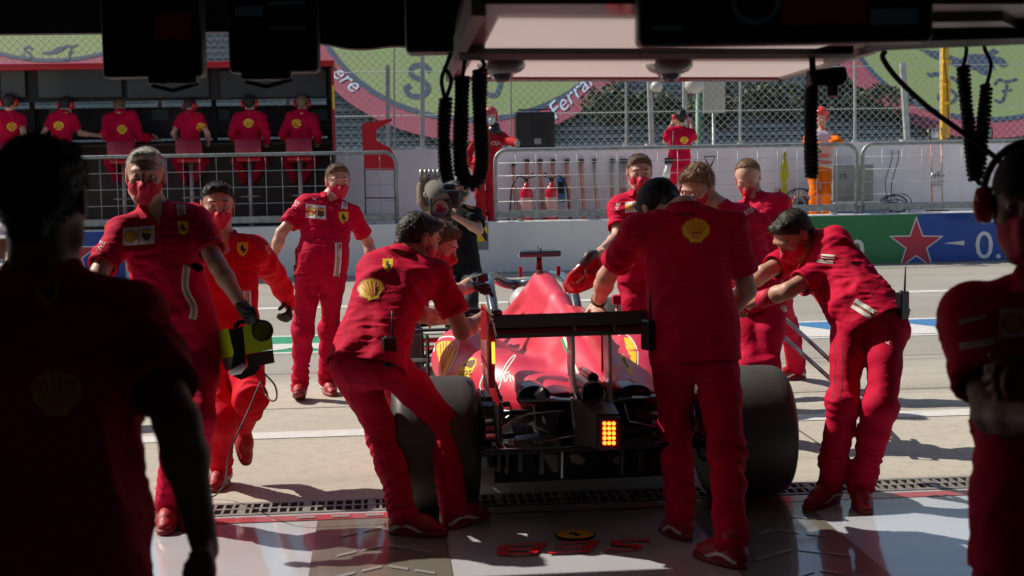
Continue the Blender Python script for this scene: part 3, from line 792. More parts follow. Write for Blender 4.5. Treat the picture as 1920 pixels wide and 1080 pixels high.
# painted banners
M_LIME = mat('banner_lime', (.19, .265, .095), .7, var=.05); M_MAR = mat('banner_maroon', (.27, .045, .08), .7, var=.06); M_NAVY = mat('banner_navy', (.02, .045, .09), .7); M_SKYT = mat('banner_pale_blue', (.45, .58, .72), .7)
sv = [stand_pt(x, y, .50) for x, y in ((-600, 420), (2600, 420), (2600, -300), (-600, -300))]
sbv = BVHTree.FromPolygons(sv, [(0, 1, 2, 3)])
_bn = Vector((0, -sin(SL), cos(SL)))
def banner(label, cx, cy, a, b, rot, extra, clip=None):
    t = thing('banner', label, 'banner', tuple(stand_pt(cx, cy)), group='painted shield banners on the stand')
    band_ = ellipse(cx, cy, a * 1.17, b * 1.19, 64, rot); navy = ellipse(cx, cy, a * 1.035, b * 1.04, 64, rot); lime = ellipse(cx, cy, a, b, 64, rot)
    # cloth thickness under the printed face
    mb = MB(); pts = [stand_pt(x, y, .47) for x, y in band_]; mb.prism(pts, _bn * .02); mb.build('cloth', M_MAR, t, org=t.location)
    mark('printed_field', None, [([(navy, [])], M_NAVY), ([(lime, [])], M_LIME)], t, step=200, bvh=sbv, lift=.012)
    for nm, polys, m in extra: mark(nm, None, [(polys, m)], t, step=60, bvh=sbv, lift=.032)
    return t
def S_(cx, cy, s, w=9):
    pts = smooth2([(cx + s * .75, cy - s * .55), (cx + s * .35, cy - s * .95), (cx - s * .35, cy - s * .85), (cx - s * .45, cy - s * .35), (cx + s * .2, cy), (cx + s * .6, cy + s * .45), (cx + s * .25, cy + s * .95), (cx - s * .5, cy + s * .95), (cx - s * .8, cy + s * .5), (cx - s * .5, cy + s * .3)], 6)
    return [(stroke(pts, w), [])]
def F_(cx, cy, s, w=8):
    a_ = smooth2([(cx - s * .9, cy - s * .5), (cx - s * .5, cy - s * .9), (cx + s * .1, cy - s * .75), (cx + s * .9, cy - s * .95)], 6)
    b_ = smooth2([(cx + s * .1, cy - s * .75), (cx, cy), (cx - s * .3, cy + s * .8), (cx - s * .9, cy + s * .7)], 6)
    return [(stroke(a_, w), []), (stroke(b_, w), []), (stroke([(cx - s * .3, cy), (cx + s * .5, cy - s * .1)], w * .7), [])]
mid = banner('lime and maroon shield banner in the middle, letters S and F on its lime field', 885, -20, 295, 240, 0, [('letter', S_(785, 152, 30, 10), M_NAVY), ('letter', F_(940, 152, 34, 9), M_NAVY),
      ('horse', [([(760, 97), (775, 95), (800, 100), (790, 106), (765, 104)], [])], M_NAVY)])
for tx, cx, cy, rt, s_ in (('ere', 648, 148, R(40), 42), ('Ferrari', 1074, 178, R(-43), 42)):
    mark_text('lettering', None, tx, lambda x, y, cx=cx, cy=cy, rt=rt, s_=s_: (cx + (x * cos(rt) - y * sin(rt)) * s_, cy + (x * sin(rt) + y * cos(rt)) * s_), M_SKYT, mid, bvh=sbv, lift=.034, shear=.3)
hx = [(1720, 92), (1765, 98), (1800, 112), (1820, 102), (1860, 104), (1880, 110), (1890, 122), (1880, 128), (1862, 118), (1866, 134), (1852, 124), (1850, 142), (1838, 140), (1828, 132), (1812, 130), (1795, 128), (1770, 118), (1745, 108)]
banner('lime and maroon banner at the right with a dark horse and letters S and F', 1852, 8, 266, 212, R(1), [('horse', [(hx, []), ([(1850, 100), (1862, 92), (1874, 98), (1860, 104)], []), ([(1736, 138), (1760, 136), (1762, 143), (1742, 146)], [])], M_NAVY),
      ('letter', S_(1778, 170, 24, 6), M_NAVY), ('letter', F_(1885, 172, 24, 5), M_NAVY)])
banner('lime and maroon shield banner at the left above the pit stand roof', 96, -60, 250, 170, 0, [('letter', S_(52, 100, 11, 5), M_NAVY), ('letter', F_(132, 100, 15, 4), M_NAVY), ('horse', [([(75, 100), (95, 97), (110, 88), (128, 90), (108, 101), (90, 104)], [])], M_NAVY)])
# ================================================================== PEOPLE
EYEW = mat('eye_white', (.55, .52, .48), .25); IRIS = mat('eye_iris', (.03, .02, .012), .2)
M_SOLE = mat('shoe_sole', (.25, .02, .03), .6)
def nrm(v): return Vector(v).normalized()
def solve(par, px, py, L, sgn=1):
    """point on the pixel's ray at distance L from par (sgn +1: the farther one); stretched if out of reach"""
    d = ray(px, py); dl = d.length; dn = d / dl; w = par - EYE; t0 = w.dot(dn); h2 = (w - dn * t0).length_squared
    if h2 >= L * L: return EYE + dn * t0, math.sqrt(h2) / L
    t = t0 + sgn * math.sqrt(L * L - h2); return EYE + dn * t, 1.0
def fdir(yaw): return -CF * cos(R(yaw)) + CR * sin(R(yaw))

class Person:
    pass
def sub_noise(V, N, amp, fr, seed, dirs=None):
    n = vnoise(V * fr, seed); n = 1 - np.abs(n) * 2
    return V + N * (amp * n)[:, None]

def fold(V, N, amp, fr, seed):
    """long soft drapes: ridges of a noise that is warped and stretched along a slanting direction"""
    w = np.stack([vnoise(V * fr * .4, seed + 40 + i) for i in range(3)], 1) * .9 / fr
    a = np.array([[1, .35, .5], [-.2, 1, .35], [-.12, -.08, .26]]); n = vnoise(((V + w) @ a.T) * fr, seed)
    return V + N * (amp * (np.exp(-(n / .28)**2) * 1.4 - .5))[:, None]

def hand_sdf(S, w, d, n, k=1.0, curl=.35, grow=0.0, side=1, thumb=1, fist=False):
    """w wrist point, d finger direction, n palm normal (the side fingers curl to), side: thumb side sign"""
    d = nrm(d); n = nrm(n - d * n.dot(d)); s = d.cross(n) * side
    g = grow
    pc = w + d * (.048 * k)
    S.cone(w - d * .01 + 0 * n, w + d * (.085 * k), .027 * k + g, .036 * k + g, .012, flat=(n, .48))
    for i, (off, L, r) in enumerate(((.030, .072, .0098), (.010, .080, .0102), (-.011, .074, .0098), (-.030, .058, .0088))):
        b = w + d * (.088 * k) + s * (off * k); a = curl * (1.0 + .1 * i); dd = d; p = b
        for j, fl in enumerate((.45, .32, .23)):
            an = a * (1.15, 1.25, .8)[j] * 1.2
            ax = dd * cos(an) + n * sin(an); n2 = n * cos(an) - dd * sin(an); dd = nrm(ax); n = nrm(n2) if j < 9 else n
            q = p + dd * (L * fl * k); S.cone(p, q, (r - .0006 * j) * k + g, (r - .0006 * (j + 1)) * k + g, .003 if j else .006); p = q
        n = nrm((w + d) - w) if False else n
        # restore the palm normal for the next finger
        n = hand_sdf.n0 if False else s.cross(d) * side
    tb = w + d * (.022 * k) + s * (.026 * k); td = nrm(d * .75 + s * .75 + n * .35 * (1 + curl)); t1 = tb + td * (.042 * k)
    td2 = nrm(d * .95 + s * .15 + n * (.3 + .6 * curl)); t2 = t1 + td2 * (.032 * k); t3 = t2 + nrm(td2 + n * .3 * curl) * (.022 * k)
    S.cone(tb, t1, .016 * k + g, .0125 * k + g, .012); S.cone(t1, t2, .0120 * k + g, .0108 * k + g, .003); S.cone(t2, t3, .0105 * k + g, .009 * k + g, .003)

def person(label, D=None, k=1.0, pel=None, neck=None, head=None, look=(0, 0, 0), cyaw=0, pyaw=None, armR=None, armL=None, legR=None, legL=None,
           sR=None, sL=None, foot=None, hair='dark', cut='short', skin=None, top='polo', mask=True, maskm=None, gloveR=False, gloveL=False,
           handR=None, handL=None, q=1.0, legs=True, shirtm=None, troum=None, shoem=None, cap=None, beer=0.0, group='team crew in red', hem=.06, name='person', collar=True, arms=True, seat=False):
    """joints are given as photo pixels; depths follow from bone lengths"""
    h = .0085 * q; skin = skin or SKIN; pr = Person()
    pyaw = cyaw if pyaw is None else pyaw
    PEL = P(pel[0], pel[1], pel[2] if len(pel) > 2 else D)
    NK, st = solve(PEL, neck[0], neck[1], .545 * k, neck[2] if len(neck) > 2 else 1); 
    if st > 1.12: print('STRETCH torso', label, round(st, 2))
    U = nrm(NK - PEL); Fc = fdir(cyaw); Fc = nrm(Fc - U * Fc.dot(U)); Rt = Fc.cross(U)        # anatomical right
    Fp = fdir(pyaw); Rp = nrm(Fp.cross(UP)); 
    hd_d = .15 * k; HD, st = solve(NK, head[0], head[1], hd_d, head[2] if len(head) > 2 else 1)
    if st > 1.25: print('STRETCH neck', label, round(st, 2))
    hy, hp_, hr = look; Fh = fdir(hy) * cos(R(hp_)) - UP * sin(R(hp_)); Uh = nrm(UP * cos(R(hp_)) + fdir(hy) * sin(R(hp_)))
    Rh = Fh.cross(Uh); Rm = Matrix.Rotation(R(hr), 3, Fh); Uh = Rm @ Uh; Rh = Rm @ Rh
    SHR = NK - U * .060 * k + Rt * .172 * k; SHL = NK - U * .060 * k - Rt * .172 * k
    if sR: SHR, _ = solve(NK, sR[0], sR[1], .182 * k, sR[2] if len(sR) > 2 else 1)
    if sL: SHL, _ = solve(NK, sL[0], sL[1], .182 * k, sL[2] if len(sL) > 2 else 1)
    def arm(SHp, a):
        if not a: return None
        e, s1 = solve(SHp, a[0][0], a[0][1], .29 * k, a[0][2]); w, s2 = solve(e, a[1][0], a[1][1], .255 * k, a[1][2])
        if max(s1, s2) > 1.15: print('STRETCH arm', label[:30], round(s1, 2), round(s2, 2))
        f = None
        if len(a) > 2: f, _ = solve(w, a[2][0], a[2][1], .17 * k, a[2][2] if len(a[2]) > 2 else -1)
        else: f = w + nrm(w - e) * .17 * k
        return e, w, f
    AR, AL = arm(SHR, armR), arm(SHL, armL)
    HR, HL = PEL + Rp * .09 * k - UP * .02, PEL - Rp * .09 * k - UP * .02
    def leg(Hp, l):
        # l: (knee px, py, sgn), ankle (px, py, 'g' or sgn)
        if not l: return None
        if l[1][2] in ('g', 'p'):
            an = G(l[1][0], l[1][1], .085 * k) if l[1][2] == 'g' else Vector((PY(l[1][0], l[1][1], Hp.y).x, Hp.y, Z_P + .085 * k)); a_, b_ = .43 * k, .42 * k; w = an - Hp; dd = w.length
            if dd >= a_ + b_ * .995: kn = Hp.lerp(an, .505); s1 = dd / (a_ + b_)
            else:
                wn_ = w / dd; x_ = (a_ * a_ - b_ * b_ + dd * dd) / (2 * dd); r_ = math.sqrt(max(0, a_ * a_ - x_ * x_)); c_ = Hp + wn_ * x_
                u = nrm(Fp - wn_ * Fp.dot(wn_)); v = wn_.cross(u); best = None; dn = ray(l[0][0], l[0][1]).normalized()
                for i in range(-12, 13):
                    t = i / 12 * 1.9; p_ = c_ + (u * cos(t) + v * sin(t)) * r_; q_ = p_ - EYE; e_ = (q_ - dn * q_.dot(dn)).length + .012 * abs(t)
                    if best is None or e_ < best[0]: best = (e_, p_)
                kn = best[1]; s1 = 1.0
        else:
            kn, s1 = solve(Hp, l[0][0], l[0][1], .43 * k, l[0][2]); an, _ = solve(kn, l[1][0], l[1][1], .42 * k, l[1][2])
        s2 = (an - kn).length / (.42 * k)
        if s1 > 1.15 or s2 > 1.25 or s2 < .75: print('STRETCH leg', label[:30], round(s1, 2), round(s2, 2), 'ankle', [round(v,2) for v in an], 'knee', [round(v,2) for v in kn], 'hip', [round(v,2) for v in Hp])
        return kn, an
    LR, LL = leg(HR, legR), leg(HL, legL)
    base = Vector((PEL.x, PEL.y, 0)); 
    if LR and LL: base = Vector(((LR[1].x + LL[1].x) / 2, (LR[1].y + LL[1].y) / 2, min(LR[1].z, LL[1].z) - .085 * k))
    root = thing(name, label, 'person', base, group=group); pr.root = root; org = base
    V3 = lambda v: v
    def out(S, hh, nm, m, it=1, post=None, off=0.0, par=None):
        V, Q = S.mesh(hh, off=off)
        if len(Q) == 0: return None
        V = relax(V, Q, it)
        if post: V = post(V, vnormals(V, Q))
        return mesh_np(nm, V, Q, m, par or root, org=org)
    # ---------- body: head, neck, torso core and arms, one surface
    Hm = np.array([[Rh.x, Fh.x, Uh.x], [Rh.y, Fh.y, Uh.y], [Rh.z, Fh.z, Uh.z]])
    k0 = k; k = k * 1.05
    def hp(x, y, z): return HD + Rh * (x * k0 * 1.05) + Fh * (y * k0 * 1.05) + Uh * (z * k0 * 1.05)
    def headsdf(S, g=0.0):
        S.ell(hp(0, -.012, .026), ((.081 + g) * k, (.097 + g) * k, (.084 + g) * k), Hm, .02)
        S.ell(hp(0, .022, -.040), ((.065 + g) * k, (.070 + g) * k, (.070 + g) * k), Hm, .025)
        S.cone(hp(-.018, .066, -.092), hp(.018, .066, -.092), .024 * k + g, .024 * k + g, .03)
        S.cone(hp(-.048, .02, -.07), hp(-.02, .06, -.09), .022 * k + g, .022 * k + g, .03); S.cone(hp(.048, .02, -.07), hp(.02, .06, -.09), .022 * k + g, .022 * k + g, .03)
    S = SDF(); headsdf(S)
    S.ell(hp(-.036, .060, -.018), (.026 * k, .024 * k, .022 * k), Hm, .02); S.ell(hp(.036, .060, -.018), (.026 * k, .024 * k, .022 * k), Hm, .02)
    S.ell(hp(0, .076, .032), (.056 * k, .020 * k, .013 * k), Hm, .015)
    for s_ in (-1, 1):
        S.ell(hp(s_ * .033, .101, .008), (.017 * k, .014 * k, .010 * k), Hm, .012, sub=True)
    S.cone(hp(0, .086, .012), hp(0, .110, -.028), .010 * k, .0145 * k, .012)
    S.ell(hp(-.014, .098, -.034), (.009 * k, .010 * k, .008 * k), Hm, .006); S.ell(hp(.014, .098, -.034), (.009 * k, .010 * k, .008 * k), Hm, .006)
    S.ell(hp(0, .088, -.060), (.024 * k, .010 * k, .005 * k), Hm, .005); S.ell(hp(0, .086, -.070), (.021 * k, .010 * k, .006 * k), Hm, .005)
    for s_ in (-1, 1):
        S.ell(hp(s_ * .080, -.008, -.002), (.008 * k, .019 * k, .032 * k), Hm, .006); S.ell(hp(s_ * .088, .004, 0), (.006 * k, .009 * k, .018 * k), Hm, .005, sub=True)
    k = k0
    S.cone(hp(0, -.022, -.045), NK + U * .03 * k, .054 * k, .058 * k, .02); S.cone(NK + U * .03 * k, NK - U * .06 * k + Fc * .015 * k, .058 * k, .055 * k, .03)
    S.cone(NK - U * .11 * k + Rt * .09 * k, NK - U * .11 * k - Rt * .09 * k, .058 * k, .058 * k, .04, flat=(Fc, .8))
    S.cone(NK - U * .12 * k, PEL, .115 * k, .105 * k, .05, flat=(Fc, .8))
    for Ax, SHp, gl, hn, sd in ((AR, SHR, gloveR, handR, 1), (AL, SHL, gloveL, handL, -1)):
        if not Ax: continue
        e, w, f = Ax; ff = nrm(e - SHp); mid = SHp.lerp(e, .5); m2 = e.lerp(w, .28)
        S.cone(SHp, mid, .053 * k, .047 * k, .03); S.cone(mid, e, .047 * k, .040 * k, .02); S.cone(e, m2, .040 * k, .043 * k, .02); S.cone(m2, w, .043 * k, .0275 * k, .02, flat=(nrm((w - e).cross(Fc)), .92))
        if not gl and q < 2.2:
            hn = hn or {}; n = hn.get('n', None); n = n if n is not None else nrm(-Fc * .3 + (Rt * -sd))
            hand_sdf(S, w, f - w, Vector(n), k, hn.get('curl', .6), 0.0, hn.get('side', sd))
        elif not gl: S.cone(w, w + nrm(f - w) * .10 * k, .026 * k, .036 * k, .02, flat=(Rt, .55)); S.cone(w + nrm(f - w) * .10 * k, w + nrm(f - w) * .17 * k, .030 * k, .016 * k, .015, flat=(Rt, .55))
    body = out(S, h * (.62 if q < 1.5 else .7), 'body', skin, 1)
    pr.body = body
    # eyes and brows
    if q < 2:
        for s_ in (-1, 1):
            mb = MB(); c = hp(s_ * .033, .0745, .007); M3 = axis_to(Fh)
            prof = [(.0118 * k * sin(a), .0118 * k * cos(a)) for a in [pi * i / 10 for i in range(11)]]
            mb.lathe(prof, c, M3, 12, 0); mb.lathe([(0.0001, .0124 * k), (.0045 * k, .0114 * k)], c, M3, 10, 1)
            mb.build('eye', [EYEW, IRIS], root, org=org)
            b = SDF(); b.cone(hp(s_ * .018, .0965, .033), hp(s_ * .036, .094, .036), .0036 * k, .0038 * k, .004); b.cone(hp(s_ * .036, .094, .036), hp(s_ * .052, .082, .030), .0038 * k, .0025 * k, .004)
            out(b, .0035, 'eyebrow', HAIR['dark' if hair in ('dark', 'black', 'brown') else hair], 0)
    # ---------- hair
    if cut and not cap:
        S = SDF(); g = .008 if cut != 'buzz' else .004; g = .018 if cut == 'full' else g
        S.ell(hp(0, -.016, .028), ((.082 + g * .6) * k, (.099 + g) * k, (.087 + g) * k), Hm, .01)
        if cut in ('short', 'full'): S.cone(hp(-.03, .045, .088), hp(.03, .045, .088), .026 * k, .026 * k, .03)
        S.cone(hp(0, -.055, -.02), hp(0, -.07, -.055), .056 * k, .040 * k, .02)
        S.cut(hp(0, .056, .063), Fh * .80 - Uh * .60, .012) if cut != 'bald' else S.cut(hp(0, .0, .060), Fh * .75 - Uh * .3, .015)
        S.cut(hp(0, -.02, -.078), -Uh, .01); S.cut(hp(0, .012, -.018), Fh * .80 - Uh * .60, .012)
        am = {'buzz': .001, 'short': .0022, 'full': .006, 'bald': .0015}[cut]
        sc = 55
        hairo = out(S, .0055 * max(q, 1), 'hair', HAIR[hair], 0, post=lambda V, N: V + N * (am * vnoise(V * np.array([sc, sc, sc * .6]), 3) + am * .6 * vnoise(V * 150, 5))[:, None])
        if hairo and q < 2 and cut != 'buzz':      # tufts so that the outline is broken
            me = hairo.data; n = len(me.vertices); co = np.zeros(n * 3, np.float32); me.vertices.foreach_get('co', co); co = co.reshape(-1, 3)
            no = np.zeros(n * 3, np.float32); me.vertices.foreach_get('normal', no); no = no.reshape(-1, 3)
            rng = np.random.default_rng(int(abs(head[0])) + 3); pick = rng.choice(n, min(n, 4200 if q < 1.5 else 1200), replace=True)
            c0 = co[pick]; nn = no[pick]; comb = np.array(Fh * .5 + Uh * .35) * (1 if cut != 'bald' else .2); comb = comb + rng.normal(size=(len(pick), 3)) * .45
            dv = nn * .55 + comb * .6; dv /= np.linalg.norm(dv, axis=1, keepdims=True); L = rng.uniform(.006, .024 if cut == 'full' else .013, (len(pick), 1))
            sd_ = np.cross(dv, rng.normal(size=dv.shape)); sd_ /= np.linalg.norm(sd_, axis=1, keepdims=True); wv_ = .0014
            TV = np.stack([c0 - nn * .002 - sd_ * wv_, c0 - nn * .002 + sd_ * wv_, c0 + dv * L], 1).reshape(-1, 3)
            mesh_np('hair_tufts', TV, np.arange(len(TV)).reshape(-1, 3), HAIR[hair], hairo)
    if cap:
        S = SDF(); S.ell(hp(0, -.012, .034), (.092 * k, .112 * k, .104 * k), Hm, .01); S.cut(hp(0, 0, .032 if len(cap) < 4 else cap[3]), -Uh + Fh * -.05, .006)
        co_ = out(S, .006 * max(1, q * .8), 'cap_crown' if cap[0] == 'cap' else 'helmet_shell' if cap[0] == 'helmet' else 'cap_crown', cap[1], 1)
        pr.cap = co_
        if cap[0] == 'cap' and cap[2]:
            S = SDF(); S.ell(hp(0, .105, .040), (.066 * k, .075 * k, .010 * k), Hm, .006); out(S, .006, 'cap_peak', cap[1], 1)
        S = SDF(); S.cone(hp(0, -.055, -.01), hp(0, -.065, -.05), .056 * k, .040 * k, .02); S.cut(hp(0, .0, -.075), -Uh, .01); S.cut(hp(0, .01, 0), Fh, .01)
        out(S, .008 * max(1, q * .8), 'hair', HAIR[hair], 0)
        if cap[0] == 'helmet':
            S = SDF(); S.ell(hp(0, -.012, .030), (.118 * k, .138 * k, .125 * k), Hm, .01); S.cut(hp(0, 0, .030), -Uh * .8 + Fh * .45, .006); pr.cap.data.materials[0] = cap[1]
            for s_ in (-1, 1): S.ell(hp(s_ * .095, -.01, -.02), (.022 * k, .04 * k, .05 * k), Hm, .01)
            hsh = out(S, .008, 'helmet', cap[1], 1); pr.cap = hsh
    # ---------- face mask
    if mask:
        S = SDF(); g = .009
        S.ell(hp(0, .026, -.040), ((.066 + g) * k, (.070 + g) * k, (.070 + g) * k), Hm, .02); S.cone(hp(-.012, .070, -.092), hp(.012, .070, -.092), .028 * k, .028 * k, .03)
        S.cone(hp(0, .088, -.008), hp(0, .114, -.036), .012 * k, .018 * k, .025)
        S.cone(hp(0, .114, -.036), hp(0, .092, -.088), .016 * k, .020 * k, .02)
        S.cut(hp(0, .09, -.010), Uh * .97 - Fh * .22, .006); S.cut(hp(0, .012, 0), -Fh * .85 + Uh * -.2, .008); S.cut(hp(0, 0, -.122), -Uh, .01)
        mk = out(S, .0055 * max(1, q * .8), 'face_mask', maskm or M_MASK, 1, post=lambda V, N: sub_noise(V, N, .0015, np.array([40, 40, 60]), 2))
        pr.mask = mk
        for s_ in (-1, 1):
            mb = MB(); mb.tube([hp(s_ * .068, .052, -.022), hp(s_ * .080, .02, -.006), hp(s_ * .087, -.016, .022)], .0022, 5); mb.tube([hp(s_ * .058, .042, -.075), hp(s_ * .074, .01, -.045), hp(s_ * .087, -.018, -.028)], .0022, 5)
            mb.build('mask_strap', maskm or M_MASK, mk, org=org)
    # ---------- upper garment
    long = top in ('suit', 'overall', 'jacket'); ml = shirtm or (M_SUIT if top == 'suit' else M_SHIRT)
    S = SDF(); sm = .04; b = beer
    hipw = PEL - U * hem * k if not seat else PEL
    S.cone(NK - U * .085 * k + Rt * .105 * k, NK - U * .085 * k - Rt * .105 * k, .088 * k, .088 * k, .05, flat=(Fc, .86))
    S.cone(SHR, NK - U * .012 * k + Rt * .045 * k, .058 * k, .062 * k, .05); S.cone(SHL, NK - U * .012 * k - Rt * .045 * k, .058 * k, .062 * k, .05)
    S.cone(NK - U * .15 * k + Rt * .055 * k, PEL + U * .10 * k + Rp * .05 * k + Fc * b * .3, .120 * k, (.112 + b * .5) * k, .05, flat=(Fc, .95)); S.cone(NK - U * .15 * k - Rt * .055 * k, PEL + U * .10 * k - Rp * .05 * k + Fc * b * .3, .120 * k, (.112 + b * .5) * k, .05, flat=(Fc, .95))
    S.cone(PEL + U * .10 * k + Rp * .050 * k + Fc * b * .3, hipw + Rp * .066 * k, (.114 + b * .5) * k, .124 * k, .05, flat=(Fp, 1.0)); S.cone(PEL + U * .10 * k - Rp * .050 * k + Fc * b * .3, hipw - Rp * .066 * k, (.114 + b * .5) * k, .124 * k, .05, flat=(Fp, 1.0))
    for Ax, SHp in ((AR, SHR), (AL, SHL)):
        if not Ax: continue
        e, w, f = Ax
        if long:
            m2 = SHp.lerp(e, .5); S.cone(SHp, m2, .070 * k, .064 * k, .05); S.cone(m2, e, .064 * k, .058 * k, .03); S.cone(e, e.lerp(w, .5), .058 * k, .055 * k, .03); S.cone(e.lerp(w, .5), w - nrm(w - e) * .01, .055 * k, .042 * k, .03)
        else:
            m2 = SHp.lerp(e, .62); S.cone(SHp, m2, .061 * k, .069 * k, .05)
    if not seat: S.cut(hipw - U * .015, -U * .85 - UP * .15, .01)
    if not long:
        pass
    def wr(V, N):
        V = fold(V, N, .0110 if long else .0085, 5.5, 11 + int(abs(pel[0])) % 7); V = fold(V, N, .0038 if long else .0018, 11, 12)
        # creases bunch up at the armpits and the waist
        for c, r_, a in ((SHR - U * .1 * k, .16, .009), (SHL - U * .1 * k, .16, .009), (PEL + U * .08, .17, .010)):
            dd = np.exp(-(np.linalg.norm(V - np.array(c), axis=1) / r_)**2); V = V + N * (a * dd * (1 - 2 * np.abs(vnoise(V * np.array([14, 14, 42]) + 5, 17))))[:, None]
        return V
    V, Q = S.mesh(h, off=0.0); V = relax(V, Q, 1)
    keep = np.ones(len(V), bool)
    if not long:       # open the sleeves: trim everything past the cuff so the arm comes out of a hole
        for Ax, SHp in ((AR, SHR), (AL, SHL)):
            if not Ax: continue
            e = Ax[0]; a = np.array(nrm(e - SHp)); c = np.array(SHp.lerp(e, .70)); t = (V - c) @ a; rr = np.linalg.norm((V - c) - np.outer(t, a), axis=1)
            keep &= ~((t > 0) & (rr < .11 * k) & (t < .12))
    if not long or True:
        cn = np.array(hipw - U * .015); un = np.array(nrm(U * .85 + UP * .15)); tt = (V - cn) @ un; keep &= ~((tt < .006) & (np.linalg.norm(V - cn, axis=1) < .30 * k)) if not seat else keep
        pn = (V - np.array(NK + U * .046 * k)) @ np.array(nrm(U * .9 + Fc * .40)); keep &= ~((pn > 0) & (np.linalg.norm(V - np.array(NK + Fc * .02), axis=1) < .085 * k))
    V = wr(V, vnormals(V, Q))
    Qk = Q[keep[Q].all(1)]; ids = np.unique(Qk); mp = np.full(len(V), -1); mp[ids] = np.arange(len(ids))
    gname = {'polo': 'shirt', 'suit': 'race_suit_top', 'overall': 'overall_top', 'jacket': 'jacket', 'tee': 'shirt'}[top]
    shirt = mesh_np(gname, V[ids], mp[Qk], ml, root, org=org); pr.shirt = shirt
    if not long and q < 1.6:   # turned cuffs
        for Ax, SHp in ((AR, SHR), (AL, SHL)):
            if not Ax: continue
            e = Ax[0]; a = nrm(e - SHp); c = SHp.lerp(e, .70); c0 = c - a * .022
            mb = MB(); mb.lathe([(.060 * k, .0), (.0685 * k, -.002), (.0705 * k, .012), (.0690 * k, .026), (.062 * k, .028), (.058 * k, .010)], c0, axis_to(a), 28); mb.build('cuff', ml, shirt, org=org)
    if collar and q < 2.2:
        mb = MB(); rows = []
        for (r_, z_, fw) in ((.070, .000, 0), (.064, .038, 0), (.070, .050, .0), (.082, .020, .012), (.092, -.004, .02)):
            ring = []
            for i in range(29):
                a = R(-150) + R(300) * i / 28; rr = r_ * k * (1 + .10 * abs(sin(a * .5)) * (0 if z_ > .04 else 1))
                ring.append(NK + U * ((z_ + .012) * k - .020 * k * max(0, cos(a + pi)) ) - Fc * (cos(a) * rr - .012 * k) * 1.0 + Rt * (sin(a) * rr))
            rows.append(ring)
        mb.grid(rows); mb.build('collar', ml, shirt, org=org, fixn=False)
    # ---------- trousers
    if legs and LR and LL:
        tm = troum or (M_SUIT if top == 'suit' else M_TROU); S = SDF()
        wa = PEL + U * .09 * k
        S.cone(wa + Rp * .05 * k, wa - Rp * .05 * k, .092 * k, .092 * k, .05, flat=(Fp, .92)); S.cone(PEL + Rp * .06 * k, PEL - Rp * .06 * k, .104 * k, .104 * k, .05, flat=(Fp, 1.0))
        gl_ = PEL - Fp * .035 * k - UP * .05 * k; S.cone(gl_ + Rp * .062 * k, gl_ - Rp * .062 * k, .092 * k, .092 * k, .04)
        for Hp, (kn, an) in ((HR, LR), (HL, LL)):
            cf = an + nrm(kn - an) * .012; th = Hp.lerp(kn, .45); pu = 1.10 if top == 'suit' else 1.0
            S.cone(Hp - UP * .03, th, .096 * k, .080 * k * pu, .04); S.cone(th, kn, .080 * k * pu, .067 * k * pu, .03)
            cv = kn.lerp(an, .35) - Fp * .012 * k; S.cone(kn, cv, .067 * k * pu, .064 * k * pu, .06); S.cone(cv, cf, .066 * k * pu, (.060 if top != 'suit' else .050) * k, .03)
        def wt(V, N):
            V = fold(V, N, .0080 * (1.4 if top == 'suit' else 1), 5.5, 21 + int(abs(pel[0])) % 7); V = fold(V, N, .0016 * (2.2 if top == 'suit' else 1), 12, 23)
            for Hp, (kn, an) in ((HR, LR), (HL, LL)):
                for c, r_, a, fz in ((kn - Fp * .03, .13, .013, 26), (an + UP * .09, .14, .018 if top == 'suit' else .015, 34), (Hp.lerp(kn, .15), .15, .010, 18)):
                    dd = np.exp(-(np.linalg.norm(V - np.array(c), axis=1) / r_)**2); ax = np.array(nrm(kn - an)); s_ = (V @ ax)[:, None] * ax * fz + (V - (V @ ax)[:, None] * ax) * 8
                    V = V + N * (a * dd * (1 - 2 * np.abs(vnoise(s_ + 3, 27))))[:, None]
            return V
        tr = out(S, h * 1.05, {'suit': 'race_suit_trousers', 'overall': 'overall_trousers'}.get(top, 'trousers'), tm, 1, post=wt); pr.trousers = tr
        # ---------- shoes
        for i, (Hp, (kn, an)) in enumerate(((HR, LR), (HL, LL))):
            fy, fp = (foot or ((pyaw, 0), (pyaw, 0)))[i]; ff = fdir(fy); fd = nrm(ff * cos(R(fp)) - UP * sin(R(fp))); fu = nrm(UP * cos(R(fp)) + ff * sin(R(fp))); fs = fd.cross(fu)
            sp = lambda x, y, z: an + fs * (x * k) + fd * (y * k) + fu * ((z - .085) * k)
            S = SDF(); S.cone(sp(0, -.005, .12), sp(0, -.01, .07), .044 * k, .046 * k, .03); S.cone(sp(0, -.030, .050), sp(0, .09, .045), .044 * k, .043 * k, .03)
            S.cone(sp(0, .09, .042), sp(0, .165, .032), .043 * k, .034 * k, .03, flat=(fu, .85)); S.cone(sp(0, .03, .085), sp(0, .11, .060), .030 * k, .028 * k, .03); S.cut(sp(0, 0, .014), -fu, .004)
            so = out(S, .0065 * max(1, q * .8), 'shoe', shoem or M_SHOE, 1)
            mb = MB(); outl = []
            for t in range(26):
                a = 2 * pi * t / 26; yy = .068 + .140 * cos(a) ; ww = .046 * abs(sin(a))**.75 * (1.0 + .10 * cos(a)); outl.append((ww * (1 if sin(a) >= 0 else -1), yy))
            rows = [[sp(x * s_, .068 + (y - .068) * s2, z) for x, y in outl] for (s_, s2, z) in ((.55, .9, -.001), (.98, .99, .001), (1.06, 1.03, .012), (1.0, 1.0, .026), (.7, .8, .028))]
            mb.grid(rows, close=True); b_ = len(mb.v); mb.f.append(tuple(range(26))); mb.m.append(0); mb.sm.append(False); mb.build('sole', M_SOLE, so, org=org)
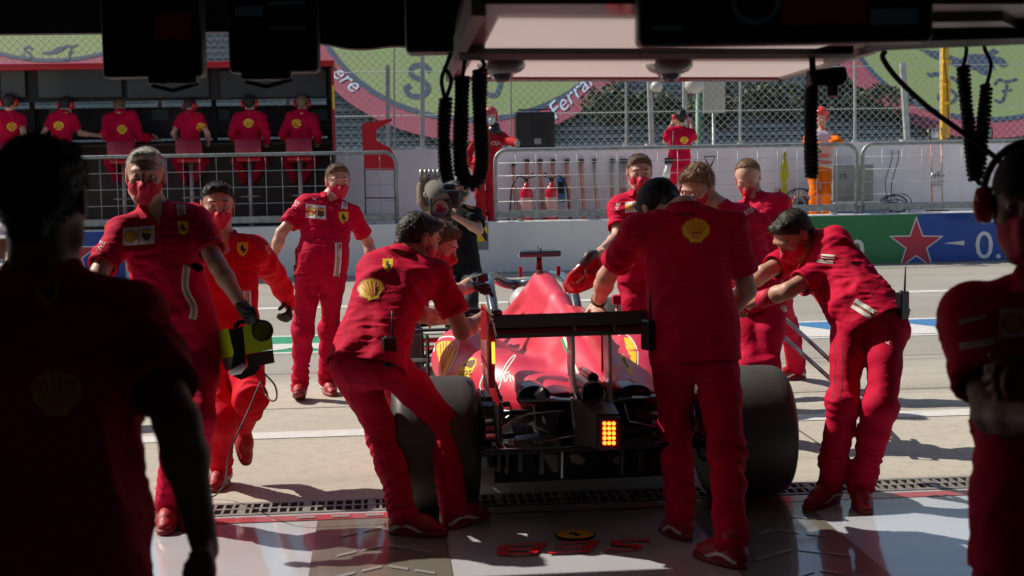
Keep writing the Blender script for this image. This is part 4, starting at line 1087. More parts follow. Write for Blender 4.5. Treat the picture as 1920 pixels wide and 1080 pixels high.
            if q < 1.6 and not shoem:
                bv = bvh_of(so)
                for sd_ in (-1, 1):
                    pts = smooth2([(-.055, .030), (-.01, .052), (.04, .050), (.09, .030), (.115, .022)], 4); pj = lambda x, y, sd_=sd_: (sp(sd_ * .12, x, y), -fs * sd_)
                    mark('form_stripe', None, [([(stroke(pts, [.018] * 4 + [.014] * (len(pts) - 4)), [])], M_WHITE)], so, step=.02, bvh=bv, proj=pj)
    # ---------- gloves
    for Ax, gl, hn, sd in ((AR, gloveR, handR, 1), (AL, gloveL, handL, -1)):
        if Ax and gl:
            e, w, f = Ax; S = SDF(); hn = hn or {}; n = hn.get('n', None); n = n if n is not None else nrm(-Fc * .3 + (Rt * -sd))
            hand_sdf(S, w, f - w, Vector(n), k, hn.get('curl', .6), .0022, hn.get('side', sd)); S.cone(w - nrm(w - e) * .035, w, .032 * k, .030 * k, .015)
            out(S, .0048 * max(1, q * .8), 'glove', gl if not isinstance(gl, bool) else M_GLOVE, 0)
    pr.__dict__.update(PEL=PEL, NK=NK, HD=HD, U=U, Fc=Fc, Rt=Rt, SHR=SHR, SHL=SHL, AR=AR, AL=AL, LR=LR, LL=LL, k=k, org=org, hp=hp, Fh=Fh, Rh=Rh, Uh=Uh, Fp=Fp, Rp=Rp, base=base)
    print('person', label[:30], 'headtop z', round((HD + Uh * .12 * k).z, 2), 'pel z', round(PEL.z, 2), 'D', round(PEL.y, 2))
    return pr

def back_badges(p, sc, sh, rx=1.0, rot=0.0):
    """scallop on the back and small shield under the collar, at photo pixels (x, y, size)"""
    bv = bvh_of(p.shirt)
    if sc:
        o, f, r = scallop(sc[0], sc[1], sc[2], rx, rot); mark('scallop_badge', None, [(o, M_REDP), (o if False else f, M_YEL), (r, M_REDP)], p.shirt, step=max(2.0, sc[2] / 4), bvh=None if False else bv)
    if sh:
        o, f, r = shield(sh[0], sh[1], sh[2], rx); mark('shield_badge', None, [(f, M_YEL), (r, M_BLK)], p.shirt, step=max(2.0, sh[2] / 3), bvh=bv)
def chest_badges(p, patch=None, sh=None, stripes=(), texts=()):
    """patch: (cx, cy, halfwidth, halfheight, skew); stripes: list of pixel polylines with width; texts: (string, cx, cy, size, rot)"""
    bv = bvh_of(p.shirt)
    if patch:
        cx, cy, w, hh, sk = patch; T = lambda x, y: (cx + x * w, cy + y * hh + sk * x * w)
        mark('sponsor_patch', None, [([([T(-1, -1), T(-.03, -1), T(-.03, 1), T(-1, 1)], []), ([T(.03, -1), T(1, -1), T(1, 1), T(.03, 1)], [])], M_WHITE)], p.shirt, step=4, bvh=bv)
        c1 = T(-.5, 0); o, f, r = scallop(c1[0], c1[1] + hh * .05, hh * .68); mark('scallop_badge', None, [(o, M_REDP), (f, M_YEL)], p.shirt, step=4, bvh=bv, lift=.003)
        c2 = T(.5, 0); o, f, r = shield(c2[0], c2[1], hh * .70, .95); top_ = [(c2[0] - hh * .5, c2[1] - hh * .55), (c2[0] + hh * .5, c2[1] - hh * .55), (c2[0] + hh * .5, c2[1] - hh * .1), (c2[0] - hh * .5, c2[1] - hh * .25)]
        mark('parcel_badge', None, [(f, M_BROWN), ([(top_, [])], M_YEL)], p.shirt, step=4, bvh=bv, lift=.003)
    if sh:
        o, f, r = shield(*sh); mark('shield_badge', None, [(f, M_YEL), (r, M_BLK)], p.shirt, step=4, bvh=bv)
    for pl, w in stripes:
        pts = smooth2(pl, 3); mark('stripe_tape', None, [([(stroke(pts, w), [])], M_WHITE), ([(stroke([(x + w * .12, y) for x, y in pts], w * .12), [])], M_GRN), ([(stroke([(x - w * .12, y) for x, y in pts], w * .12), [])], M_REDP)], p.shirt, step=5, bvh=bv)
    for s, cx, cy, sz, rt in texts:
        mark_text('lettering', None, s, lambda x, y: (cx + (x * cos(R(rt)) - y * sin(R(rt))) * sz, cy + (x * sin(R(rt)) + y * cos(R(rt))) * sz), M_WHITE, p.shirt, bvh=bv)
def radio(p, px, py, s=1.0):
    """belt radio clipped on the trousers where the photo shows it"""
    hit = bvh_of(p.trousers).ray_cast(EYE, ray(px, py))
    if hit[0] is None: hit = bvh_of(p.shirt).ray_cast(EYE, ray(px, py))
    if hit[0] is None: hit = (p.PEL + p.Rp * .15, p.Rp, 0, 0)
    c = hit[0] + hit[1] * .02; M = axis_to(p.U, p.Fc); n = hit[1]; n = nrm(Vector((n.x, n.y, 0))); M = Matrix((UP.cross(n), n, UP)).transposed()
    t = thing('belt_radio', None, 'radio', c); t['label'] = ''
    MB().box((0, 0, -.02), (.058 * s, .034 * s, .12 * s), rot=M, bev=.006).build('case', M_BPLA, t)
    MB().tube([M @ Vector((.018, 0, .04)), M @ Vector((.02, .002, .15 * s))], [.006, .004], 8).build('antenna', M_RUB, t)
    MB().tube([M @ Vector((-.012, 0, .035)), M @ Vector((-.012, 0, .055))], .007, 10).build('knob', M_RUB, t)
    return t

def seams(p, lines, which='trousers', w=1.6, m=None):
    """sewn seams and pocket edges at photo pixels"""
    t = getattr(p, which); bv = bvh_of(t)
    for l in lines: mark('seam', None, [([(stroke(smooth2(l, 4), w), [])], m or M_SEAM)], t, step=8, bvh=bv, lift=.0012)
# ------------------------------------------------------------------ the crew (each joint read off the photograph)
pC = person('man in red polo and mask walking toward the camera before the white pit wall', D=10.9, pel=(600, 508), neck=(618, 378), head=(633, 338, -1), look=(20, 10, 4), cyaw=12,
    armR=[(527, 437, -1), (507, 500, -1)], armL=[(690, 455, 1), (706, 515, -1)], legR=[(568, 620, -1), (562, 727, 'g')], legL=[(612, 612, -1), (614, 716, 'g')],
    foot=((5, -18), (20, 0)), hair='brown', cut='short', beer=.04)
chest_badges(pC, (592, 397, 19, 13, .12), (644, 408, 12), [([(648, 372), (645, 392)], 12), ([(634, 455), (634, 490), (628, 538)], 12)], [('WE', 555, 385, 12, -60)])
pA = person('grey haired man in red polo and mask carrying the yellow cooling fan', D=7.35, k=1.065, pel=(338, 632), neck=(292, 402), head=(273, 328, -1), look=(8, 8, -3), cyaw=18, pyaw=8,
    armR=[(178, 525, -1), (190, 625, -1)], armL=[(408, 497, -1), (461, 585, -1), (487, 598)], legR=[(335, 800, -1), (318, 950, 'g')], legL=[(372, 790, -1), (352, 925, 1)],
    foot=((5, 0), (10, 30)), hair='grey', cut='short', gloveL=True, handL=dict(curl=1.2, n=tuple(-CR)), beer=.02)
chest_badges(pA, (260, 442, 30, 17, -.08), (343, 428, 14), [([(338, 377), (341, 403)], 17), ([(350, 497), (347, 540), (363, 575), (361, 598)], 14)], [('WE', 190, 462, 14, -65), ('LN', 182, 478, 12, -5)])
pB = person('man in red race suit and black gloves stepping forward behind the grey haired man', D=8.15, pel=(425, 648), neck=(418, 452), head=(408, 383, -1), look=(15, 10, 0), cyaw=15,
    armR=[(362, 560, 1), (380, 640, -1)], armL=[(513, 515, 1), (541, 570, 1), (545, 608)], legR=[(403, 772, -1), (417, 880, 'g')], legL=[(470, 745, -1), (457, 797, 1)],
    foot=((-5, 0), (25, 62)), hair='black', cut='short', top='suit', gloveL=True, gloveR=True, handL=dict(curl=.5))
chest_badges(pB, None, (455, 467, 14), [([(463, 545), (465, 585)], 14)], [('WE', 499, 455, 13, 65), ('Lo', 503, 468, 13, 65)])
pD = person('man in red polo with his back turned, pushing the left end of the rear wing', D=7.15, k=1.04, pel=(693, 668), neck=(752, 488), head=(785, 447, 1), look=(120, 25, 0), cyaw=176, pyaw=170,
    sL=(702, 503, 1), sR=(822, 512, -1), armL=[(790, 590, 1), (860, 600, 1)], armR=[(866, 622, -1), (914, 590, 1), (938, 582)], legL=[(712, 818, -1), (757, 968, 'g')], legR=[(826, 795, -1), (850, 955, 'g')],
    foot=((130, -4), (75, 0)), hair='dark', cut='short', skin=SKIN2, gloveR=True, gloveL=True, handR=dict(curl=1.0, n=(0, 0, -1)), cap=None)
back_badges(pD, (696, 543, 24), (727, 497, 13), rot=-.25)
pE = person('man in red polo and gloves bent over the cockpit from the left side', D=8.5, pel=(692, 610), neck=(788, 497), head=(825, 458, 1), look=(75, 30, 0), cyaw=85, pyaw=95,
    sL=(800, 505, 1), sR=(770, 500, -1), armL=[(840, 560, 1), (892, 520, 1), (915, 515)], armR=[(845, 548, -1), (890, 538, 1), (925, 535)], legL=[(745, 730, 1), (770, 850, 'g')], legR=[(755, 740, -1), (730, 855, 'g')],
    hair='brown', cut='full', gloveR=True, gloveL=True, handR=dict(curl=.9, n=(0, 0, -1)), handL=dict(curl=.9, n=(0, 0, -1)))
pF = person('tall man in red polo and black cap seen from behind, leaning on the wing', D=6.85, k=1.10, pel=(1302, 650), neck=(1285, 408, 1), head=(1240, 393, 1), look=(205, 60, 0), cyaw=178, pyaw=176,
    sL=(1195, 432, 1), sR=(1372, 425, 1), armL=[(1137, 520, 1), (1120, 572, 1), (1128, 600)], armR=[(1400, 545, 1), (1345, 600, 1)], legL=[(1262, 828, -1), (1277, 972, 'g')], legR=[(1362, 848, -1), (1372, 1022, 'g')],
    foot=((215, 0), (198, 8)), hair='black', cap=('cap', mat('cap_black', (.012, .012, .014), .8), False, -.055), mask=True, handL=dict(curl=.8, n=(0, .2, -1)), beer=.03)
back_badges(pF, (1305, 433, 27), (1274, 384, 12))
pG = person('man in red polo and mask standing beyond the car, holding the red body cover', D=10.45, pel=(1208, 512), neck=(1203, 367), head=(1199, 322, -1), look=(2, 12, 0), cyaw=-12,
    armR=[(1158, 445, -1), (1128, 468, -1), (1108, 478)], armL=[(1262, 440, 1), (1262, 500, -1)], legR=[(1195, 640, -1), (1192, 742, 'g')], legL=[(1222, 640, -1), (1228, 740, 'g')],
    hair='brown', cut='short', handR=dict(curl=1.0, n=(0, 0, -1)))
chest_badges(pG, (1186, 388, 14, 10, -.1), None, [([(1234, 350), (1240, 366)], 12)], [('WE', 1158, 388, 10, -75)])
pH = person('man in glasses and red polo looking down beside the car at the right', D=9.1, k=1.04, pel=(1418, 560), neck=(1352, 398), head=(1308, 350, -1), look=(-40, 32, 0), cyaw=-38, pyaw=-25,
    sL=(1420, 418, 1), armL=[(1450, 492, 1), (1462, 560, -1), (1470, 592)], armR=[(1330, 480, 1), (1335, 540, -1)], legR=[(1408, 690, -1), (1405, 800, 'g')], legL=[(1440, 690, -1), (1442, 798, 'g')],
    hair='fair', cut='full', beer=.05)
chest_badges(pH, None, (1364, 408, 11), [([(1361, 377), (1358, 400)], 13), ([(1375, 457), (1385, 490), (1396, 517)], 10)], [('MISSION', 1412, 392, 13, -30)])
pI = person('balding man in red top looking down behind the man in glasses', D=10.7, k=1.02, pel=(1440, 515), neck=(1418, 378), head=(1402, 332, -1), look=(-18, 42, 0), cyaw=-30, pyaw=-60,
    armL=[(1468, 455, 1), (1440, 520, -1)], armR=[(1385, 450, -1), (1395, 520, -1)], legL=[(1462, 610, -1), (1494, 690, 'g')], legR=[(1430, 640, -1), (1420, 730, 'g')],
    foot=((-75, 0), (-75, 0)), hair='fair', cut='bald')
chest_badges(pI, None, (1437, 425, 10), [], [('Ray', 1420, 400, 12, -30)])
pJ = person('dark haired man in red polo bending forward to push the right rear wheel', D=7.6, k=1.04, pel=(1632, 598), neck=(1530, 462), head=(1487, 440, -1), look=(-62, 45, 0), cyaw=-52, pyaw=-30,
    sR=(1495, 478, 1), sL=(1555, 500, -1), armR=[(1432, 512, -1), (1383, 548, 1)], armL=[(1478, 545, -1), (1408, 568, 1)], legR=[(1582, 762, -1), (1556, 912, 'g')], legL=[(1648, 768, -1), (1612, 915, 'g')],
    foot=((-45, 0), (-5, 0)), hair='dark', cut='short', skin=SKIN2, beer=.02)
chest_badges(pJ, None, None, [([(1600, 568), (1648, 598)], 20), ([(1540, 480), (1566, 482)], 7), ([(1532, 489), (1562, 492)], 6)], [('LE', 1459, 487, 14, -60)])

CAT = lambda x, y, r=5: [([(x - r, y - r * .6), (x - r * .2, y - r * .1), (x + r * .9, y - r * .7), (x + r * .3, y + r * .1), (x + r * .6, y + r * .9), (x, y + r * .4), (x - r * .5, y + r * .3)], [])]
for p_, x, y in ((pJ, 1665, 643), (pH, 1372, 590), (pC, 541, 590), (pA, 366, 640)):
    mark('jumping_cat_print', None, [(CAT(x, y), M_WHITE)], p_.trousers, step=6, bvh=bvh_of(p_.trousers))
mark('jumping_cat_print', None, [(CAT(590, 373, 5), M_WHITE)], pC.shirt, step=6, bvh=bvh_of(pC.shirt))
seams(pJ, [[(1563, 640), (1566, 690), (1560, 760)], [(1578, 645), (1580, 700), (1572, 765)], [(1600, 612), (1598, 650), (1612, 675)], [(1690, 640), (1685, 760), (1650, 880)]])
seams(pC, [[(548, 530), (556, 580), (551, 640)], [(598, 530), (600, 600)], [(640, 530), (632, 600), (627, 700)]], w=1.1)
seams(pC, [[(620, 400), (621, 425)], [(612, 384), (620, 402), (632, 385)]], 'shirt', 1.2)
seams(pF, [[(1210, 672), (1300, 680), (1385, 668)], [(1235, 700), (1275, 706)], [(1320, 706), (1362, 700)], [(1298, 690), (1300, 760)], [(1384, 720), (1385, 860), (1392, 980)]])
seams(pD, [[(640, 686), (700, 694), (758, 690)], [(656, 712), (690, 722)], [(712, 722), (745, 716)], [(648, 700), (670, 780), (705, 840), (735, 930)], [(700, 696), (712, 740), (760, 760)]])
seams(pF, [[(1200, 440), (1245, 418), (1288, 412), (1335, 416), (1372, 436)]], 'shirt'); seams(pD, [[(694, 512), (735, 505), (790, 520), (815, 540)]], 'shirt'); seams(pJ, [[(1560, 470), (1600, 500), (1640, 560)]], 'shirt')
seams(pA, [[(300, 405), (305, 445), (306, 470)]], 'shirt', 1.6)
# ================================================================== THE RACING CAR
CAR_P = CR * .39 + CF * 7.55; CAR_RZ = -YAW + R(6.6)
CM = Matrix.Translation(CAR_P) @ Matrix.Rotation(CAR_RZ, 4, 'Z'); CMI = CM.inverted()
car = thing('racing_car', 'red single seater racing car seen from behind, rolled backward toward the garage by the crew', 'racing car', CAR_P, CAR_RZ)
def cp(px, py, yl):
    """photo pixel on the plane y = yl of the car (car coordinates)"""
    e = CMI @ EYE; d = CMI.to_3x3() @ ray(px, py); return e + d * ((yl - e.y) / d.y)
M_CAR = mat('car_red', (0.68, 0.008, 0.045), .42, coat=.5, spec=.7, var=.02, vscale=2)
M_CARG = mat('car_red_gloss', (0.60, 0.004, 0.02), .2, coat=.6)
M_CARB = mat('carbon_black', (.010, .010, .011), .28, coat=.4, bump=.06, bscale=240)
M_CARB2 = mat('carbon_satin', (.065, .052, .047), .38, bump=.1, bscale=200)
M_TYRE = mat('tyre_rubber', (.062, .058, .052), .55, bump=.12, bscale=30, var=.18, vscale=5, spec=.45)
M_METAL = mat('dull_metal', (.38, .37, .35), .35, metal=.9, var=.15)
M_CAR.node_tree.nodes['Principled BSDF'].inputs['Coat Roughness'].default_value = .38
B = SDF()
for a, b, ra, rb, fl in (((0, 1.74, .985), (0, 1.05, .92), .072, .058, None), ((0, 1.05, .93), (0, .35, .81), .050, .050, None), ((0, .35, .76), (0, -.45, .66), .070, .050, None),
        ((0, 1.72, .86), (0, 1.0, .78), .105, .105, None), ((0, 1.68, .74), (0, .9, .66), .125, .150, None), ((0, .9, .68), (0, .1, .56), .18, .16, None), ((0, .1, .56), (0, -.5, .57), .16, .085, None),
        ((0, 1.8, .50), (0, .6, .46), .30, .24, None), ((0, 2.9, .46), (0, 3.5, .45), .24, .18, (Vector((0, 0, 1)), .8)), ((0, 1.9, .46), (0, 2.9, .46), .30, .25, (Vector((0, 0, 1)), .8)), ((0, 3.5, .45), (0, 4.75, .26), .17, .085, (Vector((0, 0, 1)), .75))):
    B.cone(a, b, ra, rb, .10 if ra > .08 else .06, flat=fl)
for s_ in (-1, 1):
    B.cone((s_ * .49, 1.75, .50), (s_ * .47, 1.15, .50), .215, .215, .08); B.cone((s_ * .47, 1.15, .50), (s_ * .34, .45, .50), .215, .185, .10)
    B.cone((s_ * .34, .45, .50), (s_ * .22, -.12, .53), .185, .12, .10); B.cone((s_ * .22, -.12, .53), (s_ * .20, -.42, .57), .12, .08, .06)
    B.cone((s_ * .10, 1.74, .92), (s_ * .22, 2.0, .70), .03, .05, .06)
B.ell((0, 2.42, .74), (.235, .42, .26), k=.03, sub=True)
for s_ in (-1, 1): B.ell((s_ * .52, 2.02, .54), (.16, .16, .10), k=.02, sub=True); B.ell((s_ * .23, -.50, .57), (.085, .16, .05), k=.01, sub=True)
B.ell((0, 1.88, .93), (.065, .16, .055), k=.01, sub=True)
B.cut((0, 0, .27), (0, 0, -1), .02); B.cut((0, .42, .27), (0, -.42, -1), .02)
V, Q = B.mesh(.014); V = relax(V, Q, 14)
body = mesh_np('bodywork', V, Q, M_CAR, car)
def mb_part(nm, m, build, par=None):
    mb = MB(); build(mb); return mb.build(nm, m, par or car)
# floor and diffuser
fl = MB()
outline = [(-.30, -.30), (-.62, .20), (-.78, .9), (-.80, 1.9), (-.55, 2.4), (-.30, 2.9), (.30, 2.9), (.55, 2.4), (.80, 1.9), (.78, .9), (.62, .20), (.30, -.30)]
fl.prism([(x, y, .20 + .02 * max(0, 2.4 - y)) for x, y in outline], Vector((0, 0, .02))); fl.build('floor', M_CARB, car)
yd = -.62
df = MB()
L_, R_ = cp(908, 842, yd), cp(1262, 838, yd)
rows = []
for (yy, dz) in ((.10, -.16), (-.15, -.11), (-.40, -.035), (yd, 0.0), (yd - .03, .012)):
    rows.append([Vector((L_.x + (R_.x - L_.x) * t, yy, L_.z + (R_.z - L_.z) * t + dz - .02 * (2 * t - 1)**2)) for t in [i / 14 for i in range(15)]])
df.grid(rows); df.grid([[p + Vector((0, 0, -.014)) for p in r] for r in rows]); df.box(((L_.x + R_.x) / 2, yd - .03, (L_.z + R_.z) / 2 + .004), (R_.x - L_.x, .02, .026), bev=.004)
dfo = df.build('diffuser', M_CARB, car)
for px, yb, w, m in ((935, 880, 5, M_CARB), (950, 888, 5, M_CARB), (975, 884, 8, M_CARB), (1015, 888, 9, M_CARB), (1053, 896, 4, M_METAL), (1166, 890, 4, M_CARB2), (1200, 886, 8, M_CARB), (1225, 884, 6, M_CARB)):
    a = cp(px, 842, yd); b = cp(px, yb, yd); ww = w / 420 / 2
    mb = MB(); mb.prism([Vector((a.x - ww, yd - .02, a.z)), Vector((b.x - ww, yd - .01, b.z)), Vector((b.x - ww, yd + .12, b.z + .01)), Vector((b.x - ww, yd + .45, b.z + .03)), Vector((a.x - ww, yd + .40, a.z - .03))], Vector((2 * ww, 0, 0))); mb.build('diffuser_strake', m, dfo)
for pts in ([(1018, 852), (1046, 852), (1046, 882), (1040, 888), (1026, 868)], [(1068, 852), (1085, 852), (1098, 864), (1090, 872), (1070, 866)], [(1150, 864), (1162, 852), (1162, 876)]):
    mb = MB(); mb.prism([cp(x, y, yd + .06) for x, y in pts], Vector((0, .012, 0))); mb.build('diffuser_plate', mat('plate_bronze', (.16, .14, .11), .4, metal=.4), dfo)
mb = MB(); mb.box(cp(1090, 868, yd + .3), (.86, .02, .16)); mb.build('diffuser_inner', M_DARK, dfo)
mb = MB()
for i in range(6): mb.tube([cp(912 + i * 8, 850, yd + .05 * i), cp(916 + i * 9, 868 + 5 * (i % 3), yd + .04), cp(921 + i * 8, 882 + 6 * ((i + 1) % 2), yd)], [.008, .012, .002], 6)
mb.build('edge_fins', M_CARB, dfo)
# crash structure, rain light
mb = MB()
st_ = [(-.25, (1060, 742), (1135, 742), (1140, 842), (1064, 842)), (-.70, (1078, 750), (1150, 756), (1158, 838), (1082, 836))]
q0 = [cp(x, y, st_[0][0]) for x, y in st_[0][1:]]; q1 = [cp(x, y, st_[1][0]) for x, y in st_[1][1:]]; q2 = [cp(x, y, -.92) for x, y in ((1118, 776), (1161, 776), (1161, 839), (1118, 839))]
mb.grid([q0, q1, q2], close=True, smooth=False); n_ = len(mb.v); mb.f.append((n_ - 4, n_ - 3, n_ - 2, n_ - 1)); mb.m.append(0); mb.sm.append(False); mb.build('crash_structure', M_CARB2, car)
rl = MB(); c = cp(1142, 811, -.93); w_, h_ = 44 / 421, 62 / 421; rl.box((c.x, -.945, c.z), (w_, .03, h_), bev=.006); rlo = rl.build('rain_light', mat('lamp_case_red_glow', (.05, .002, .004), .4), car)  # black case tinted red, the LED glow put into its colour
M_LED = mat('led_red', (.9, .1, .02), .3, emit=(1.0, .13, .012), es=6); M_LEDY = mat('led_yellow', (.9, .5, .05), .3, emit=(1.0, .42, .03), es=2.2)
for r_ in range(5):
    for k_ in range(3):
        p_ = cp(1133.5 + k_ * 8.5, 794 + r_ * 9.1, -.962)
        mb = MB(); mb.lathe([(.0088, 0), (.0086, .005), (.005, .008), (.0001, .0085)], p_, axis_to((0, -1, 0)), 12); mb.build('led', M_LED, rlo)
# small pieces round the gearbox: heat shields, brake pipes, stays
for pts, m, y0 in (([(1003, 742), (1018, 730), (1024, 744), (1012, 756)], M_METAL, -.50), ([(968, 826), (1012, 820), (1050, 828), (1052, 836), (966, 838)], M_METAL, -.52), ([(1172, 826), (1240, 818), (1244, 826), (1176, 836)], M_METAL, -.5),
        ([(905, 760), (944, 764), (948, 786), (908, 780)], M_CARB2, -.42), ([(960, 800), (1000, 806), (1002, 812), (962, 812)], mat('carbon_blue', (.06, .075, .09), .25, coat=.6), -.5), ([(1190, 772), (1244, 780), (1242, 790), (1196, 784)], M_CARB2, -.5), ([(1165, 806), (1240, 800), (1240, 806), (1168, 814)], mat('carbon_blue', (.06, .075, .09), .25, coat=.6), -.48)):
    mb = MB(); mb.prism([cp(x, y, y0) for x, y in pts], Vector((0, .05, .012))); mb.build('heat_shield', m, car)
for pts in ([(985, 838), (1050, 822), (1084, 816), (1110, 830), (1122, 842)], [(1084, 816), (1084, 838)], [(1000, 760), (1004, 800), (1030, 812)], [(1170, 758), (1180, 790), (1230, 800)], [(960, 790), (990, 776), (1060, 770)]):
    mb = MB(); mb.tube([cp(x, y, -.60) for x, y in pts], .0045, 6); mb.build('stay_rod', M_METAL, car)
for px in (1000, 1030, 1206, 1228): mb = MB(); mb.box(cp(px, 838, -.58), (.012, .10, .05)); mb.build('strake_foot', M_CARB2, car)
# exhausts
def pipe(nm, px, py, r_px, yl, fwd_px, m):
    c = cp(px, py, yl); r = r_px / (F_PX / (7.55 + yl)); f = cp(fwd_px[0], fwd_px[1], yl + .35); d = nrm(c - f); mb = MB()
    L = (c - f).length
    mb.lathe([(r * .80, 0), (r * .9, L * .3), (r * 1.0, L * .85), (r * 1.04, L), (r * .96, L), (r * .90, L * .9), (r * .86, L * .4), (.001, L * .35)], f, axis_to(d), 28); o = mb.build(nm, [m], car)
M_INC = ramp_mat('heated_metal', [(.3, (.25, .30, .55)), (.45, (.55, .30, .32)), (.6, (.50, .42, .38)), (.75, (.20, .30, .50))], scale=9, rough=.22, metal=.9, distort=1.0)
pipe('exhaust_pipe', 1113, 738, 22, -.72, (1086, 716), M_INC); pipe('wastegate_pipe', 1113, 709, 9.5, -.66, (1092, 694), M_INC)
mb = MB(); mb.lathe([(.001, 0), (.043, 0)], cp(1112, 737, -.55), axis_to((0, -1, 0)), 20); mb.build('pipe_bore', M_DARK, car)
# rear cooling outlets
for cx, cy, a, b in ((1000, 738, 29, 17), (1186, 736, 32, 17)):
    c = cp(cx, cy, -.40); s_ = F_PX / 7.15; mb = MB(); ring = lambda k_, y_: [Vector((c.x + a / s_ * k_ * cos(t), y_, c.z + b / s_ * k_ * sin(t))) for t in [2 * pi * i / 28 for i in range(28)]]
    mb.grid([ring(1.0, -.25), ring(1.05, -.44), ring(1.0, -.45), ring(.92, -.44), ring(.85, -.25), ring(.01, -.22)], close=True); mb.build('cooling_outlet', M_CARB, car)
gb = MB(); gb.raw([(-.26, -.30, .24), (.26, -.30, .24), (.22, -.46, .56), (-.22, -.46, .56), (-.45, .5, .24), (.45, .5, .24), (.40, .3, .45), (-.40, .3, .45)], [(0, 1, 2, 3), (4, 7, 6, 5), (0, 4, 5, 1), (3, 2, 6, 7), (0, 3, 7, 4), (1, 5, 6, 2)]); gb.build('gearbox_cover', M_DARK, car)
# lower beam and suspension
for (x0, y0, x1, y1) in ((972, 752, 1082, 750), (1128, 752, 1245, 744)):
    a, b = cp(x0, y0, -.46), cp(x1, y1, -.46); mb = MB(); pr_ = [(-.06, 0), (-.03, .010), (.03, .012), (.10, 0), (.03, -.008), (-.03, -.008)]
    mb.grid([[p_ + Vector((0, y_, z_)) for y_, z_ in pr_] for p_ in (a, a.lerp(b, .5) + Vector((0, 0, .006)), b)], close=True); mb.build('beam_wing', mat('carbon_blue', (.06, .075, .09), .25, coat=.6), car)
def arms(pts, nm='suspension_arm', m=M_CARB, r=.013):
    mb = MB(); mb.tube(pts, r, 8); mb.build(nm, m, car)
for s_ in (-1, 1):
    for a, b in (((.12, .18, .50), (.60, .02, .46)), ((.12, -.28, .48), (.60, -.03, .46)), ((.12, .15, .30), (.60, .02, .24)), ((.12, -.25, .28), (.60, -.03, .24)), ((.10, -.1, .36), (.60, -.12, .34)), ((.16, .1, .56), (.58, .05, .30))):
        arms([(s_ * a[0], a[1], a[2] + .03), (s_ * b[0], b[1], b[2] + .03)], r=.015)
    for a, b in (((.20, 3.45, .56), (.68, 3.62, .50)), ((.20, 3.85, .54), (.68, 3.66, .50)), ((.20, 3.40, .34), (.68, 3.60, .22)), ((.18, 3.9, .34), (.68, 3.66, .22)), ((.18, 3.6, .60), (.68, 3.62, .24))):
        arms([(s_ * a[0], a[1], a[2]), (s_ * b[0], b[1], b[2])], r=.012)
# rear wing
rw_y = -.74
def foil(mb, le, te, x0, x1, th, n=12, sag=0.0):
    """le, te: (y, z)"""
    prof = []
    for t in (0, .04, .15, .4, .7, 1.0): prof.append((t, th * (1.6 * math.sqrt(t) - 1.6 * t)))
    pr_ = [(t, z) for t, z in prof] + [(t, -z * .4) for t, z in prof[::-1]][1:-1]
    rows = []
    for i in range(n + 1):
        x = x0 + (x1 - x0) * i / n; s_ = sag * (1 - (2 * i / n - 1)**2); rows.append([Vector((x, le[0] + (te[0] - le[0]) * t, le[1] + (te[1] - le[1]) * t + z + s_)) for t, z in pr_])
    mb.grid(rows, close=True); b = len(mb.v); k_ = len(pr_); mb.f.append(tuple(range(b - k_, b))); mb.m.append(0); mb.sm.append(False); mb.f.append(tuple(range(b - (n + 1) * k_, b - n * k_))); mb.m.append(0); mb.sm.append(False)
xl, xr = cp(922, 600, rw_y).x, cp(922, 600, rw_y).x + 1.03
zt = cp(1080, 586, rw_y).z; zb = cp(1080, 612, rw_y).z; zm = cp(1080, 622, rw_y + .04).z; zn = cp(1080, 632, rw_y + .04).z
mb = MB(); foil(mb, (rw_y + .17, zb - .02), (rw_y, zt), xl, xr, .014); mb.grid([[Vector((xl, rw_y + .02, zb)), Vector((xl, rw_y, zt - .004))], [Vector((xr, rw_y + .02, zb)), Vector((xr, rw_y, zt - .004))]]); fp_ = mb.build('wing_flap', M_CARB2, car)
mb = MB(); foil(mb, (rw_y + .40, zn + .01), (rw_y + .08, zm + .012), xl, xr, .03); mb.build('main_plane', M_CARG, car)
mb = MB(); mb.box(((xl + xr) / 2, rw_y + .07, (zm + zn) / 2), (xr - xl - .01, .014, zm - zn), bev=.004); mb.build('main_plane_edge', mat('wing_grey', (.14, .13, .125), .4, coat=.4), car)
mb = MB(); z1_, z2_ = cp(1080, 613.5, rw_y + .10).z, cp(1080, 621, rw_y + .10).z; mb.box(((xl + xr) / 2, rw_y + .10, (z1_ + z2_) / 2), (xr - xl - .02, .02, z1_ - z2_), bev=.002); mb.build('main_plane_lit_strip', mat('sky_lit_red', (.65, .03, .08), .3, coat=.5), car)  # added strip: sky light on the red main plane, put into the colour
for px in (1075, 1150): mb = MB(); c = cp(px, 614, rw_y + .05); mb.box(c, (.012, .06, .03)); mb.build('slot_bracket', M_METAL, car)
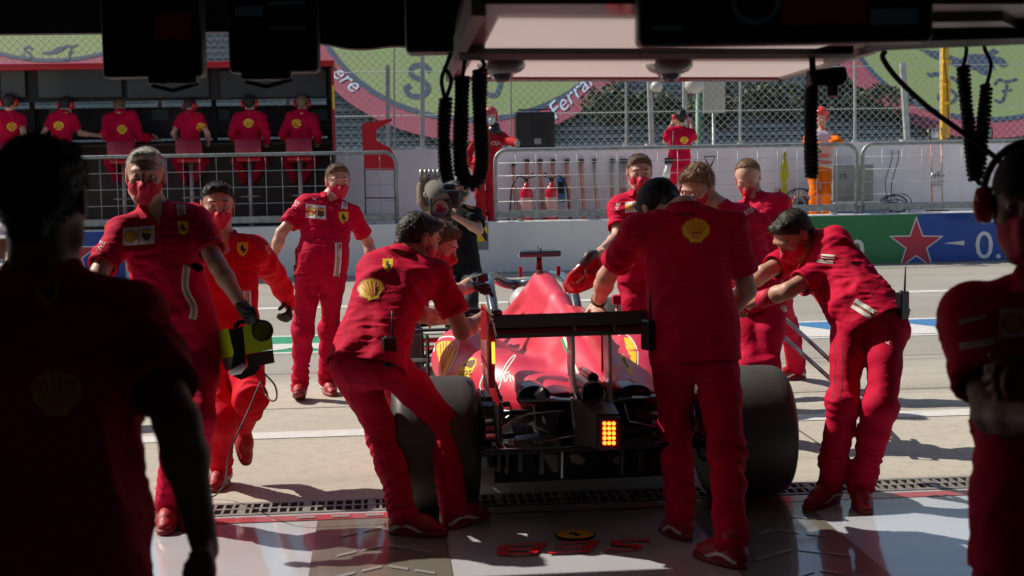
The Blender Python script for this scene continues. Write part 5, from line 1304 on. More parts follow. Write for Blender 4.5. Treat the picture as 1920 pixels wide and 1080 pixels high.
for s_, x in ((-1, xl), (1, xr)):
    ep = MB(); pl = [(-.88, zt + .015), (-.42, zt + .02), (-.36, .90), (-.42, .80), (-.62, .75), (-.82, .77), (-.90, .88)]
    ep.prism([Vector((x + s_ * .004, y, z)) for y, z in pl], Vector((s_ * .014, 0, 0))); eo = ep.build('endplate', M_CARG, car)
    for kk in range(3):
        z0 = zt - .02 - kk * .085; m2 = MB(); m2.prism([Vector((x - s_ * .0, -.895 + kk * .02, z0)), Vector((x, -.80, z0 - .01)), Vector((x, -.78, z0 - .11)), Vector((x, -.87 + kk * .02, z0 - .13))], Vector((s_ * .03, 0, 0))); m2.build('endplate_vane', mat('vane_red', (.40, .02, .03), .4), eo)
    lp = [((-.78, .80), 0.0), ((-.80, .75), .015), ((-.80, .69), .025), ((-.76, .63), .03)]
    m2 = MB(); rows = [[Vector((x - s_ * in_ * 1.6 + s_ * .01, y, z)), Vector((x - s_ * in_ * 1.2 + s_ * .01, y + .18, z + .02)), Vector((x - s_ * in_ * .4 + s_ * .01, y + .40, z + .04))] for (y, z), in_ in lp]
    m2.grid(rows); m2.grid([[p_ + Vector((s_ * .012, 0, 0)) for p_ in r] for r in rows]); m2.build('endplate_foot', M_CARG, eo); m3 = MB(); m3.prism([Vector((x - s_ * .035, y_, z_)) for y_, z_ in ((-.77, .66), (-.75, .46), (-.60, .44), (-.45, .62))], Vector((s_ * .012, 0, 0))); m3.build('endplate_tip', M_CARB, eo)
    m2 = MB(); m2.box((x + s_ * .012, -.905, cp(940, 661, -.9).z), (.013, .02, 40 / 415), bev=.003); m2.build('light_strip', M_LEDY, eo)
bv = BVHTree.FromPolygons([CM @ Vector(v) for v in [(xl - .02, -1.2, 0), (xl - .02, 0, 0), (xl - .02, 0, 1.4), (xl - .02, -1.2, 1.4)]], [(0, 1, 2, 3)])
for px, m in ((1070, M_METAL), (1138, M_METAL)):      # swan neck pylons
    p_ = [cp(px, 618, rw_y + .14), cp(px + 1, 660, rw_y + .16), cp(px + 2, 705, rw_y + .20), cp(px + (14 if px < 1100 else 2), 752, rw_y + .26)]
    mb = MB(); mb.grid([[q + Vector((dx, dy, 0)) for dx, dy in ((-.008, -.07), (.008, -.07), (.008, .07), (-.008, .07))] for q in [Vector(v) for v in smooth2([tuple(v) for v in p_], 4)]], close=True, smooth=False); mb.build('wing_pylon', mat('pylon_grey', (.60, .60, .57), .35, coat=.4), car)
# shark fin
mb = MB(); mb.prism([Vector((-.006, y, z)) for y, z in ((1.25, .90), (.2, .98), (-.38, .93), (-.36, .55), (.4, .55))], Vector((.012, 0, 0))); fin = mb.build('shark_fin', M_CARG, car)
# halo, T camera, mirrors, small aerials
mb = MB(); hpz = smooth2([(-.27, 2.05, .74), (-.27, 2.35, .90), (-.22, 2.75, .93), (-.10, 3.02, .86), (0, 3.10, .84), (.10, 3.02, .86), (.22, 2.75, .93), (.27, 2.35, .90), (.27, 2.05, .74)], 5)
mb.tube(hpz, .036, 12); mb.tube([(0, 3.10, .84), (0, 3.22, .60)], [.03, .022], 10); halo = mb.build('halo', mat('halo_black_sky_tint', (.05, .08, .11), .2, coat=.8), car)  # black tube, blue of the reflected sky put into its colour
mb = MB(); c = cp(1011, 475, 1.74); w_ = 80 / 301; mb.box(c, (w_, .10, .040), bev=.012); tc_ = mb.build('camera_pod', mat('pod_sky_tint', (.10, .17, .24), .15, coat=.8), car)  # blue-grey base colour stands in for the reflection on the bar
mb = MB(); mb.tube([cp(1011, 482, 1.74), cp(1011, 506, 1.74)], [.016, .022], 10); mb.build('pod_stalk', mat('pod_red', (.25, .01, .02), .4), tc_)
mb = MB(); mb.tube([cp(1009, 470, 1.72), cp(1009, 461, 1.72)], .0035, 6); mb.tube([cp(1014, 473, 1.68), cp(1014, 464, 1.68)], .0045, 6); mb.build('aerial', M_BPLA, tc_)
for px, py, hgt, m in ((976, 520, 20, M_CARG), (942, 530, 24, M_METAL), (1047, 517, 18, M_CARG)):
    a = cp(px, py, 3.3 if px < 1000 else 1.5); b = cp(px, py - hgt, 3.3 if px < 1000 else 1.5); mb = MB(); mb.box((a + b) / 2, (.024 if m is M_CARG else .008, .012, (b - a).length), bev=.003); mb.build('aerial', m, car)
for s_ in (-1, 1):
    c = Vector((s_ * .69, 2.85, .735)); mb = MB(); mb.box(c, (.095, .06, .072), bev=.018); mo = mb.build('mirror', M_CARG, car)
    MB().box(c + Vector((0, -.032, 0)), (.075, .004, .05), bev=.001).build('mirror_glass', mat('mirror_face', (.06, .02, .02), .06, coat=.8), mo)
    MB().tube([c + Vector((0, 0, -.03)), c + Vector((-s_ * .05, -.02, -.16))], .008, 6).build('mirror_stay', M_CARG, mo)
# wheels
def wheel(x, y, w, s_, r=.335):
    mb = MB(); hw = w / 2; prof = [(.17, -hw * .82), (.22, -hw * .94), (.275, -hw * 1.0), (.305, -hw * .975), (.322, -hw * .90), (.331, -hw * .80), (r, -hw * .6), (r + .002, 0), (r, hw * .6), (.331, hw * .80), (.322, hw * .90), (.305, hw * .975), (.275, hw), (.22, hw * .94), (.17, hw * .82), (.165, 0), (.17, -hw * .82)]
    root = mb.lathe([(a, b) for a, b in prof], (x, y, r), axis_to((1, 0, 0)), 72).build('tyre', M_TYRE, car)
    m2 = MB(); m2.lathe([(.168, -hw * .78), (.16, -hw * .4), (.05, -hw * .2), (.04, 0), (.05, hw * .3), (.16, hw * .5), (.168, hw * .78)], (x, y, r), axis_to((1, 0, 0)), 36); m2.build('rim', M_CARB, root)
    m3 = MB(); m3.lathe([(.15, 0), (.155, .05), (.12, .06), (.001, .06)], (x - s_ * (hw * .78 + .06 if s_ < 0 else hw * .78 + .06) * 1, y, r), axis_to((s_, 0, 0)), 28); m3.build('brake_drum', M_CARB2, root)
for s_ in (-1, 1): wheel(s_ * .80, 0, .42, s_); wheel(s_ * .835, 3.63, .32, s_, .335)
# brake duct winglets beside the left rear tyre
for sgn in (-1, 1):
    for i, (py, w, d) in enumerate(((748, 34, .22), (766, 36, .2), (781, 34, .2), (796, 36, .2), (811, 34, .2), (826, 36, .22), (838, 38, .25))):
        c = cp(926, py, -.30); x = c.x if sgn < 0 else -c.x; mb = MB(); mb.box((x, -.20, c.z), (w / 400, d, .014 if i else .028), bev=.003); mb.build('duct_winglet', M_CARB if i % 2 else M_CARB2, car)
    mb = MB(); c = cp(908, 793, -.28); mb.box((c.x * (-sgn) , -.12, c.z), (.02, .26, .25), bev=.004); mb.build('duct_fence', M_CARB, car)
bvw = BVHTree.FromPolygons([CM @ Vector(v) for v in [(-2, -.305, 0), (2, -.305, 0), (2, -.305, 1.4), (-2, -.305, 1.4)]], [(0, 1, 2, 3)])
# front wing and barge boards
mb = MB()
for i, (le, te) in enumerate((((5.02, .14), (4.80, .15)), ((4.84, .17), (4.68, .21)), ((4.70, .23), (4.56, .29)))): foil(mb, le, te, -.98, .98, .02)
mb.box((-.98, 4.8, .21), (.014, .5, .22)); mb.box((.98, 4.8, .21), (.014, .5, .22)); mb.build('front_wing', M_CARG, car)
for s_ in (-1, 1):
    mb = MB(); mb.prism([Vector((s_ * .52, y, z)) for y, z in ((2.7, .18), (2.3, .16), (2.3, .60), (2.6, .45))], Vector((s_ * .012, 0, 0))); mb.prism([Vector((s_ * .70, y, z)) for y, z in ((2.3, .18), (2.0, .18), (1.95, .62), (2.15, .62))], Vector((s_ * .012, 0, 0)))
    mb.box((s_ * .62, 2.2, .64), (.34, .07, .014)); mb.build('barge_board', M_CARB, car)
    mb = MB(); foil(mb, (2.15, .44), (1.95, .50), s_ * .60, s_ * .93, .014, n=4); foil(mb, (2.1, .62), (1.9, .65), s_ * .60, s_ * .96, .014, n=4); foil(mb, (1.95, .30), (1.75, .34), s_ * .62, s_ * .90, .012, n=4); mb.build('sidepod_vane', mat('carbon_blue', (.06, .075, .09), .25, coat=.6), car)
# paint on the bodywork
bvb = bvh_of(body)
def cm(nm, layers, step=6): mark(nm, None, layers, body, step=step, bvh=bvb, lift=.0018)
o, f, r = scallop(840, 668, 30, .78, R(-4))
fanL = [(818, 652), (822, 643), (832, 640), (842, 640), (852, 645), (855, 655), (850, 672), (841, 690), (832, 705), (828, 702)]
ribs = [([(s1) for s1 in stroke([(829, 700), p_], [.8, 1.8])], []) for p_ in ((826, 645), (832, 642), (838, 641), (845, 643), (850, 649))]
out1 = smooth2([(814, 660), (816, 645), (826, 634), (842, 631), (855, 635), (860, 645), (857, 662), (846, 688), (835, 703)], 4)
cm('scallop_badge', [([(fanL, [])], M_YEL), (ribs, M_REDP)], 4); cm('outline', [([(stroke(out1, 2.2), [])], M_WHITE)], 4)
pb = [(857, 703), (862, 690), (873, 676), (886, 670), (894, 674), (893, 684), (885, 700), (880, 708), (860, 708)]
bb = [(867, 687), (878, 677), (892, 674), (891, 682), (884, 691), (874, 687)]
cm('parcel_badge', [([(pb, [])], M_YEL), ([(bb, [])], M_BROWN)], 4)
mark_text('lettering', None, 'ups', lambda x, y: (873 + x * 19 + y * -5, 698 + y * 19 - x * 1), M_BROWN, body, bvh=bvb, lift=.004)
scr = [[(903, 684), (915, 678), (908, 700), (900, 722), (905, 735)], [(908, 700), (918, 712), (924, 735)], [(918, 700), (914, 712), (920, 716), (926, 700), (924, 716)], [(930, 702), (934, 716), (942, 700), (936, 728), (926, 738)], [(940, 712), (952, 690), (966, 669), (962, 668), (950, 682), (941, 700)], [(945, 704), (948, 716), (956, 702), (958, 716)], [(948, 700), (956, 698)], [(960, 704), (964, 714)]]
cm('signature_lettering', [([(stroke(smooth2(s_, 4), 2.3), []) for s_ in scr], M_WHITE)], 4)
cm('tricolour_stripe', [([([(1051, 637), (1056, 633), (1070, 668), (1070, 678)], [])], M_GRN), ([([(1056, 633), (1060, 632), (1086, 700), (1084, 705)], [])], M_WHITE)], 5)
o, f, r = scallop(1180, 655, 26, .55, R(20)); out2 = smooth2([(1160, 630), (1166, 626), (1178, 630), (1190, 645), (1196, 665), (1195, 690)], 4)
cm('scallop_badge', [([([(1170, 633), (1182, 634), (1191, 650), (1194, 672), (1190, 690), (1182, 672), (1174, 652)], [])], M_YEL)], 4); cm('outline', [([(stroke(out2, 2.2), [])], M_WHITE)], 4)
cm('parcel_badge', [([([(1161, 668), (1168, 664), (1178, 675), (1188, 700), (1186, 708), (1176, 698)], [])], M_YEL), ([([(1165, 672), (1171, 671), (1180, 690), (1176, 690)], [])], M_BROWN)], 4)
mark_text('lettering', None, 'Power', lambda x, y: (928 + x * 3 + y * 10, 622 + x * 14 + y * 6 - 8), M_WHITE, car, bvh=bv, lift=.004)
# driver
drv = thing('person', 'driver in white helmet sitting in the cockpit of the red car', 'person', CM @ Vector((0, 2.3, .25)), CAR_RZ)
S = SDF(); S.cone((0, .0, .08), (0, -.02, .36), .15, .14, .05, flat=((0, 1, 0), .8)); S.cone((-.16, 0, .36), (.16, 0, .36), .075, .075, .04); S.cone((0, 0, .36), (0, .02, .50), .055, .055, .03)
for s_ in (-1, 1): S.cone((s_ * .18, .0, .34), (s_ * .2, .22, .24), .05, .042, .03); S.cone((s_ * .2, .22, .24), (s_ * .06, .40, .34), .042, .03, .02)
V, Q = S.mesh(.014); mesh_np('body', V, Q, M_SUIT, drv)
hc = (CMI @ CM) @ Vector((0, 0, 0)); tgt = cp(984, 572, 2.25) - Vector((0, 2.3, .25))
S = SDF(); S.ell(tgt, (.110, .135, .125)); S.cone(tgt + Vector((0, .10, -.06)), tgt + Vector((0, .12, -.06)), .06, .05, .03); V, Q = S.mesh(.010); V = relax(V, Q, 2); hm = mesh_np('helmet', V, Q, mat('helmet_white', (.58, .56, .54), .2, coat=.6), drv)
mark('helmet_stripes', None, [([([(975, 552), (979, 550), (986, 585), (981, 586)], [])], M_REDP), ([([(970, 556), (973, 554), (978, 584), (975, 585)], [])], M_GRN)], hm, step=5, bvh=bvh_of(hm))
# the loose red cover held over the car
cv = thing('body_cover', 'glossy red body cover with black handle held over the car by the man beyond it', 'cover', P(1098, 515, 9.7))
ring = [(1060, 548), (1054, 535), (1064, 515), (1086, 492), (1106, 472), (1120, 476), (1136, 492), (1144, 506), (1128, 530), (1104, 543), (1080, 552)]
mb = MB(); cx = 1098; cy = 514; rows = []
for k_, bz in ((1.0, 0), (.985, -.012), (.93, -.03), (.7, -.045), (.35, -.035), (.02, -.05)):
    rows.append([P(cx + (x - cx) * k_, cy + (y - cy) * k_, 9.7 + bz + .015 * sin(i * 2.3)) for i, (x, y) in enumerate(ring)])
back = [P(cx + (x - cx) * .97, cy + (y - cy) * .97, 9.72) for x, y in ring]
mb.grid([back] + rows, close=True); mb.build('cover_shell', mat('cover_gloss', (.55, .004, .016), .16, coat=.7, bump=1.0, bscale=9), cv, org=cv.location)
mb = MB(); mb.tube([P(1092, 496, 9.6), P(1106, 478, 9.57), P(1118, 474, 9.6)], [.03, .036, .022], 10); mb.build('grip', mat('grip_dark', (.05, .045, .05), .5), cv, org=cv.location)
# ================================================================== PIT STAND, PROPS, GANTRY
def at_(px, py, Y): return PY(px, py, Y)
def boxpx(mb, x0, y0, x1, y1, Y, dep, m=0, bev=0.0):
    """box whose front face fills the photo rectangle on plane y = Y, running back by dep"""
    a, b = PY(x0, (y0 + y1) / 2, Y), PY(x1, (y0 + y1) / 2, Y); t, u = PY((x0 + x1) / 2, y0, Y), PY((x0 + x1) / 2, y1, Y)
    mb.box(((a.x + b.x) / 2, Y + dep / 2, (t.z + u.z) / 2), (abs(b.x - a.x), dep, abs(t.z - u.z)), m, bev=bev); return mb
Y1 = Y_W + .95; Y2 = Y_R - .55
stand = thing('pit_stand', 'black pit wall stand with red roof and screens above the seated crew', 'stand', (PY(300, 300, Y1).x, Y1, Z_P)); so_ = stand.location
M_REDM = mat('painted_red_metal', (.55, .006, .02), .35, coat=.3, var=.04)
M_PANEL = mat('stand_black', (.010, .010, .011), .5)
def zat(py, Y, px=500): return PY(px, py, Y).z
xs0, xs1 = PY(-260, 120, Y1).x, PY(621, 120, Y1).x
zr0, zr1 = zat(125, Y1), zat(114, Y1)
MB().box(((xs0 + xs1) / 2, (Y1 + Y2) / 2 + .3, (zr0 + zr1) / 2), (xs1 - xs0 + .1, Y2 - Y1 + .6, zr1 - zr0), bev=.015).build('roof', M_REDM, stand, org=so_)
Ym = Y1 + .35
for x0, x1, lab in ((-230, -20, 0), (0, 48, 0), (70, 229, 0), (237, 392, 0), (412, 613, 0)):
    mb = MB(); boxpx(mb, x0, 130, x1, 184, Ym, .06, bev=.01); s_ = mb.build('screen', M_PANEL, stand, org=so_)
    mb = MB(); boxpx(mb, x0 + 2, 132, x1 - 2, 182, Ym - .006, .004); mb.build('screen_face', mat('screen_off', (.055, .062, .066), .22, coat=.3, var=.12, vscale=1.5), s_, org=so_)
mb = MB(); boxpx(mb, -250, 126, 620, 190, Ym + .08, .05); mb.build('upper_panel', M_PANEL, stand, org=so_)
mb = MB(); boxpx(mb, -250, 203, 622, 262, Y2, .05); mb.box(((xs0 + xs1) / 2, Y2 + .02, (Z_P + zat(262, Y2)) / 2), (xs1 - xs0, .04, zat(262, Y2) - Z_P)); mb.build('back_panel', M_PANEL, stand, org=so_)
for px in (-120, 62, 232, 402, 617):
    x = PY(px, 200, Y2).x; MB().box((x, Y2 - .05, (Z_P + zr0) / 2), (.07, .07, zr0 - Z_P - .01)).build('post', M_PANEL, stand, org=so_)
xe = PY(621, 200, Y1).x
MB().box((xe + .01, (Y1 + Y2) / 2, (Z_P + zr0) / 2), (.03, Y2 - Y1 - .02, zr0 - Z_P - .01)).build('end_panel', M_PANEL, stand, org=so_)
mb = MB(); boxpx(mb, 622.5, 128, 627, 282, Y1 - .03, .03, 0); boxpx(mb, 623, 160, 627.3, 205, Y1 - .034, .004, 1); mb.build('edge_strip', [M_REDM, M_YEL], stand, org=so_)
zdk = zat(268, Y2 - .4)
MB().box(((xs0 + xs1) / 2, Y2 - .27, zdk), (xs1 - xs0 - .1, .45, .04), bev=.008).build('desk', mat('desk_dark', (.05, .045, .04), .4), stand, org=so_)
mb = MB(); mb.box(((xs0 + xs1) / 2, Y2 - .10, (Z_P + zdk) / 2), (xs1 - xs0 - .1, .04, zdk - Z_P - .04)); mb.build('desk_front', mat('desk_brown', (.045, .025, .018), .5, var=.3, vscale=2), stand, org=so_)
for px, w in ((105, 12), (300, 16), (420, 10), (600, 14)):
    mb = MB(); boxpx(mb, px - w, 205, px + w, 226, Y2 - .06, .03); mb.build('small_screen', mat('screen_small', (.02, .03, .035), .2, emit=(.10, .22, .25), es=.015), stand, org=so_)
# stools
def stool(px, first=[None]):
    xx = PY(px, 280, Y1 + .05).x; Yq = PY(px, 280, Y1 + .05).y
    if first[0] is None:
        r = thing('bar_stool', '', 'stool', (xx, Yq, Z_P), group='red stools at the pit stand')
        MB().lathe([(.001, 0), (.22, 0), (.22, .015), (.05, .03), (.03, .05)], (0, 0, 0), n=24).build('base', M_METAL, r)
        MB().tube([(0, 0, .04), (0, 0, 1.1)], .03, 12).build('post', mat('stool_post', (.45, .35, .33), .3, metal=.6), r)
        mb = MB(); mb.box((0, .02, 1.13), (.36, .36, .07), bev=.03); mb.build('seat', M_REDM, r)
        mb = MB(); rows = [[Vector((-.19 + .38 * t, -.19 - .05 * (1 - (2 * t - 1)**2) + dy, z)) for t in [i / 10 for i in range(11)]] for z, dy in ((1.20, 0), (1.42, -.03), (1.42, -.0), (1.20, .03))]
        mb.grid(rows, close=False); mb.build('backrest', mat('stool_red', (.42, .01, .03), .4, coat=.3), r)
        MB().tube([(.16 * cos(R(a)), .16 * sin(R(a)), .58) for a in range(0, 361, 20)], .012, 6).build('footrest', M_METAL, r); MB().tube([(-.16, 0, .58), (.16, 0, .58)], .01, 6).build('footrest_bar', M_METAL, r)
        first[0] = r; return r
    r = first[0].copy(); COL.objects.link(r); r.location = (xx, Yq, Z_P)
    for ch in list(first[0].children):
        c = ch.copy(); COL.objects.link(c); c.parent = r
    return r
def headset(p, m, sc=1.0):
    k = p.k
    for s_ in (-1, 1):
        mb = MB(); k = p.k * sc; d = p.Rh * s_; c = p.hp(s_ * .086, -.005, 0); mb.lathe([(.001, 0), (.040 * k, 0), (.044 * k, .012), (.040 * k, .034), (.02 * k, .040), (.001, .040)], c, axis_to(d), 18)
        hs = mb.build('ear_cup', m, p.root, org=p.org)
    MB().tube([p.hp(.105 * cos(R(a)), -.005, .02 + .118 * sin(R(a))) for a in range(0, 181, 12)], .009, 8).build('headband', M_RUB, p.root, org=p.org)
    return hs
M_CUP = mat('ear_cup_red', (.55, .01, .03), .3, coat=.5)
seated = [(18, 195, 176, (22, 238), 'crew member in red seated at the far left of the pit stand, leaning left', (12, 258), 0),
          (124, 200, 165, (110, 236), 'second seated crew member from the left with arm stretched over the desk', (114, 268), 0),
          (224, 202, 180, (229, 243), 'third seated crew member from the left, bareheaded, seen from behind', (230, 285), 0),
          (356, 202, 150, (377, 239), 'fourth seated crew member from the left, turned to the side with headset', (357, 285), 0),
          (468, 197, 182, (466, 231), 'fifth seated crew member from the left, elbows in, red headset', (467, 282), 0),
          (567, 197, 178, (556, 232), 'seated crew member in red at the right end of the pit stand', (562, 282), 0)]
for i, (hx, hy, yw, bg, lab, pl, _) in enumerate(seated):
    s_ = stool(pl[0]); s_['label'] = 'red stool under the ' + ['far left', 'second', 'third', 'fourth', 'fifth', 'right end'][i] + ' seated crew member at the pit stand'
    a2 = {1: [(150, 250, 1), (183, 254, 1)], 2: [(262, 258, -1), (285, 258, 1)]}.get(i, [(pl[0] + 32, 250, -1), (pl[0] + 34, 266, 1)])
    p = person(lab, D=PY(pl[0], pl[1], Y1 + .12).dot(CF), pel=(pl[0], 283), neck=(hx + (0 if i != 1 else -6), 213), head=(hx, hy - 2, 1), look=(yw, 12, 0), cyaw=yw if i != 1 else 160, pyaw=yw,
        armR=a2, armL=[(pl[0] - 32, 250, -1), (pl[0] - 24, 264, 1)], legR=[(pl[0] + 26, 302, 1), (pl[0] + 10, 335, 1)], legL=[(pl[0] - 24, 302, 1), (pl[0] - 10, 336, 1)],
        hair=('dark', 'black', 'brown', 'dark', 'black', 'fair')[i], cut='short', mask=False, q=1.9, k=(1.0, .97, 1.05, .94, 1.0, 1.03)[i], top='polo' if i in (0, 1, 3) else 'jacket', shirtm=M_SHIRT, group='crew seated at the pit stand', foot=((170, 20), (190, 20)))
    back_badges(p, (bg[0], bg[1], 10), (hx + (0 if i != 3 else 14), 208, 5.5))
    if i not in (2,): headset(p, M_CUP, 1.35)

# ------------------------------------------------------------------ people beyond the pit wall
M_OVR = fabric('fire_overall', (.42, .012, .02), .6); M_ORG = fabric('orange_overall', (.85, .17, .01), .6); M_VEST = mat('vest_white', (.62, .56, .58), .6, bump=.3)
Dq = lambda px, py, Y: PY(px, py, Y).dot(CF)
pK = person('fire marshal in dark red overall and helmet resting a hand on the crowd barrier', D=Dq(912, 330, Y_B + .65), pel=(908, 306), neck=(926, 246), head=(919, 218, -1), look=(8, 8, 0), cyaw=10, pyaw=15,
    armR=[(878, 290, -1), (886, 318, -1)], armL=[(958, 265, -1), (969, 268, -1), (976, 272)], legR=[(900, 368, -1), (904, 408, 'p')], legL=[(918, 368, -1), (922, 410, 'p')],
    hair='dark', cap=('helmet', mat('helmet_red', (.60, .02, .03), .2, coat=.6)), top='overall', shirtm=M_OVR, troum=M_OVR, maskm=mat('mask_blue', (.45, .62, .68), .6), q=1.7, gloveL=mat('glove_grey', (.35, .34, .31), .7), shoem=M_RUB, group='people on the pit wall platform')
bvt = bvh_of(pK.shirt); mark_text('lettering', None, 'CEA', lambda x, y: (930 + x * 10, 269 + y * 10), M_WHITE, pK.shirt, bvh=bvt, lift=.004)
S = SDF(); S.cone(pK.NK + pK.U * .02, pK.NK + pK.U * .08 + pK.Fc * .02, .085, .062, .03); S.cone(pK.NK - pK.U * .02 + pK.Fc * .03, pK.NK + pK.U * .02, .11, .085, .03); V, Q = S.mesh(.012); mesh_np('neck_guard', V, Q, M_BPLA, pK.root, org=pK.org)
mark('helmet_band', None, [([([(912, 198), (921, 196), (922, 210), (913, 211)], [])], mat('reflect_white', (.75, .78, .72), .3)), ([([(916, 197), (919, 197), (920, 210), (917, 210)], [])], M_GRN)], pK.cap, step=4, bvh=bvh_of(pK.cap))
pO = person('track marshal in orange overall and white vest leaning on the crowd barrier', D=Dq(1538, 330, Y_B + .42), pel=(1537, 310), neck=(1543, 248), head=(1539, 219, -1), look=(0, 12, 0), cyaw=0,
    armR=[(1512, 268, -1), (1540, 271, -1)], armL=[(1573, 265, -1), (1548, 272, -1)], legR=[(1527, 372, -1), (1526, 412, 'p')], legL=[(1548, 372, -1), (1549, 412, 'p')],
    hair='grey', cap=('helmet', mat('helmet_orange_red', (.75, .06, .04), .25, coat=.5)), top='overall', shirtm=M_ORG, troum=M_ORG, mask=False, q=1.7, shoem=M_RUB, group='people on the pit wall platform')
S = SDF(); k_ = 1.0
S.cone(pO.NK - pO.U * .06 + pO.Rt * .09, pO.NK - pO.U * .06 - pO.Rt * .09, .100, .100, .05, flat=(pO.Fc, .9)); S.cone(pO.NK - pO.U * .12 + pO.Rt * .06, pO.PEL + pO.Rt * .07 - pO.U * .02, .135, .14, .05, flat=(pO.Fc, .98)); S.cone(pO.NK - pO.U * .12 - pO.Rt * .06, pO.PEL - pO.Rt * .07 - pO.U * .02, .135, .14, .05, flat=(pO.Fc, .98))
S.cut(pO.PEL - pO.U * .06, -pO.U); V, Q = S.mesh(.014); vest = mesh_np('vest', relax(V, Q, 1), Q, M_VEST, pO.root, org=pO.org)
mark('vest_print', None, [([([(1537, 288), (1560, 288), (1564, 296), (1536, 297)], []), ([(1536, 300), (1562, 302), (1560, 308), (1536, 308)], [])], mat('print_salmon', (.75, .18, .12), .6)), ([([(1534, 281), (1540, 281), (1540, 287), (1534, 287)], [])], M_GRN)], vest, step=5, bvh=bvh_of(vest))
pP = person('photographer in red with ear protection, turned to the track on the platform', D=Dq(1272, 320, Y_B + 1.3), pel=(1273, 308), neck=(1276, 242), head=(1275, 220, 1), look=(200, 0, 0), cyaw=185, pyaw=180,
    armL=[(1248, 266, 1), (1258, 236, 1)], armR=[(1302, 262, 1), (1296, 236, 1)], legL=[(1262, 364, -1), (1262, 405, 'p')], legR=[(1283, 364, -1), (1284, 405, 'p')],
    hair='black', cut='short', mask=False, q=1.7, top='polo', group='people on the pit wall platform')
headset(pP, M_CUP); back_badges(pP, (1283, 263, 8), (1282, 236, 5))
ct_ = thing('camera', 'camera with a long white lens hanging at the photographer in red', 'camera', PY(1254, 308, Y_B + 1.05)); c = ct_.location
MB().box((0, 0, .05), (.13, .08, .10), bev=.015).build('camera_body', M_BPLA, ct_); MB().lathe([(.001, 0), (.045, 0), (.045, -.1), (.055, -.12), (.06, -.22), (.001, -.22)], (0, 0, .01), Matrix.Rotation(R(12), 3, 'Y'), 18).build('lens', mat('lens_white', (.6, .6, .56), .4), ct_)
MB().lathe([(.062, -.22), (.064, -.27), (.001, -.27)], (0, 0, .01), Matrix.Rotation(R(12), 3, 'Y'), 18).build('lens_hood', M_BPLA, ct_); MB().tube([(0, 0, .1), PY(1262, 272, Y_B + 1.1) - c, PY(1263, 245, Y_B + 1.15) - c], .012, 6).build('strap', M_RUB, ct_)
M_TEE = fabric('black_tee', (.010, .010, .012), .3)
pM = person('cameraman in black crouching before the pit wall with a shoulder camera', D=14.4, pel=(866, 500), neck=(858, 392), head=(866, 352, -1), look=(-15, 5, 0), cyaw=-20, pyaw=-10,
    armL=[(898, 432, -1), (852, 405, -1)], armR=[(808, 420, -1), (800, 380, -1)], legR=[(845, 555, -1), (848, 612, 'g')], legL=[(885, 560, -1), (884, 614, 'g')],
    hair='black', cap=('cap', M_BPLA, True), top='tee', shirtm=M_TEE, troum=mat('black_trousers', (.012, .012, .013), .8), maskm=M_BPLA, q=1.3, shoem=M_RUB, collar=False, gloveR=mat('glove_grey', (.35, .34, .31), .7), group='camera crew')
mark('shirt_print', None, [([([(872, 384), (884, 388), (898, 384), (890, 392), (878, 391)], [])], mat('print_orange', (.8, .2, .02), .6))], pM.shirt, step=4, bvh=bvh_of(pM.shirt))
tv = thing('television_camera', 'large black shoulder television camera with red lens hood held by the crouching cameraman', 'camera', P(826, 388, 13.9)); c = tv.location
T = lambda px, py, D: P(px, py, D) - c
mb = MB(); mb.box(T(842, 372, 14.0), (.20, .5, .17), bev=.03); mb.box(T(842, 352, 14.0), (.12, .3, .08), bev=.02); mb.build('camera_body', M_BPLA, tv)
mb = MB(); mb.box(T(826, 390, 13.75), (.20, .10, .20), bev=.02); mb.build('lens_hood', M_BPLA, tv); MB().lathe([(.001, 0), (.075, 0), (.078, .01)], T(826, 391, 13.68), axis_to((0, -1, 0)), 20).build('lens_glass', mat('lens_red', (.10, .004, .008), .15, coat=.6), tv)
mb = MB(); mb.tube([T(828, 378, 13.7), T(812, 352, 13.9)], [.085, .085], 16); mb.build('microphone', mat('mic_foam', (.13, .12, .095), .95, bump=.8, bscale=60), tv)
mb = MB(); mb.tube([T(800, 392, 13.9), T(790, 378, 13.95), T(790, 350, 14.0), T(802, 332, 14.0)], .045, 10); mb.build('cable_loom', mat('loom_tan', (.20, .15, .10), .8, bump=.5), tv)
mb = MB()
for i in range(5): mb.tube([T(790 + i * 8, 318, 14), T(790 + i * 8, 334, 14)], .018, 8)
mb.box(T(804, 336, 14), (.18, .06, .05)); mb.build('receiver', mat('receiver_grey', (.35, .36, .33), .4, metal=.4), tv)
pW = person('man in white shirt mostly hidden behind the dark figure at the left edge', D=10.2, pel=(-6, 545), neck=(-14, 415), head=(-6, 370, -1), look=(0, 10, 0), cyaw=5,
    armL=[(20, 480, -1), (15, 540, -1)], armR=[(-60, 480, -1), (-55, 540, -1)], legR=[(-20, 650, -1), (-22, 770, 'g')], legL=[(8, 650, -1), (10, 770, 'g')], shirtm=M_WHITE, troum=M_TEE, q=1.6)

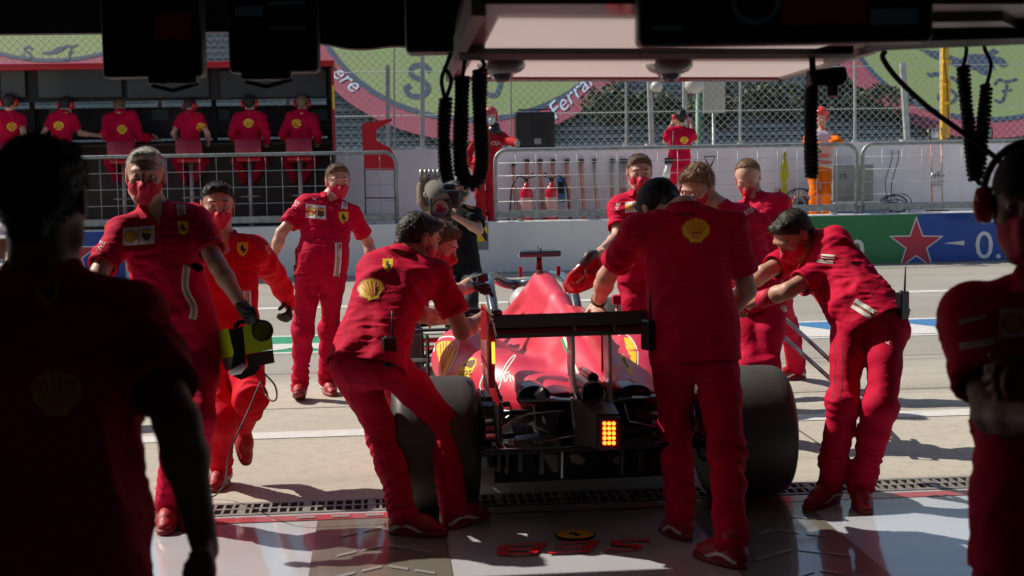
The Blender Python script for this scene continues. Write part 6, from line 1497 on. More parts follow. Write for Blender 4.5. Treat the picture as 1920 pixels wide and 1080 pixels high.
# ------------------------------------------------------------------ props on the platform
def onwall(px, py, Y): return PY(px, py, Y)
def lectern():
    Yl = Y_B + .35; c = PY(710, 420, Yl); c.z = Z_P; t = thing('lectern', 'red covered lectern with a raised flag shaped screen hood on thin black legs', 'lectern', c)
    pts = [(678, 232), (735, 222), (735, 226), (706, 243), (706, 264), (733, 278), (741, 296), (741, 319), (682, 319)]
    mb = MB(); mb.prism([PY(x, y, Yl) - c for x, y in pts], Vector((0, .5, 0))); mb.build('cover', M_REDM, t)
    lg = MB()
    for x, dy in ((683, 0), (740, 0), (683, .45), (740, .45)):
        a = PY(x, 318, Yl) - c; a.y += dy; lg = MB(); lg.tube([a, Vector((a.x, a.y, 0))], .012, 6); lg.build('leg', M_BPLA, t)
    a, b = PY(683, 371, Yl) - c, PY(740, 371, Yl) - c; MB().tube([a, b], .01, 6).build('cross_bar', M_BPLA, t)
lectern()
# leaning poles
xs = [962, 987, 1012, 1036, 1062, 1089, 1114, 1147, 1165, 1171]
for i, x in enumerate(xs):
    top_ = PY(x, 300 if i not in (0,) else 306, Y_R - .04); bot = PY(x + (8 if i < 7 else 1), 412, Y_R - .30); bot.z = Z_P + .01; base_ = bot.copy()
    t = thing('signal_pole', '', 'pole', base_, group='poles leaning on the rear wall')
    t['label'] = ('%s of the orange and steel poles leaning on the white wall, counted from the left' % ['first', 'second', 'third', 'fourth', 'fifth', 'sixth', 'seventh', 'eighth', 'ninth', 'tenth'][i])
    v = top_ - bot; MB().tube([(0, 0, 0), v * .55], .032, 8).build('orange_sleeve', mat('pole_salmon', (.62, .28, .19), .6, var=.15), t); MB().tube([v * .55, v], .031, 8).build('shaft', mat('pole_salmon' if i < 6 else 'pole_grey', (.52, .22, .15) if i < 6 else (.40, .38, .33), .5), t)
    MB().tube([v * .985 + Vector((-.03, -.02, 0)), v * .985 + Vector((.045, -.02, 0))], .032, 10).build('hook', M_RUB, t)
def extinguisher(px, lab, side):
    b = PY(px, 408, Y_R - .45); b.z = Z_P; t = thing('fire_extinguisher', lab, 'fire extinguisher', b, group='fire extinguishers on the platform'); t.scale = (1.25, 1.25, 1.3)
    MB().lathe([(.001, 0), (.075, 0), (.082, .02), (.083, .40), (.06, .46), (.025, .49), (.022, .52), (.001, .52)], n=24).build('cylinder', M_CARG, t)
    mb = MB(); mb.box((0, 0, .55), (.05, .03, .04)); mb.tube([(0, 0, .57), (-side * .12, 0, .60)], .008, 6); mb.tube([(0, 0, .59), (-side * .10, 0, .64)], .008, 6); mb.build('valve', M_BPLA, t)
    MB().tube(smooth2([(0, 0, .56), (side * .10, -.02, .60), (side * .19, -.03, .45), (side * .22, -.03, .15), (side * .26, -.03, .0)], 5), .012, 8).build('hose', M_RUB, t)
    MB().lathe([(.0838, .16), (.0838, .34)], n=24).build('label_band', mat('ext_label', (.55, .30, .28), .5), t)
extinguisher(988, 'left fire extinguisher with pale instruction label, hose curving to the left', -1)
extinguisher(1035, 'right fire extinguisher, plain red, hose curving to the right', 1)
b = PY(1003, 270, Y_R + .15); b.z = Z_R; t = thing('equipment_case', 'black ventilated equipment case standing on the wall beside the fire marshal', 'case', b)
w = 74 / (F_PX / b.y); hgt = 66 / (F_PX / b.y)
MB().box((0, 0, hgt / 2), (w, .26, hgt), bev=.03).build('case_shell', mat('case_black', (.014, .013, .013), .5), t)
mb = MB()
for i in range(9): mb.box((-w * .1 + i * w * .05, -.135, hgt * .55), (.012, .01, hgt * .5))
mb.build('grille', M_RUB, t); MB().box((w * .05, -.137, .10), (.11, .008, .09)).build('sticker', mat('sticker_grey', (.3, .3, .3), .5), t)
MB().tube([(-w * .42, 0, hgt), (-w * .42, 0, hgt + .04), (w * .42, 0, hgt + .04), (w * .42, 0, hgt)], .012, 6).build('handle', M_RUB, t)
b = PY(1052, 380, Y_R - .02); t = thing('notice_board', 'small blue notice board hanging on the white wall above the extinguishers', 'board', b); mb = MB(); s_ = b.y / F_PX
MB().box((0, 0, 24 * s_), (15 * s_, .02, 46 * s_)).build('backing', mat('notice_blue', (.06, .22, .45), .5), t); MB().box((0, -.014, 28 * s_), (10 * s_, .008, 22 * s_)).build('slot', M_DARK, t); MB().box((13 * s_, 0, 44 * s_), (10 * s_, .02, 8 * s_)).build('socket', M_GALV, t)
# grey cabinet and chest
b = PY(1600, 378, Y_R - .75); t = thing('grey_cabinet', 'grey metal cabinet marked 15 behind the barrier at the right', 'cabinet', Vector((b.x, Y_R - .75, Z_P))); s_ = b.y / F_PX
z0 = b.z - Z_P; MB().box((0, .25, z0 + 36 * s_), (80 * s_, .5, 70 * s_), bev=.015).build('shell', mat('cabinet_grey', (.24, .25, .23), .5, var=.08), t)
for dx in (-.28, .28):
    MB().box((dx, .25, z0 / 2), (.05, .4, z0)).build('leg', M_GALV, t)
bvp = face_plane(Y_R - .757)
for tx, px in (('15', 1581), ('15', 1612)): mark_text('numeral', None, tx, lambda x, y: (px + x * 15, 331 + y * 13), M_BLK, t, bvh=bvp, lift=.001)
b = PY(1597, 408, Y_R - .95); t = thing('tool_chest', 'low blue chest under the grey cabinet', 'chest', Vector((b.x, Y_R - 1.35, Z_P))); MB().box((0, .2, .12), (.72, .4, .24), bev=.01).build('chest_body', mat('chest_blue', (.05, .13, .20), .5), t); MB().box((0, .2, .27), (.74, .42, .05), bev=.01).build('lid', M_GALV, t)
# cable reel, flag, sign, shovel, broom
b = PY(1500, 384, Y_R - .5); b.z = Z_P; t = thing('cable_reel', 'round wire reel with orange cable standing beside the orange marshal', 'reel', b); r_ = .24; X90 = axis_to((0, 1, 0))
for yy in (-.08, .08):
    mb = MB(); mb.tube([(r_ * cos(R(a)), yy, r_ + .02 + r_ * sin(R(a))) for a in range(0, 361, 15)], .012, 6)
    for a in range(0, 180, 30): mb.tube([(r_ * cos(R(a)), yy, r_ + .02 + r_ * sin(R(a))), (-r_ * cos(R(a)), yy, r_ + .02 - r_ * sin(R(a)))], .006, 5)
    mb.build('rim', M_RUB, t)
mb = MB()
for i in range(7): mb.tube([(.13 * cos(R(a)), -.06 + i * .02, r_ + .02 + .13 * sin(R(a))) for a in range(0, 361, 20)], .014, 6)
mb.build('wound_cable', mat('cable_orange', (.40, .12, .05), .6), t)
b = PY(1469, 372, Y_R - .45); b.z = Z_P; t = thing('yellow_flag', 'rolled yellow marshal flag leaning upright against the wall', 'flag', b)
tp = PY(1471, 284, Y_R - .1) - b; MB().tube([(0, 0, 0), tp + Vector((0, 0, .04))], .010, 6).build('stick', M_ROD, t)
mb = MB(); rows = [[tp * f + Vector((dx * w_, -.01 - .03 * abs(sin(i * 1.7)), 0)) for i, dx in enumerate((-1, -.6, -.2, .2, .6, 1))] for f, w_ in ((.99, .02), (.88, .03), (.76, .06), (.64, .07), (.52, .04), (.25, .04), (.05, .03))]
mb.grid(rows); mb.grid([[p_ + Vector((0, .012, 0)) for p_ in r] for r in rows]); mb.build('cloth', mat('flag_yellow', (.55, .50, .02), .7), t)
b = PY(1464, 378, Y_R - .03); t = thing('wall_sign', 'small salmon sign low on the white wall beside the flag', 'sign', b); s_ = b.y / F_PX; MB().box((0, 0, 13 * s_), (23 * s_, .015, 25 * s_)).build('plate', mat('sign_salmon', (.70, .33, .26), .6), t); MB().box((0, -.01, 19 * s_), (10 * s_, .006, 4 * s_)).build('marking', M_BLK, t)
b = PY(1336, 395, Y_R - .5); b.z = Z_P; t = thing('shovel', 'shovel with black loop handle leaning behind the man in glasses', 'shovel', b); tp = PY(1331, 313, Y_R - .1) - b
MB().tube([(0, 0, 0), tp], .014, 8).build('shaft', mat('wood_shaft', (.30, .20, .12), .6), t); MB().tube([tp, tp + Vector((-.03, 0, .04)), tp + Vector((-.09, 0, .17)), tp + Vector((.09, 0, .17)), tp + Vector((.03, 0, .04)), tp], .014, 8).build('grip', M_RUB, t)
MB().box((0, -.02, .13), (.22, .02, .26), bev=.005).build('blade', M_METAL, t)
for px, lab in ((1748, 'left broom standing upright behind the right barrier'), (1767, 'right broom standing upright behind the right barrier')):
    b = PY(px, 392, Y_R - .4); b.z = Z_P; t = thing('broom', lab, 'broom', b, group='brooms behind the barrier'); tp = PY(px - 2, 270, Y_R - .12) - b
    MB().tube([(0, 0, .08), tp], .015, 8).build('handle', mat('pole_salmon', (.52, .22, .15), .6), t); MB().box((0, 0, .05), (.22, .09, .10), bev=.015).build('bristles', M_RUB, t)
b = PY(1757, 345, Y_R - .25); b.z = PY(1757, 345, Y_R - .25).z; t = thing('clamp_rack', 'chrome clamps hooked on the brooms behind the right barrier', 'clamps', PY(1757, 335, Y_R - .45)); mb = MB()
for i in range(4): mb.tube([(-.09 + i * .05, 0, -.12), (-.09 + i * .05, -.02, .0), (-.08 + i * .05, 0, .12)], .014, 6)
mb.tube([(-.12, 0, -.04), (.12, 0, -.04)], .01, 6); mb.tube([(-.12, 0, .05), (.12, 0, .05)], .01, 6); mb.build('rods', M_METAL, t)
rng = random.Random(5)
b = PY(1665, 400, Y_R - .5); b.z = Z_P; mb = MB()
for i in range(7):
    pts = []; r0 = rng.uniform(.10, .22); ox, oz = rng.uniform(-.18, .18), rng.uniform(.10, .26)
    for a in range(0, 361, 24): pts.append(b + Vector((ox + r0 * cos(R(a)) * 1.2, rng.uniform(-.03, .03) + .05 * i - .1, max(.02, oz + r0 * .8 * sin(R(a))))))
    mb.tube(pts, .008, 5)
for x0 in (1672, 1684):
    mb.tube([Vector(v) for v in smooth2([tuple(b + Vector((.05, 0, .1))), tuple(PY(x0 - 12, 345, Y_R - .3)), tuple(PY(x0, 300, Y_R - .1)), tuple(PY(x0 + 1, 282, Y_R - .02))], 5)], .008, 5)
tag(mb.build('tangled_cable', M_RUB, org=b), 'black cables tangled on the platform and hanging down the wall', 'cable')
b = PY(1675, 412, Y_B + .02); tag(MB().box(b + Vector((0, 0, .03)), (.36, .12, .07), bev=.01).build('yellow_bracket', M_YEL, org=b), 'flat yellow bracket at the foot of the right crowd barrier', 'bracket')
# yellow hydraulic mast on the wall, lamps, laptop
b = PY(1770, 265, Y_R + .1); b.z = Z_R; t = thing('yellow_mast', 'tall yellow telescopic mast with clamps standing on the wall at the right', 'mast', b); M_YM = mat('mast_yellow', (.80, .42, .01), .4, coat=.3); s_ = b.y / F_PX
MB().box((0, 0, 1.1), (12 * s_, .10, 2.2), bev=.01).build('outer_tube', M_YM, t); MB().box((8 * s_, 0, .55), (5 * s_, .05, 1.0), bev=.005).build('ram', M_YM, t)
for z, w_ in ((1.30, 16), (.92, 14), (.62, 10)): MB().box((3 * s_, -.02, z), (w_ * s_, .13, .05), bev=.008).build('clamp', M_YM, t)
MB().tube([(.0, -.06, 1.9), (-.05, -.08, 1.4), (.02, -.08, .9), (.05, -.07, .3)], .008, 6).build('hydraulic_hose', M_RUB, t)
b = PY(1757, 268, Y_R + .04); b.z = Z_R; t = thing('glass_lantern', 'clear glass lamp housing at the foot of the yellow mast', 'lamp', b); MB().box((0, 0, .01), (.26, .2, .02)).build('base', M_METAL, t)
MB().lathe([(.05, .02), (.07, .10), (.06, .18), (.02, .21), (.001, .21)], (-.04, 0, 0), n=16).build('bulb', mat('bulb_glass', (.7, .7, .7), .08, metal=.6), t)
mb = MB()
for dx, dy in ((-.12, -.08), (.12, -.08), (-.12, .08), (.12, .08)): mb.tube([(dx, dy, .02), (dx, dy, .19)], .008, 5)
mb.box((0, 0, .20), (.26, .18, .014)); mb.build('cage', M_METAL, t)
b = PY(1850, 264, Y_R + .1); b.z = Z_R; t = thing('small_monitor', 'small dark monitor standing on the wall at the far right', 'monitor', b); MB().box((0, 0, .11), (.20, .03, .20), bev=.008).build('housing', M_BPLA, t); MB().box((-.005, -.017, .11), (.16, .004, .15)).build('display', mat('display_green', (.12, .20, .20), .3, emit=(.12, .3, .3), es=.15), t)
for px, py, r_, lab in ((1231, 163, 12, 'round white globe lamp on the fence, left of the photographer'), (1302, 160, 19, 'wide white globe lamp above the green post')):
    c_ = PY(px, py, Y_FN - .12); s_ = c_.y / F_PX; t = thing('globe_lamp', lab, 'lamp', c_, group='globe lamps on the catch fence'); rr = r_ * s_
    MB().lathe([(.001, -rr * .8), (rr * .6, -rr * .75), (rr, -rr * .2), (rr * .92, rr * .4), (rr * .5, rr * .85), (.001, rr)], n=20).build('globe', mat('globe_white', (.60, .58, .50), .4), t); MB().tube([(0, 0, -rr * .7), (0, 0, -rr * 1.3), (0, .1, -rr * 1.5)], .03, 8).build('bracket', M_GALV, t)
b = PY(1311, 268, Y_FN + .6); b.z = 0; tp = PY(1311, 175, Y_FN + .6)
t = thing('green_post', 'thick green lamp post behind the fence, right of the photographer', 'post', b); MB().tube([(0, 0, 0), (0, 0, tp.z)], [.075, .06], 14).build('shaft', mat('post_green', (.06, .16, .10), .5), t)
b = PY(1339, 212, Y_FN + .9); t = thing('blank_panel', 'blank beige panel mounted behind the fence beside the green post', 'panel', Vector((b.x, b.y, 0))); s_ = b.y / F_PX
MB().box((0, 0, b.z + 30 * s_), (42 * s_, .03, 60 * s_)).build('sheet', mat('panel_beige', (.42, .40, .34), .6, var=.06), t); MB().tube([(0, .03, 0), (0, .03, b.z)], .03, 8).build('stem', M_GALV, t)

# ------------------------------------------------------------------ things the crew carry
FD = (pA.AL[1] - EYE).dot(MC @ Vector((0, 0, -1))) + .02
fanp = P(455, 655, FD)
t = thing('cooling_fan', 'yellow green cooling fan unit with round dark duct carried by the grey haired man', 'fan unit', fanp)
M_NEON = mat('neon_yellow', (.70, .95, .01), .4, coat=.3); c = fanp; T = lambda px, py, D=(FD+0.00): P(px, py, D) - c
def wedge(nm, pts, m, d0=(FD+0.00), d1=(FD+0.20), sk=0):
    n = len(pts); mb = MB(); xm = max(x for x, y in pts); a = [T(x, y, d0 + sk * (xm - x)) for x, y in pts]; b_ = [T(x, y, d1) for x, y in pts]
    mb.raw(a + b_, [tuple(range(n)), tuple(range(2 * n - 1, n - 1, -1))] + [(i, i + n, (i + 1) % n + n, (i + 1) % n) for i in range(n)]); return mb.build(nm, m, t)
wedge('left_shell', smooth2([(414, 672), (407, 645), (408, 626), (420, 617), (428, 618), (440, 650), (443, 666)], 3), M_NEON, (FD-0.05), (FD+0.25), .0062)
wedge('left_base', [(415, 673), (443, 667), (440, 690), (424, 697)], mat('shell_grey', (.25, .24, .23), .4), (FD-0.03), (FD+0.25), .006)
wedge('middle_body', [(428, 618), (456, 612), (462, 690), (448, 708), (432, 700), (438, 660)], M_BPLA, (FD-0.05), (FD+0.25))
wedge('right_shell', [(455, 612), (486, 602), (508, 610), (512, 655), (461, 664)], mat('neon_shade_in_colour', (.50, .62, .02), .4, coat=.3), (FD-0.05), (FD+0.25))  # same neon yellow made darker, shade put into the colour
wedge('right_base', [(461, 665), (512, 656), (515, 680), (466, 690)], mat('shell_dark', (.05, .03, .035), .4), (FD-0.05), (FD+0.25))
wedge('under_tray', [(436, 690), (490, 686), (478, 702), (452, 712), (438, 706)], M_BPLA, (FD-0.02), (FD+0.00))
MB().tube([T(432, 700, (FD-0.07)), T(448, 694, (FD-0.08)), T(460, 684, (FD-0.08))], [.012, .02, .012], 8).build('hose_stub', M_WHITE, t)
dd = nrm(P(492, 620, (FD-0.15)) - P(488, 622, (FD+0.15))); MB().lathe([(.052, -.12), (.052, 0), (.046, .004), (.044, -.05), (.001, -.05)], T(492, 620, (FD-0.09)), axis_to(EYE - P(492, 620, (FD-0.05))), 24).build('duct', M_BPLA, t)
MB().tube([T(440, 614, (FD+0.00)), T(448, 604, (FD+0.00)), T(478, 598, (FD+0.00)), T(492, 606, (FD+0.00))], .012, 8).build('handle', M_RUB, t)
pts = [P(495, 700, 7.1), P(515, 722, 7.15), P(519, 745, 7.3), P(510, 752, 7.4), P(497, 738, 7.5), P(490, 715, 7.5), P(470, 760, 7.45), P(430, 850, 7.4)]; g1 = G(405, 935); pts += [g1 + Vector((0, 0, .02)), g1 + Vector((-.35, -.5, .008))]
tag(MB().tube([Vector(v) for v in smooth2([tuple(p_) for p_ in pts], 5)], .0045, 6).build('fan_cable', M_RUB, org=fanp), 'thin black cable trailing from the yellow green cooling fan to the floor', 'cable')
for p_, px, py, lab in ((pD, 727, 655, 'black radio at the back belt of the man pushing the left of the wing'), (pC, 546, 497, 'black radio on the hip of the man walking toward the camera'), (pJ, 1688, 570, 'black radio on the back belt of the man bending at the right'), (pF, 1222, 620, 'black radio on the left hip of the tall man in the black cap')):
    rr = radio(p_, px, py, 1.15); rr['label'] = lab
# jack handle poles in the hand of the man behind
t = thing('trolley_handle', 'pair of silver trolley handle tubes held low beside the man in glasses', 'trolley', P(1520, 690, 9.3)); c = t.location
for a, b_ in (((1464, 590), (1572, 690)), ((1455, 618), (1562, 715))): MB().tube([P(a[0], a[1], 9.4) - c, P(b_[0], b_[1], 8.7) - c], .013, 10).build('tube', M_METAL, t)
MB().tube([P(1572, 690, 8.7) - c, P(1562, 715, 8.7) - c, G(1600, 748) - c + Vector((0, 0, .04)), G(1560, 760) - c + Vector((0, 0, .04))], .016, 8).build('fork', M_METAL, t)
# glasses
mb = MB()
for s_ in (-1, 1):
    mb.tube([pH.hp(s_ * .034 + .022 * cos(R(a)), .106, .002 + .015 * sin(R(a))) for a in range(0, 361, 30)], .0022, 6); mb.tube([pH.hp(s_ * .056, .104, .006), pH.hp(s_ * .084, .02, .006)], .002, 6)
mb.tube([pH.hp(-.012, .106, .006), pH.hp(.012, .106, .006)], .002, 6); mb.build('glasses', M_METAL, pH.root, org=pH.org)
# wrist things
def cuffring(p, A, f, r, w, m, nm):
    e, wst, _ = A; d = nrm(wst - e); c_ = e.lerp(wst, f); MB().lathe([(r * .9, -w / 2), (r, -w / 2), (r, w / 2), (r * .9, w / 2)], c_, axis_to(d), 20).build(nm, m, p.root, org=p.org)
cuffring(pJ, pJ.AL, .55, .046, .10, M_MASK, 'wristband'); cuffring(pF, pF.AL, .92, .036, .012, M_RUB, 'bracelet'); cuffring(pF, pF.AL, .80, .040, .010, M_RUB, 'bracelet'); cuffring(pD, pD.AR, .93, .036, .022, mat('bracelet_tan', (.35, .24, .12), .5), 'bracelet')

# ------------------------------------------------------------------ gantry and hanging things inside the garage
ZG = 2.09
def GZ(px, py, z=ZG): return G(px, py, z)
M_LAMP = mat('light_panel', (.75, .68, .64), .5, emit=(1.0, .77, .70), es=.40, var=.08, vscale=1.2); M_GRED = mat('gantry_red', (.20, .004, .012), .4, coat=.3); M_GWH = mat('gantry_white', (.42, .36, .35), .4)
gc = GZ(1150, 150); gn = thing('lighting_gantry', 'suspended red and black lighting gantry with pale panels hanging over the car at the top', 'gantry', (gc.x, gc.y, ZG)); c = gn.location
def slab(nm, poly, z0, z1, m, par=gn):
    pts = [GZ(x, y, z0) - c for x, y in poly]; mb = MB(); mb.prism(pts, Vector((0, 0, z1 - z0))); return mb.build(nm, m, par)
slab('deck', [(838, 149), (1464, 149), (1640, 99), (1760, 78), (2100, 74), (2100, 8), (900, 8), (868, 60)], ZG + .012, ZG + .10, M_GRED)
slab('light_panel', [(905, 98), (1260, 98), (1260, 42), (935, 40)], ZG + .004, ZG + .011, M_LAMP); slab('light_panel', [(1262, 98), (1500, 98), (1560, 84), (1262, 84)], ZG + .004, ZG + .011, M_LAMP); slab('light_panel', [(868, 146), (1456, 146), (1545, 119), (885, 118)], ZG + .004, ZG + .011, M_LAMP)
slab('cross_beam', [(862, 113), (1600, 109), (1600, 101), (862, 101)], ZG - .012, ZG + .02, M_DARK)
slab('edge_trim', [(836, 153), (1466, 153), (1466, 149), (836, 149)], ZG - .006, ZG + .06, M_GRED); slab('edge_trim', [(1462, 153), (1642, 101), (1640, 96), (1460, 149)], ZG - .006, ZG + .06, M_GWH)
slab('edge_trim', [(836, 152), (846, 152), (912, 30), (884, 30)], ZG - .008, ZG + .06, M_GWH)
slab('end_trim', [(1745, 74), (1915, 66), (1915, 58), (1745, 60)], ZG - .008, ZG + .05, M_GWH); slab('end_trim', [(1742, 42), (1880, 40), (1905, 52), (1885, 50), (1742, 52)], ZG - .008, ZG + .05, M_GWH)
slab('end_beam', [(1620, 96), (2100, 76), (2100, 66), (1640, 80)], ZG - .03, ZG + .1, M_DARK)
for px in (940, 1255):
    p_ = GZ(px, 122); MB().lathe([(.001, -.030), (.045, -.030), (.066, -.022), (.078, -.010), (.082, .002), (.08, .012)], p_ - c, n=28).build('dome_lamp', mat('dome_grey', (.85, .82, .80), .3, coat=.4), gn)
    MB().lathe([(.001, -.058), (.020, -.055), (.036, -.044), (.042, -.030)], p_ - c, n=24).build('dome_glass', mat('dome_glass', (.35, .30, .32), .08, coat=.8), gn)
for px, py in ((900, 30), (1500, 20), (1850, 20)):
    p_ = GZ(px, py + 20, ZG + .1); MB().tube([p_ - c, Vector((p_.x, p_.y, Hc + .01)) - c], .018, 8).build('hanger', M_DARK, gn)
# screens
def monitor(x0, y0, x1, y1, D, label, dep=.08, img=None, tilt=0):
    cc = P((x0 + x1) / 2, (y0 + y1) / 2, D); t = thing('monitor', label, 'monitor', cc, -YAW, group='dark screens hanging in the garage'); s_ = D / F_PX; w, h_ = (x1 - x0) * s_, (y1 - y0) * s_
    MB().box((0, 0, 0), (w, dep, h_), bev=.012).build('housing', M_BPLA, t); MB().box((0, -dep / 2 - .002, 0), (w * .95, .004, h_ * .92)).build('display', mat('display_dark', (.008, .009, .012), .25), t)
    MB().box((0, dep / 2 + .02, h_ / 2 + .02), (.10, .04, h_ * .5 + .06)).build('bracket', M_DARK, t)
    MB().tube([(0, dep / 2 + .02, h_ / 2 + .03), (0, dep / 2 + .02, Hc - cc.z)], .02, 8).build('pole', M_DARK, t)
    if img:
        for nm, x, z, ww, hh, m in img: MB().box((x * w / 2, -dep / 2 - .006, z * h_ / 2), (ww * w, .002, hh * h_)).build(nm, m, t)
    return t
M_DIM = mat('dim_image_blue', (.008, .009, .011), .5, emit=(.12, .2, .25), es=.014); M_DIMR = mat('dim_image_red', (.008, .004, .005), .5, emit=(.3, .01, .03), es=.012)
monitor(195, -40, 382, 146, 4.4, 'left dark monitor hanging from the garage ceiling with a faint reddish image', img=[('picture', .45, .0, .35, .25, M_DIMR)])
monitor(431, -45, 597, 137, 4.3, 'second dark monitor with faint pale bars hanging left of the gantry', img=[('picture_bar', .35, -.1, .42, .028, M_DIM), ('picture_bar', .35, .4, .42, .028, M_DIM), ('picture', -.5, .25, .3, .1, M_DIM)])
monitor(762, -60, 884, 100, 4.6, 'dark narrow monitor seen obliquely at the left end of the gantry', dep=.18)
bigm = monitor(1192, -150, 1742, 84, 2.9, 'wide dark screen at the top right showing a faint picture', img=[('picture', .25, -.35, .28, .35, M_DIMR), ('picture_bar', -.80, -.72, .10, .03, M_DIM), ('picture', .72, -.6, .16, .12, M_DIM)])
MB().tube([(-.06 + .045 * cos(R(a)), -.048, -.03 + .05 * sin(R(a))) for a in range(0, 361, 15)], .004, 6).build('picture_ring', M_DIM, bigm)
# small clutter under the left monitors
def clutter(px, py, D, lab, seed):
    t = thing('bracket_cluster', lab, 'bracket', P(px, py, D)); rg = random.Random(seed)
    MB().box((0, 0, 0), (.14, .06, .03), bev=.006).build('plate', M_BPLA, t); MB().tube([(-.06, 0, -.02), (0, -.02, -.035), (.07, 0, -.015)], .007, 6).build('cable', M_RUB, t); MB().tube([(0, 0, .01), (0, 0, .12)], .012, 8).build('stem', M_BPLA, t)
clutter(325, 148, 4.35, 'black bracket with cables under the left dark monitor', 1); clutter(500, 140, 4.25, 'black bracket under the second dark monitor', 2)
# black beam across the doorway above the left
bm_ = MB(); a = P(600, 88, 5.6); b_ = P(1000, 88, 5.6); mb = MB(); pts = smooth2([(590, 80), (620, 84), (650, 90), (690, 91), (735, 86), (800, 84), (1000, 60)], 4); mb.prism([P(x, y, 5.5) for x, y in pts] + [P(1000, -250, 5.5), P(590, -250, 5.5)], Vector((0, .1, 0))); tag(mb.build('ceiling_drape', M_DARK), kind='structure')
mb = MB(); a = P(1000, -10, 6.3); b_ = P(2400, -10, 6.3); mb.box(((a.x + b_.x) / 2, a.y, (2.42 + Hc) / 2), (b_.x - a.x, .1, Hc - 2.42)); tag(mb.build('ceiling_valance', M_DARK), kind='structure')
# coiled hoses
def coil(path, r, pitch, tr, name, label, lead=None):
    pts = [Vector(p_) for p_ in smooth2([tuple(p_) for p_ in path], 12)]; L = [0]
    for i in range(1, len(pts)): L.append(L[-1] + (pts[i] - pts[i - 1]).length)
    n = int(L[-1] / pitch * 14); out_ = []; u = None
    for i in range(n + 1):
        s_ = L[-1] * i / n; j = 0
        while j < len(L) - 2 and L[j + 1] < s_: j += 1
        f = (s_ - L[j]) / max(L[j + 1] - L[j], 1e-6); p_ = pts[j].lerp(pts[j + 1], f); t_ = (pts[j + 1] - pts[j]).normalized()
        u = t_.cross(Vector((0, 1, 0))).normalized() if u is None else (u - t_ * u.dot(t_)).normalized(); w_ = t_.cross(u); a = 2 * pi * s_ / pitch
        rr = r * (1 + .06 * sin(s_ * 37)); out_.append(p_ + (u * cos(a) + w_ * sin(a)) * rr)
    t = thing(name, label, 'hose', path[0], group='coiled black hoses hanging from the gantry')
    MB().tube(out_, tr, 6).build('coil', M_RUB, t, org=t.location)
    if lead: 
        for ld in lead: MB().tube([Vector(v) for v in smooth2([tuple(v) for v in ld], 5)], .0065, 8).build('lead', M_RUB, t, org=t.location)
    return t
DG = 4.6
coil([P(836, 185, DG), P(832, 250, DG), P(835, 310, DG), P(840, 340, DG)], .016, .0125, .0066, 'coiled_hose', 'short black coiled hose at the left end of the gantry', [[P(834, 185, DG), P(828, 150, DG), P(838, 120, DG), P(846, 100, DG)], [P(836, 185, DG), P(846, 150, DG), P(832, 125, DG)]])
coil([P(900, 132, DG), P(899, 190, DG), P(902, 250, DG), P(904, 300, DG), P(898, 335, DG), P(882, 345, DG), P(868, 330, DG), P(863, 290, DG), P(865, 220, DG), P(867, 145, DG)], .0185, .0125, .0068, 'coiled_hose', 'long black coiled hose hanging in a U loop at the left end of the gantry', [[P(900, 132, DG), P(908, 120, DG), P(892, 95, DG), P(890, 60, DG)], [P(867, 145, DG), P(872, 110, DG), P(876, 70, DG)]])
coil([P(1522, 165, DG), P(1520, 230, DG), P(1521, 290, DG), P(1522, 332, DG)], .0165, .0125, .0068, 'coiled_hose', 'black coiled hose hanging in front of the orange marshal', [[P(1522, 165, DG), P(1520, 140, DG)]])
coil([P(1806, 125, DG), P(1810, 180, DG), P(1818, 250, DG), P(1824, 320, DG), P(1832, 338, DG), P(1838, 300, DG), P(1844, 230, DG), P(1850, 160, DG)], .0155, .0135, .0066, 'coiled_hose', 'black coiled hose loop hanging at the right beside the dark headset figure', [[P(1806, 125, DG), P(1812, 95, DG), P(1808, 60, DG), P(1806, 20, DG)], [P(1850, 160, DG), P(1858, 120, DG), P(1846, 90, DG), P(1842, 50, DG)]])
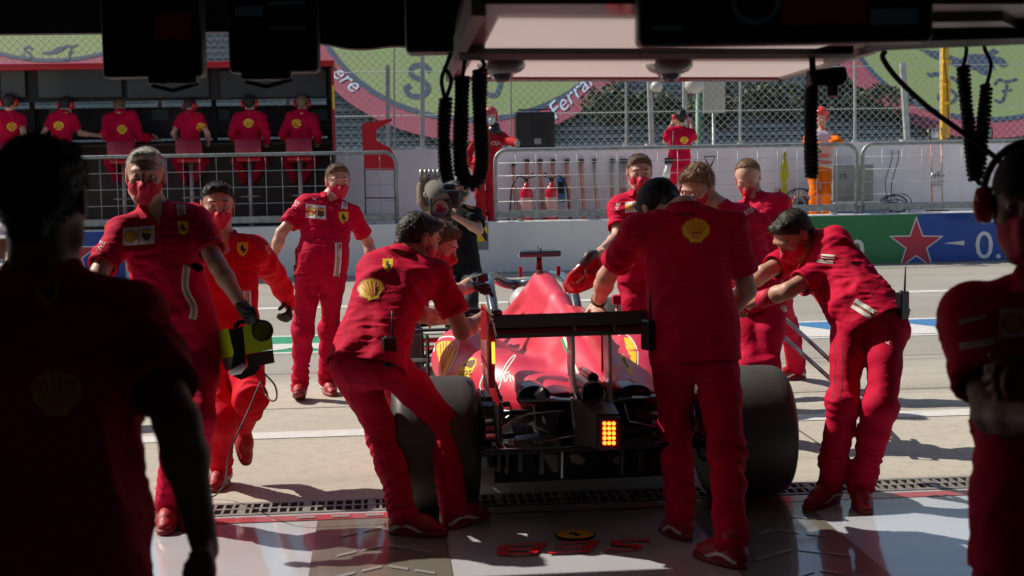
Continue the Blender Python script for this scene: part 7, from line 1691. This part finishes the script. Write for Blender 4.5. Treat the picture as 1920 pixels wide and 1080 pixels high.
t = thing('hose_valve', 'black valve block at the top of the hose before the orange marshal', 'valve', P(1548, 148, DG)); mb = MB(); mb.box((0, 0, 0), (.11, .06, .045), bev=.012); mb.tube([(.02, 0, 0), (.02, -.01, -.055)], .018, 10); mb.tube([(-.055, 0, .0), (.06, 0, .012)], .026, 12); mb.build('block', M_BPLA, t); MB().tube([(-.04, 0, .02), (-.03, .05, .10)], .01, 8).build('hook', M_RUB, t)
t = tag(MB().tube([Vector(v) for v in smooth2([tuple(P(x, y, 4.3)) for x, y in ((1660, 96), (1655, 108), (1672, 135), (1700, 165), (1745, 205), (1800, 245), (1860, 290), (1905, 330))], 5)], .0085, 8).build('thick_cable', M_RUB, org=P(1660, 96, 4.3)), 'thick black cable sagging from the gantry to the right edge', 'cable')
# ------------------------------------------------------------------ two dark figures in the foreground
SKIN3 = skin_mat('skin_darkened_as_shade', (.26, .13, .09))  # skin colour darkened to stand for the dim garage
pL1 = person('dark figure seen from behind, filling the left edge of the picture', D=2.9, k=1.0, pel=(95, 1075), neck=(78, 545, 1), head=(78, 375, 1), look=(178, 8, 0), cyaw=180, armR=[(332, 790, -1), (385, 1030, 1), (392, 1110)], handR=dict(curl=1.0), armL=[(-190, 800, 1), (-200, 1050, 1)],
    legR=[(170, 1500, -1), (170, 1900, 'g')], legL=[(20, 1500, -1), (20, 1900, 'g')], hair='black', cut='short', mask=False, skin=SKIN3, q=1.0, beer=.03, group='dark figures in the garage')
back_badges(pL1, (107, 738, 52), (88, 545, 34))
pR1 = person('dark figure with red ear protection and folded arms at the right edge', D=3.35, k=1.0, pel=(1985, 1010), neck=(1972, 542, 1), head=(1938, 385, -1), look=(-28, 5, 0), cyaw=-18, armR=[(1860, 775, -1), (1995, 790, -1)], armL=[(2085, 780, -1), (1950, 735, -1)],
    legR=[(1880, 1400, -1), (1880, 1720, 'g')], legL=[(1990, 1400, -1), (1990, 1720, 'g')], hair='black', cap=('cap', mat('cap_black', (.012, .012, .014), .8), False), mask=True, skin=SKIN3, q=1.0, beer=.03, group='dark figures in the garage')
headset(pR1, M_CUP); chest_badges(pR1, (1925, 605, 52, 28, -.05), None, [([(1800, 605), (1850, 592)], 8), ([(1800, 650), (1875, 640)], 12), ([(1805, 700), (1875, 690)], 12)], [])
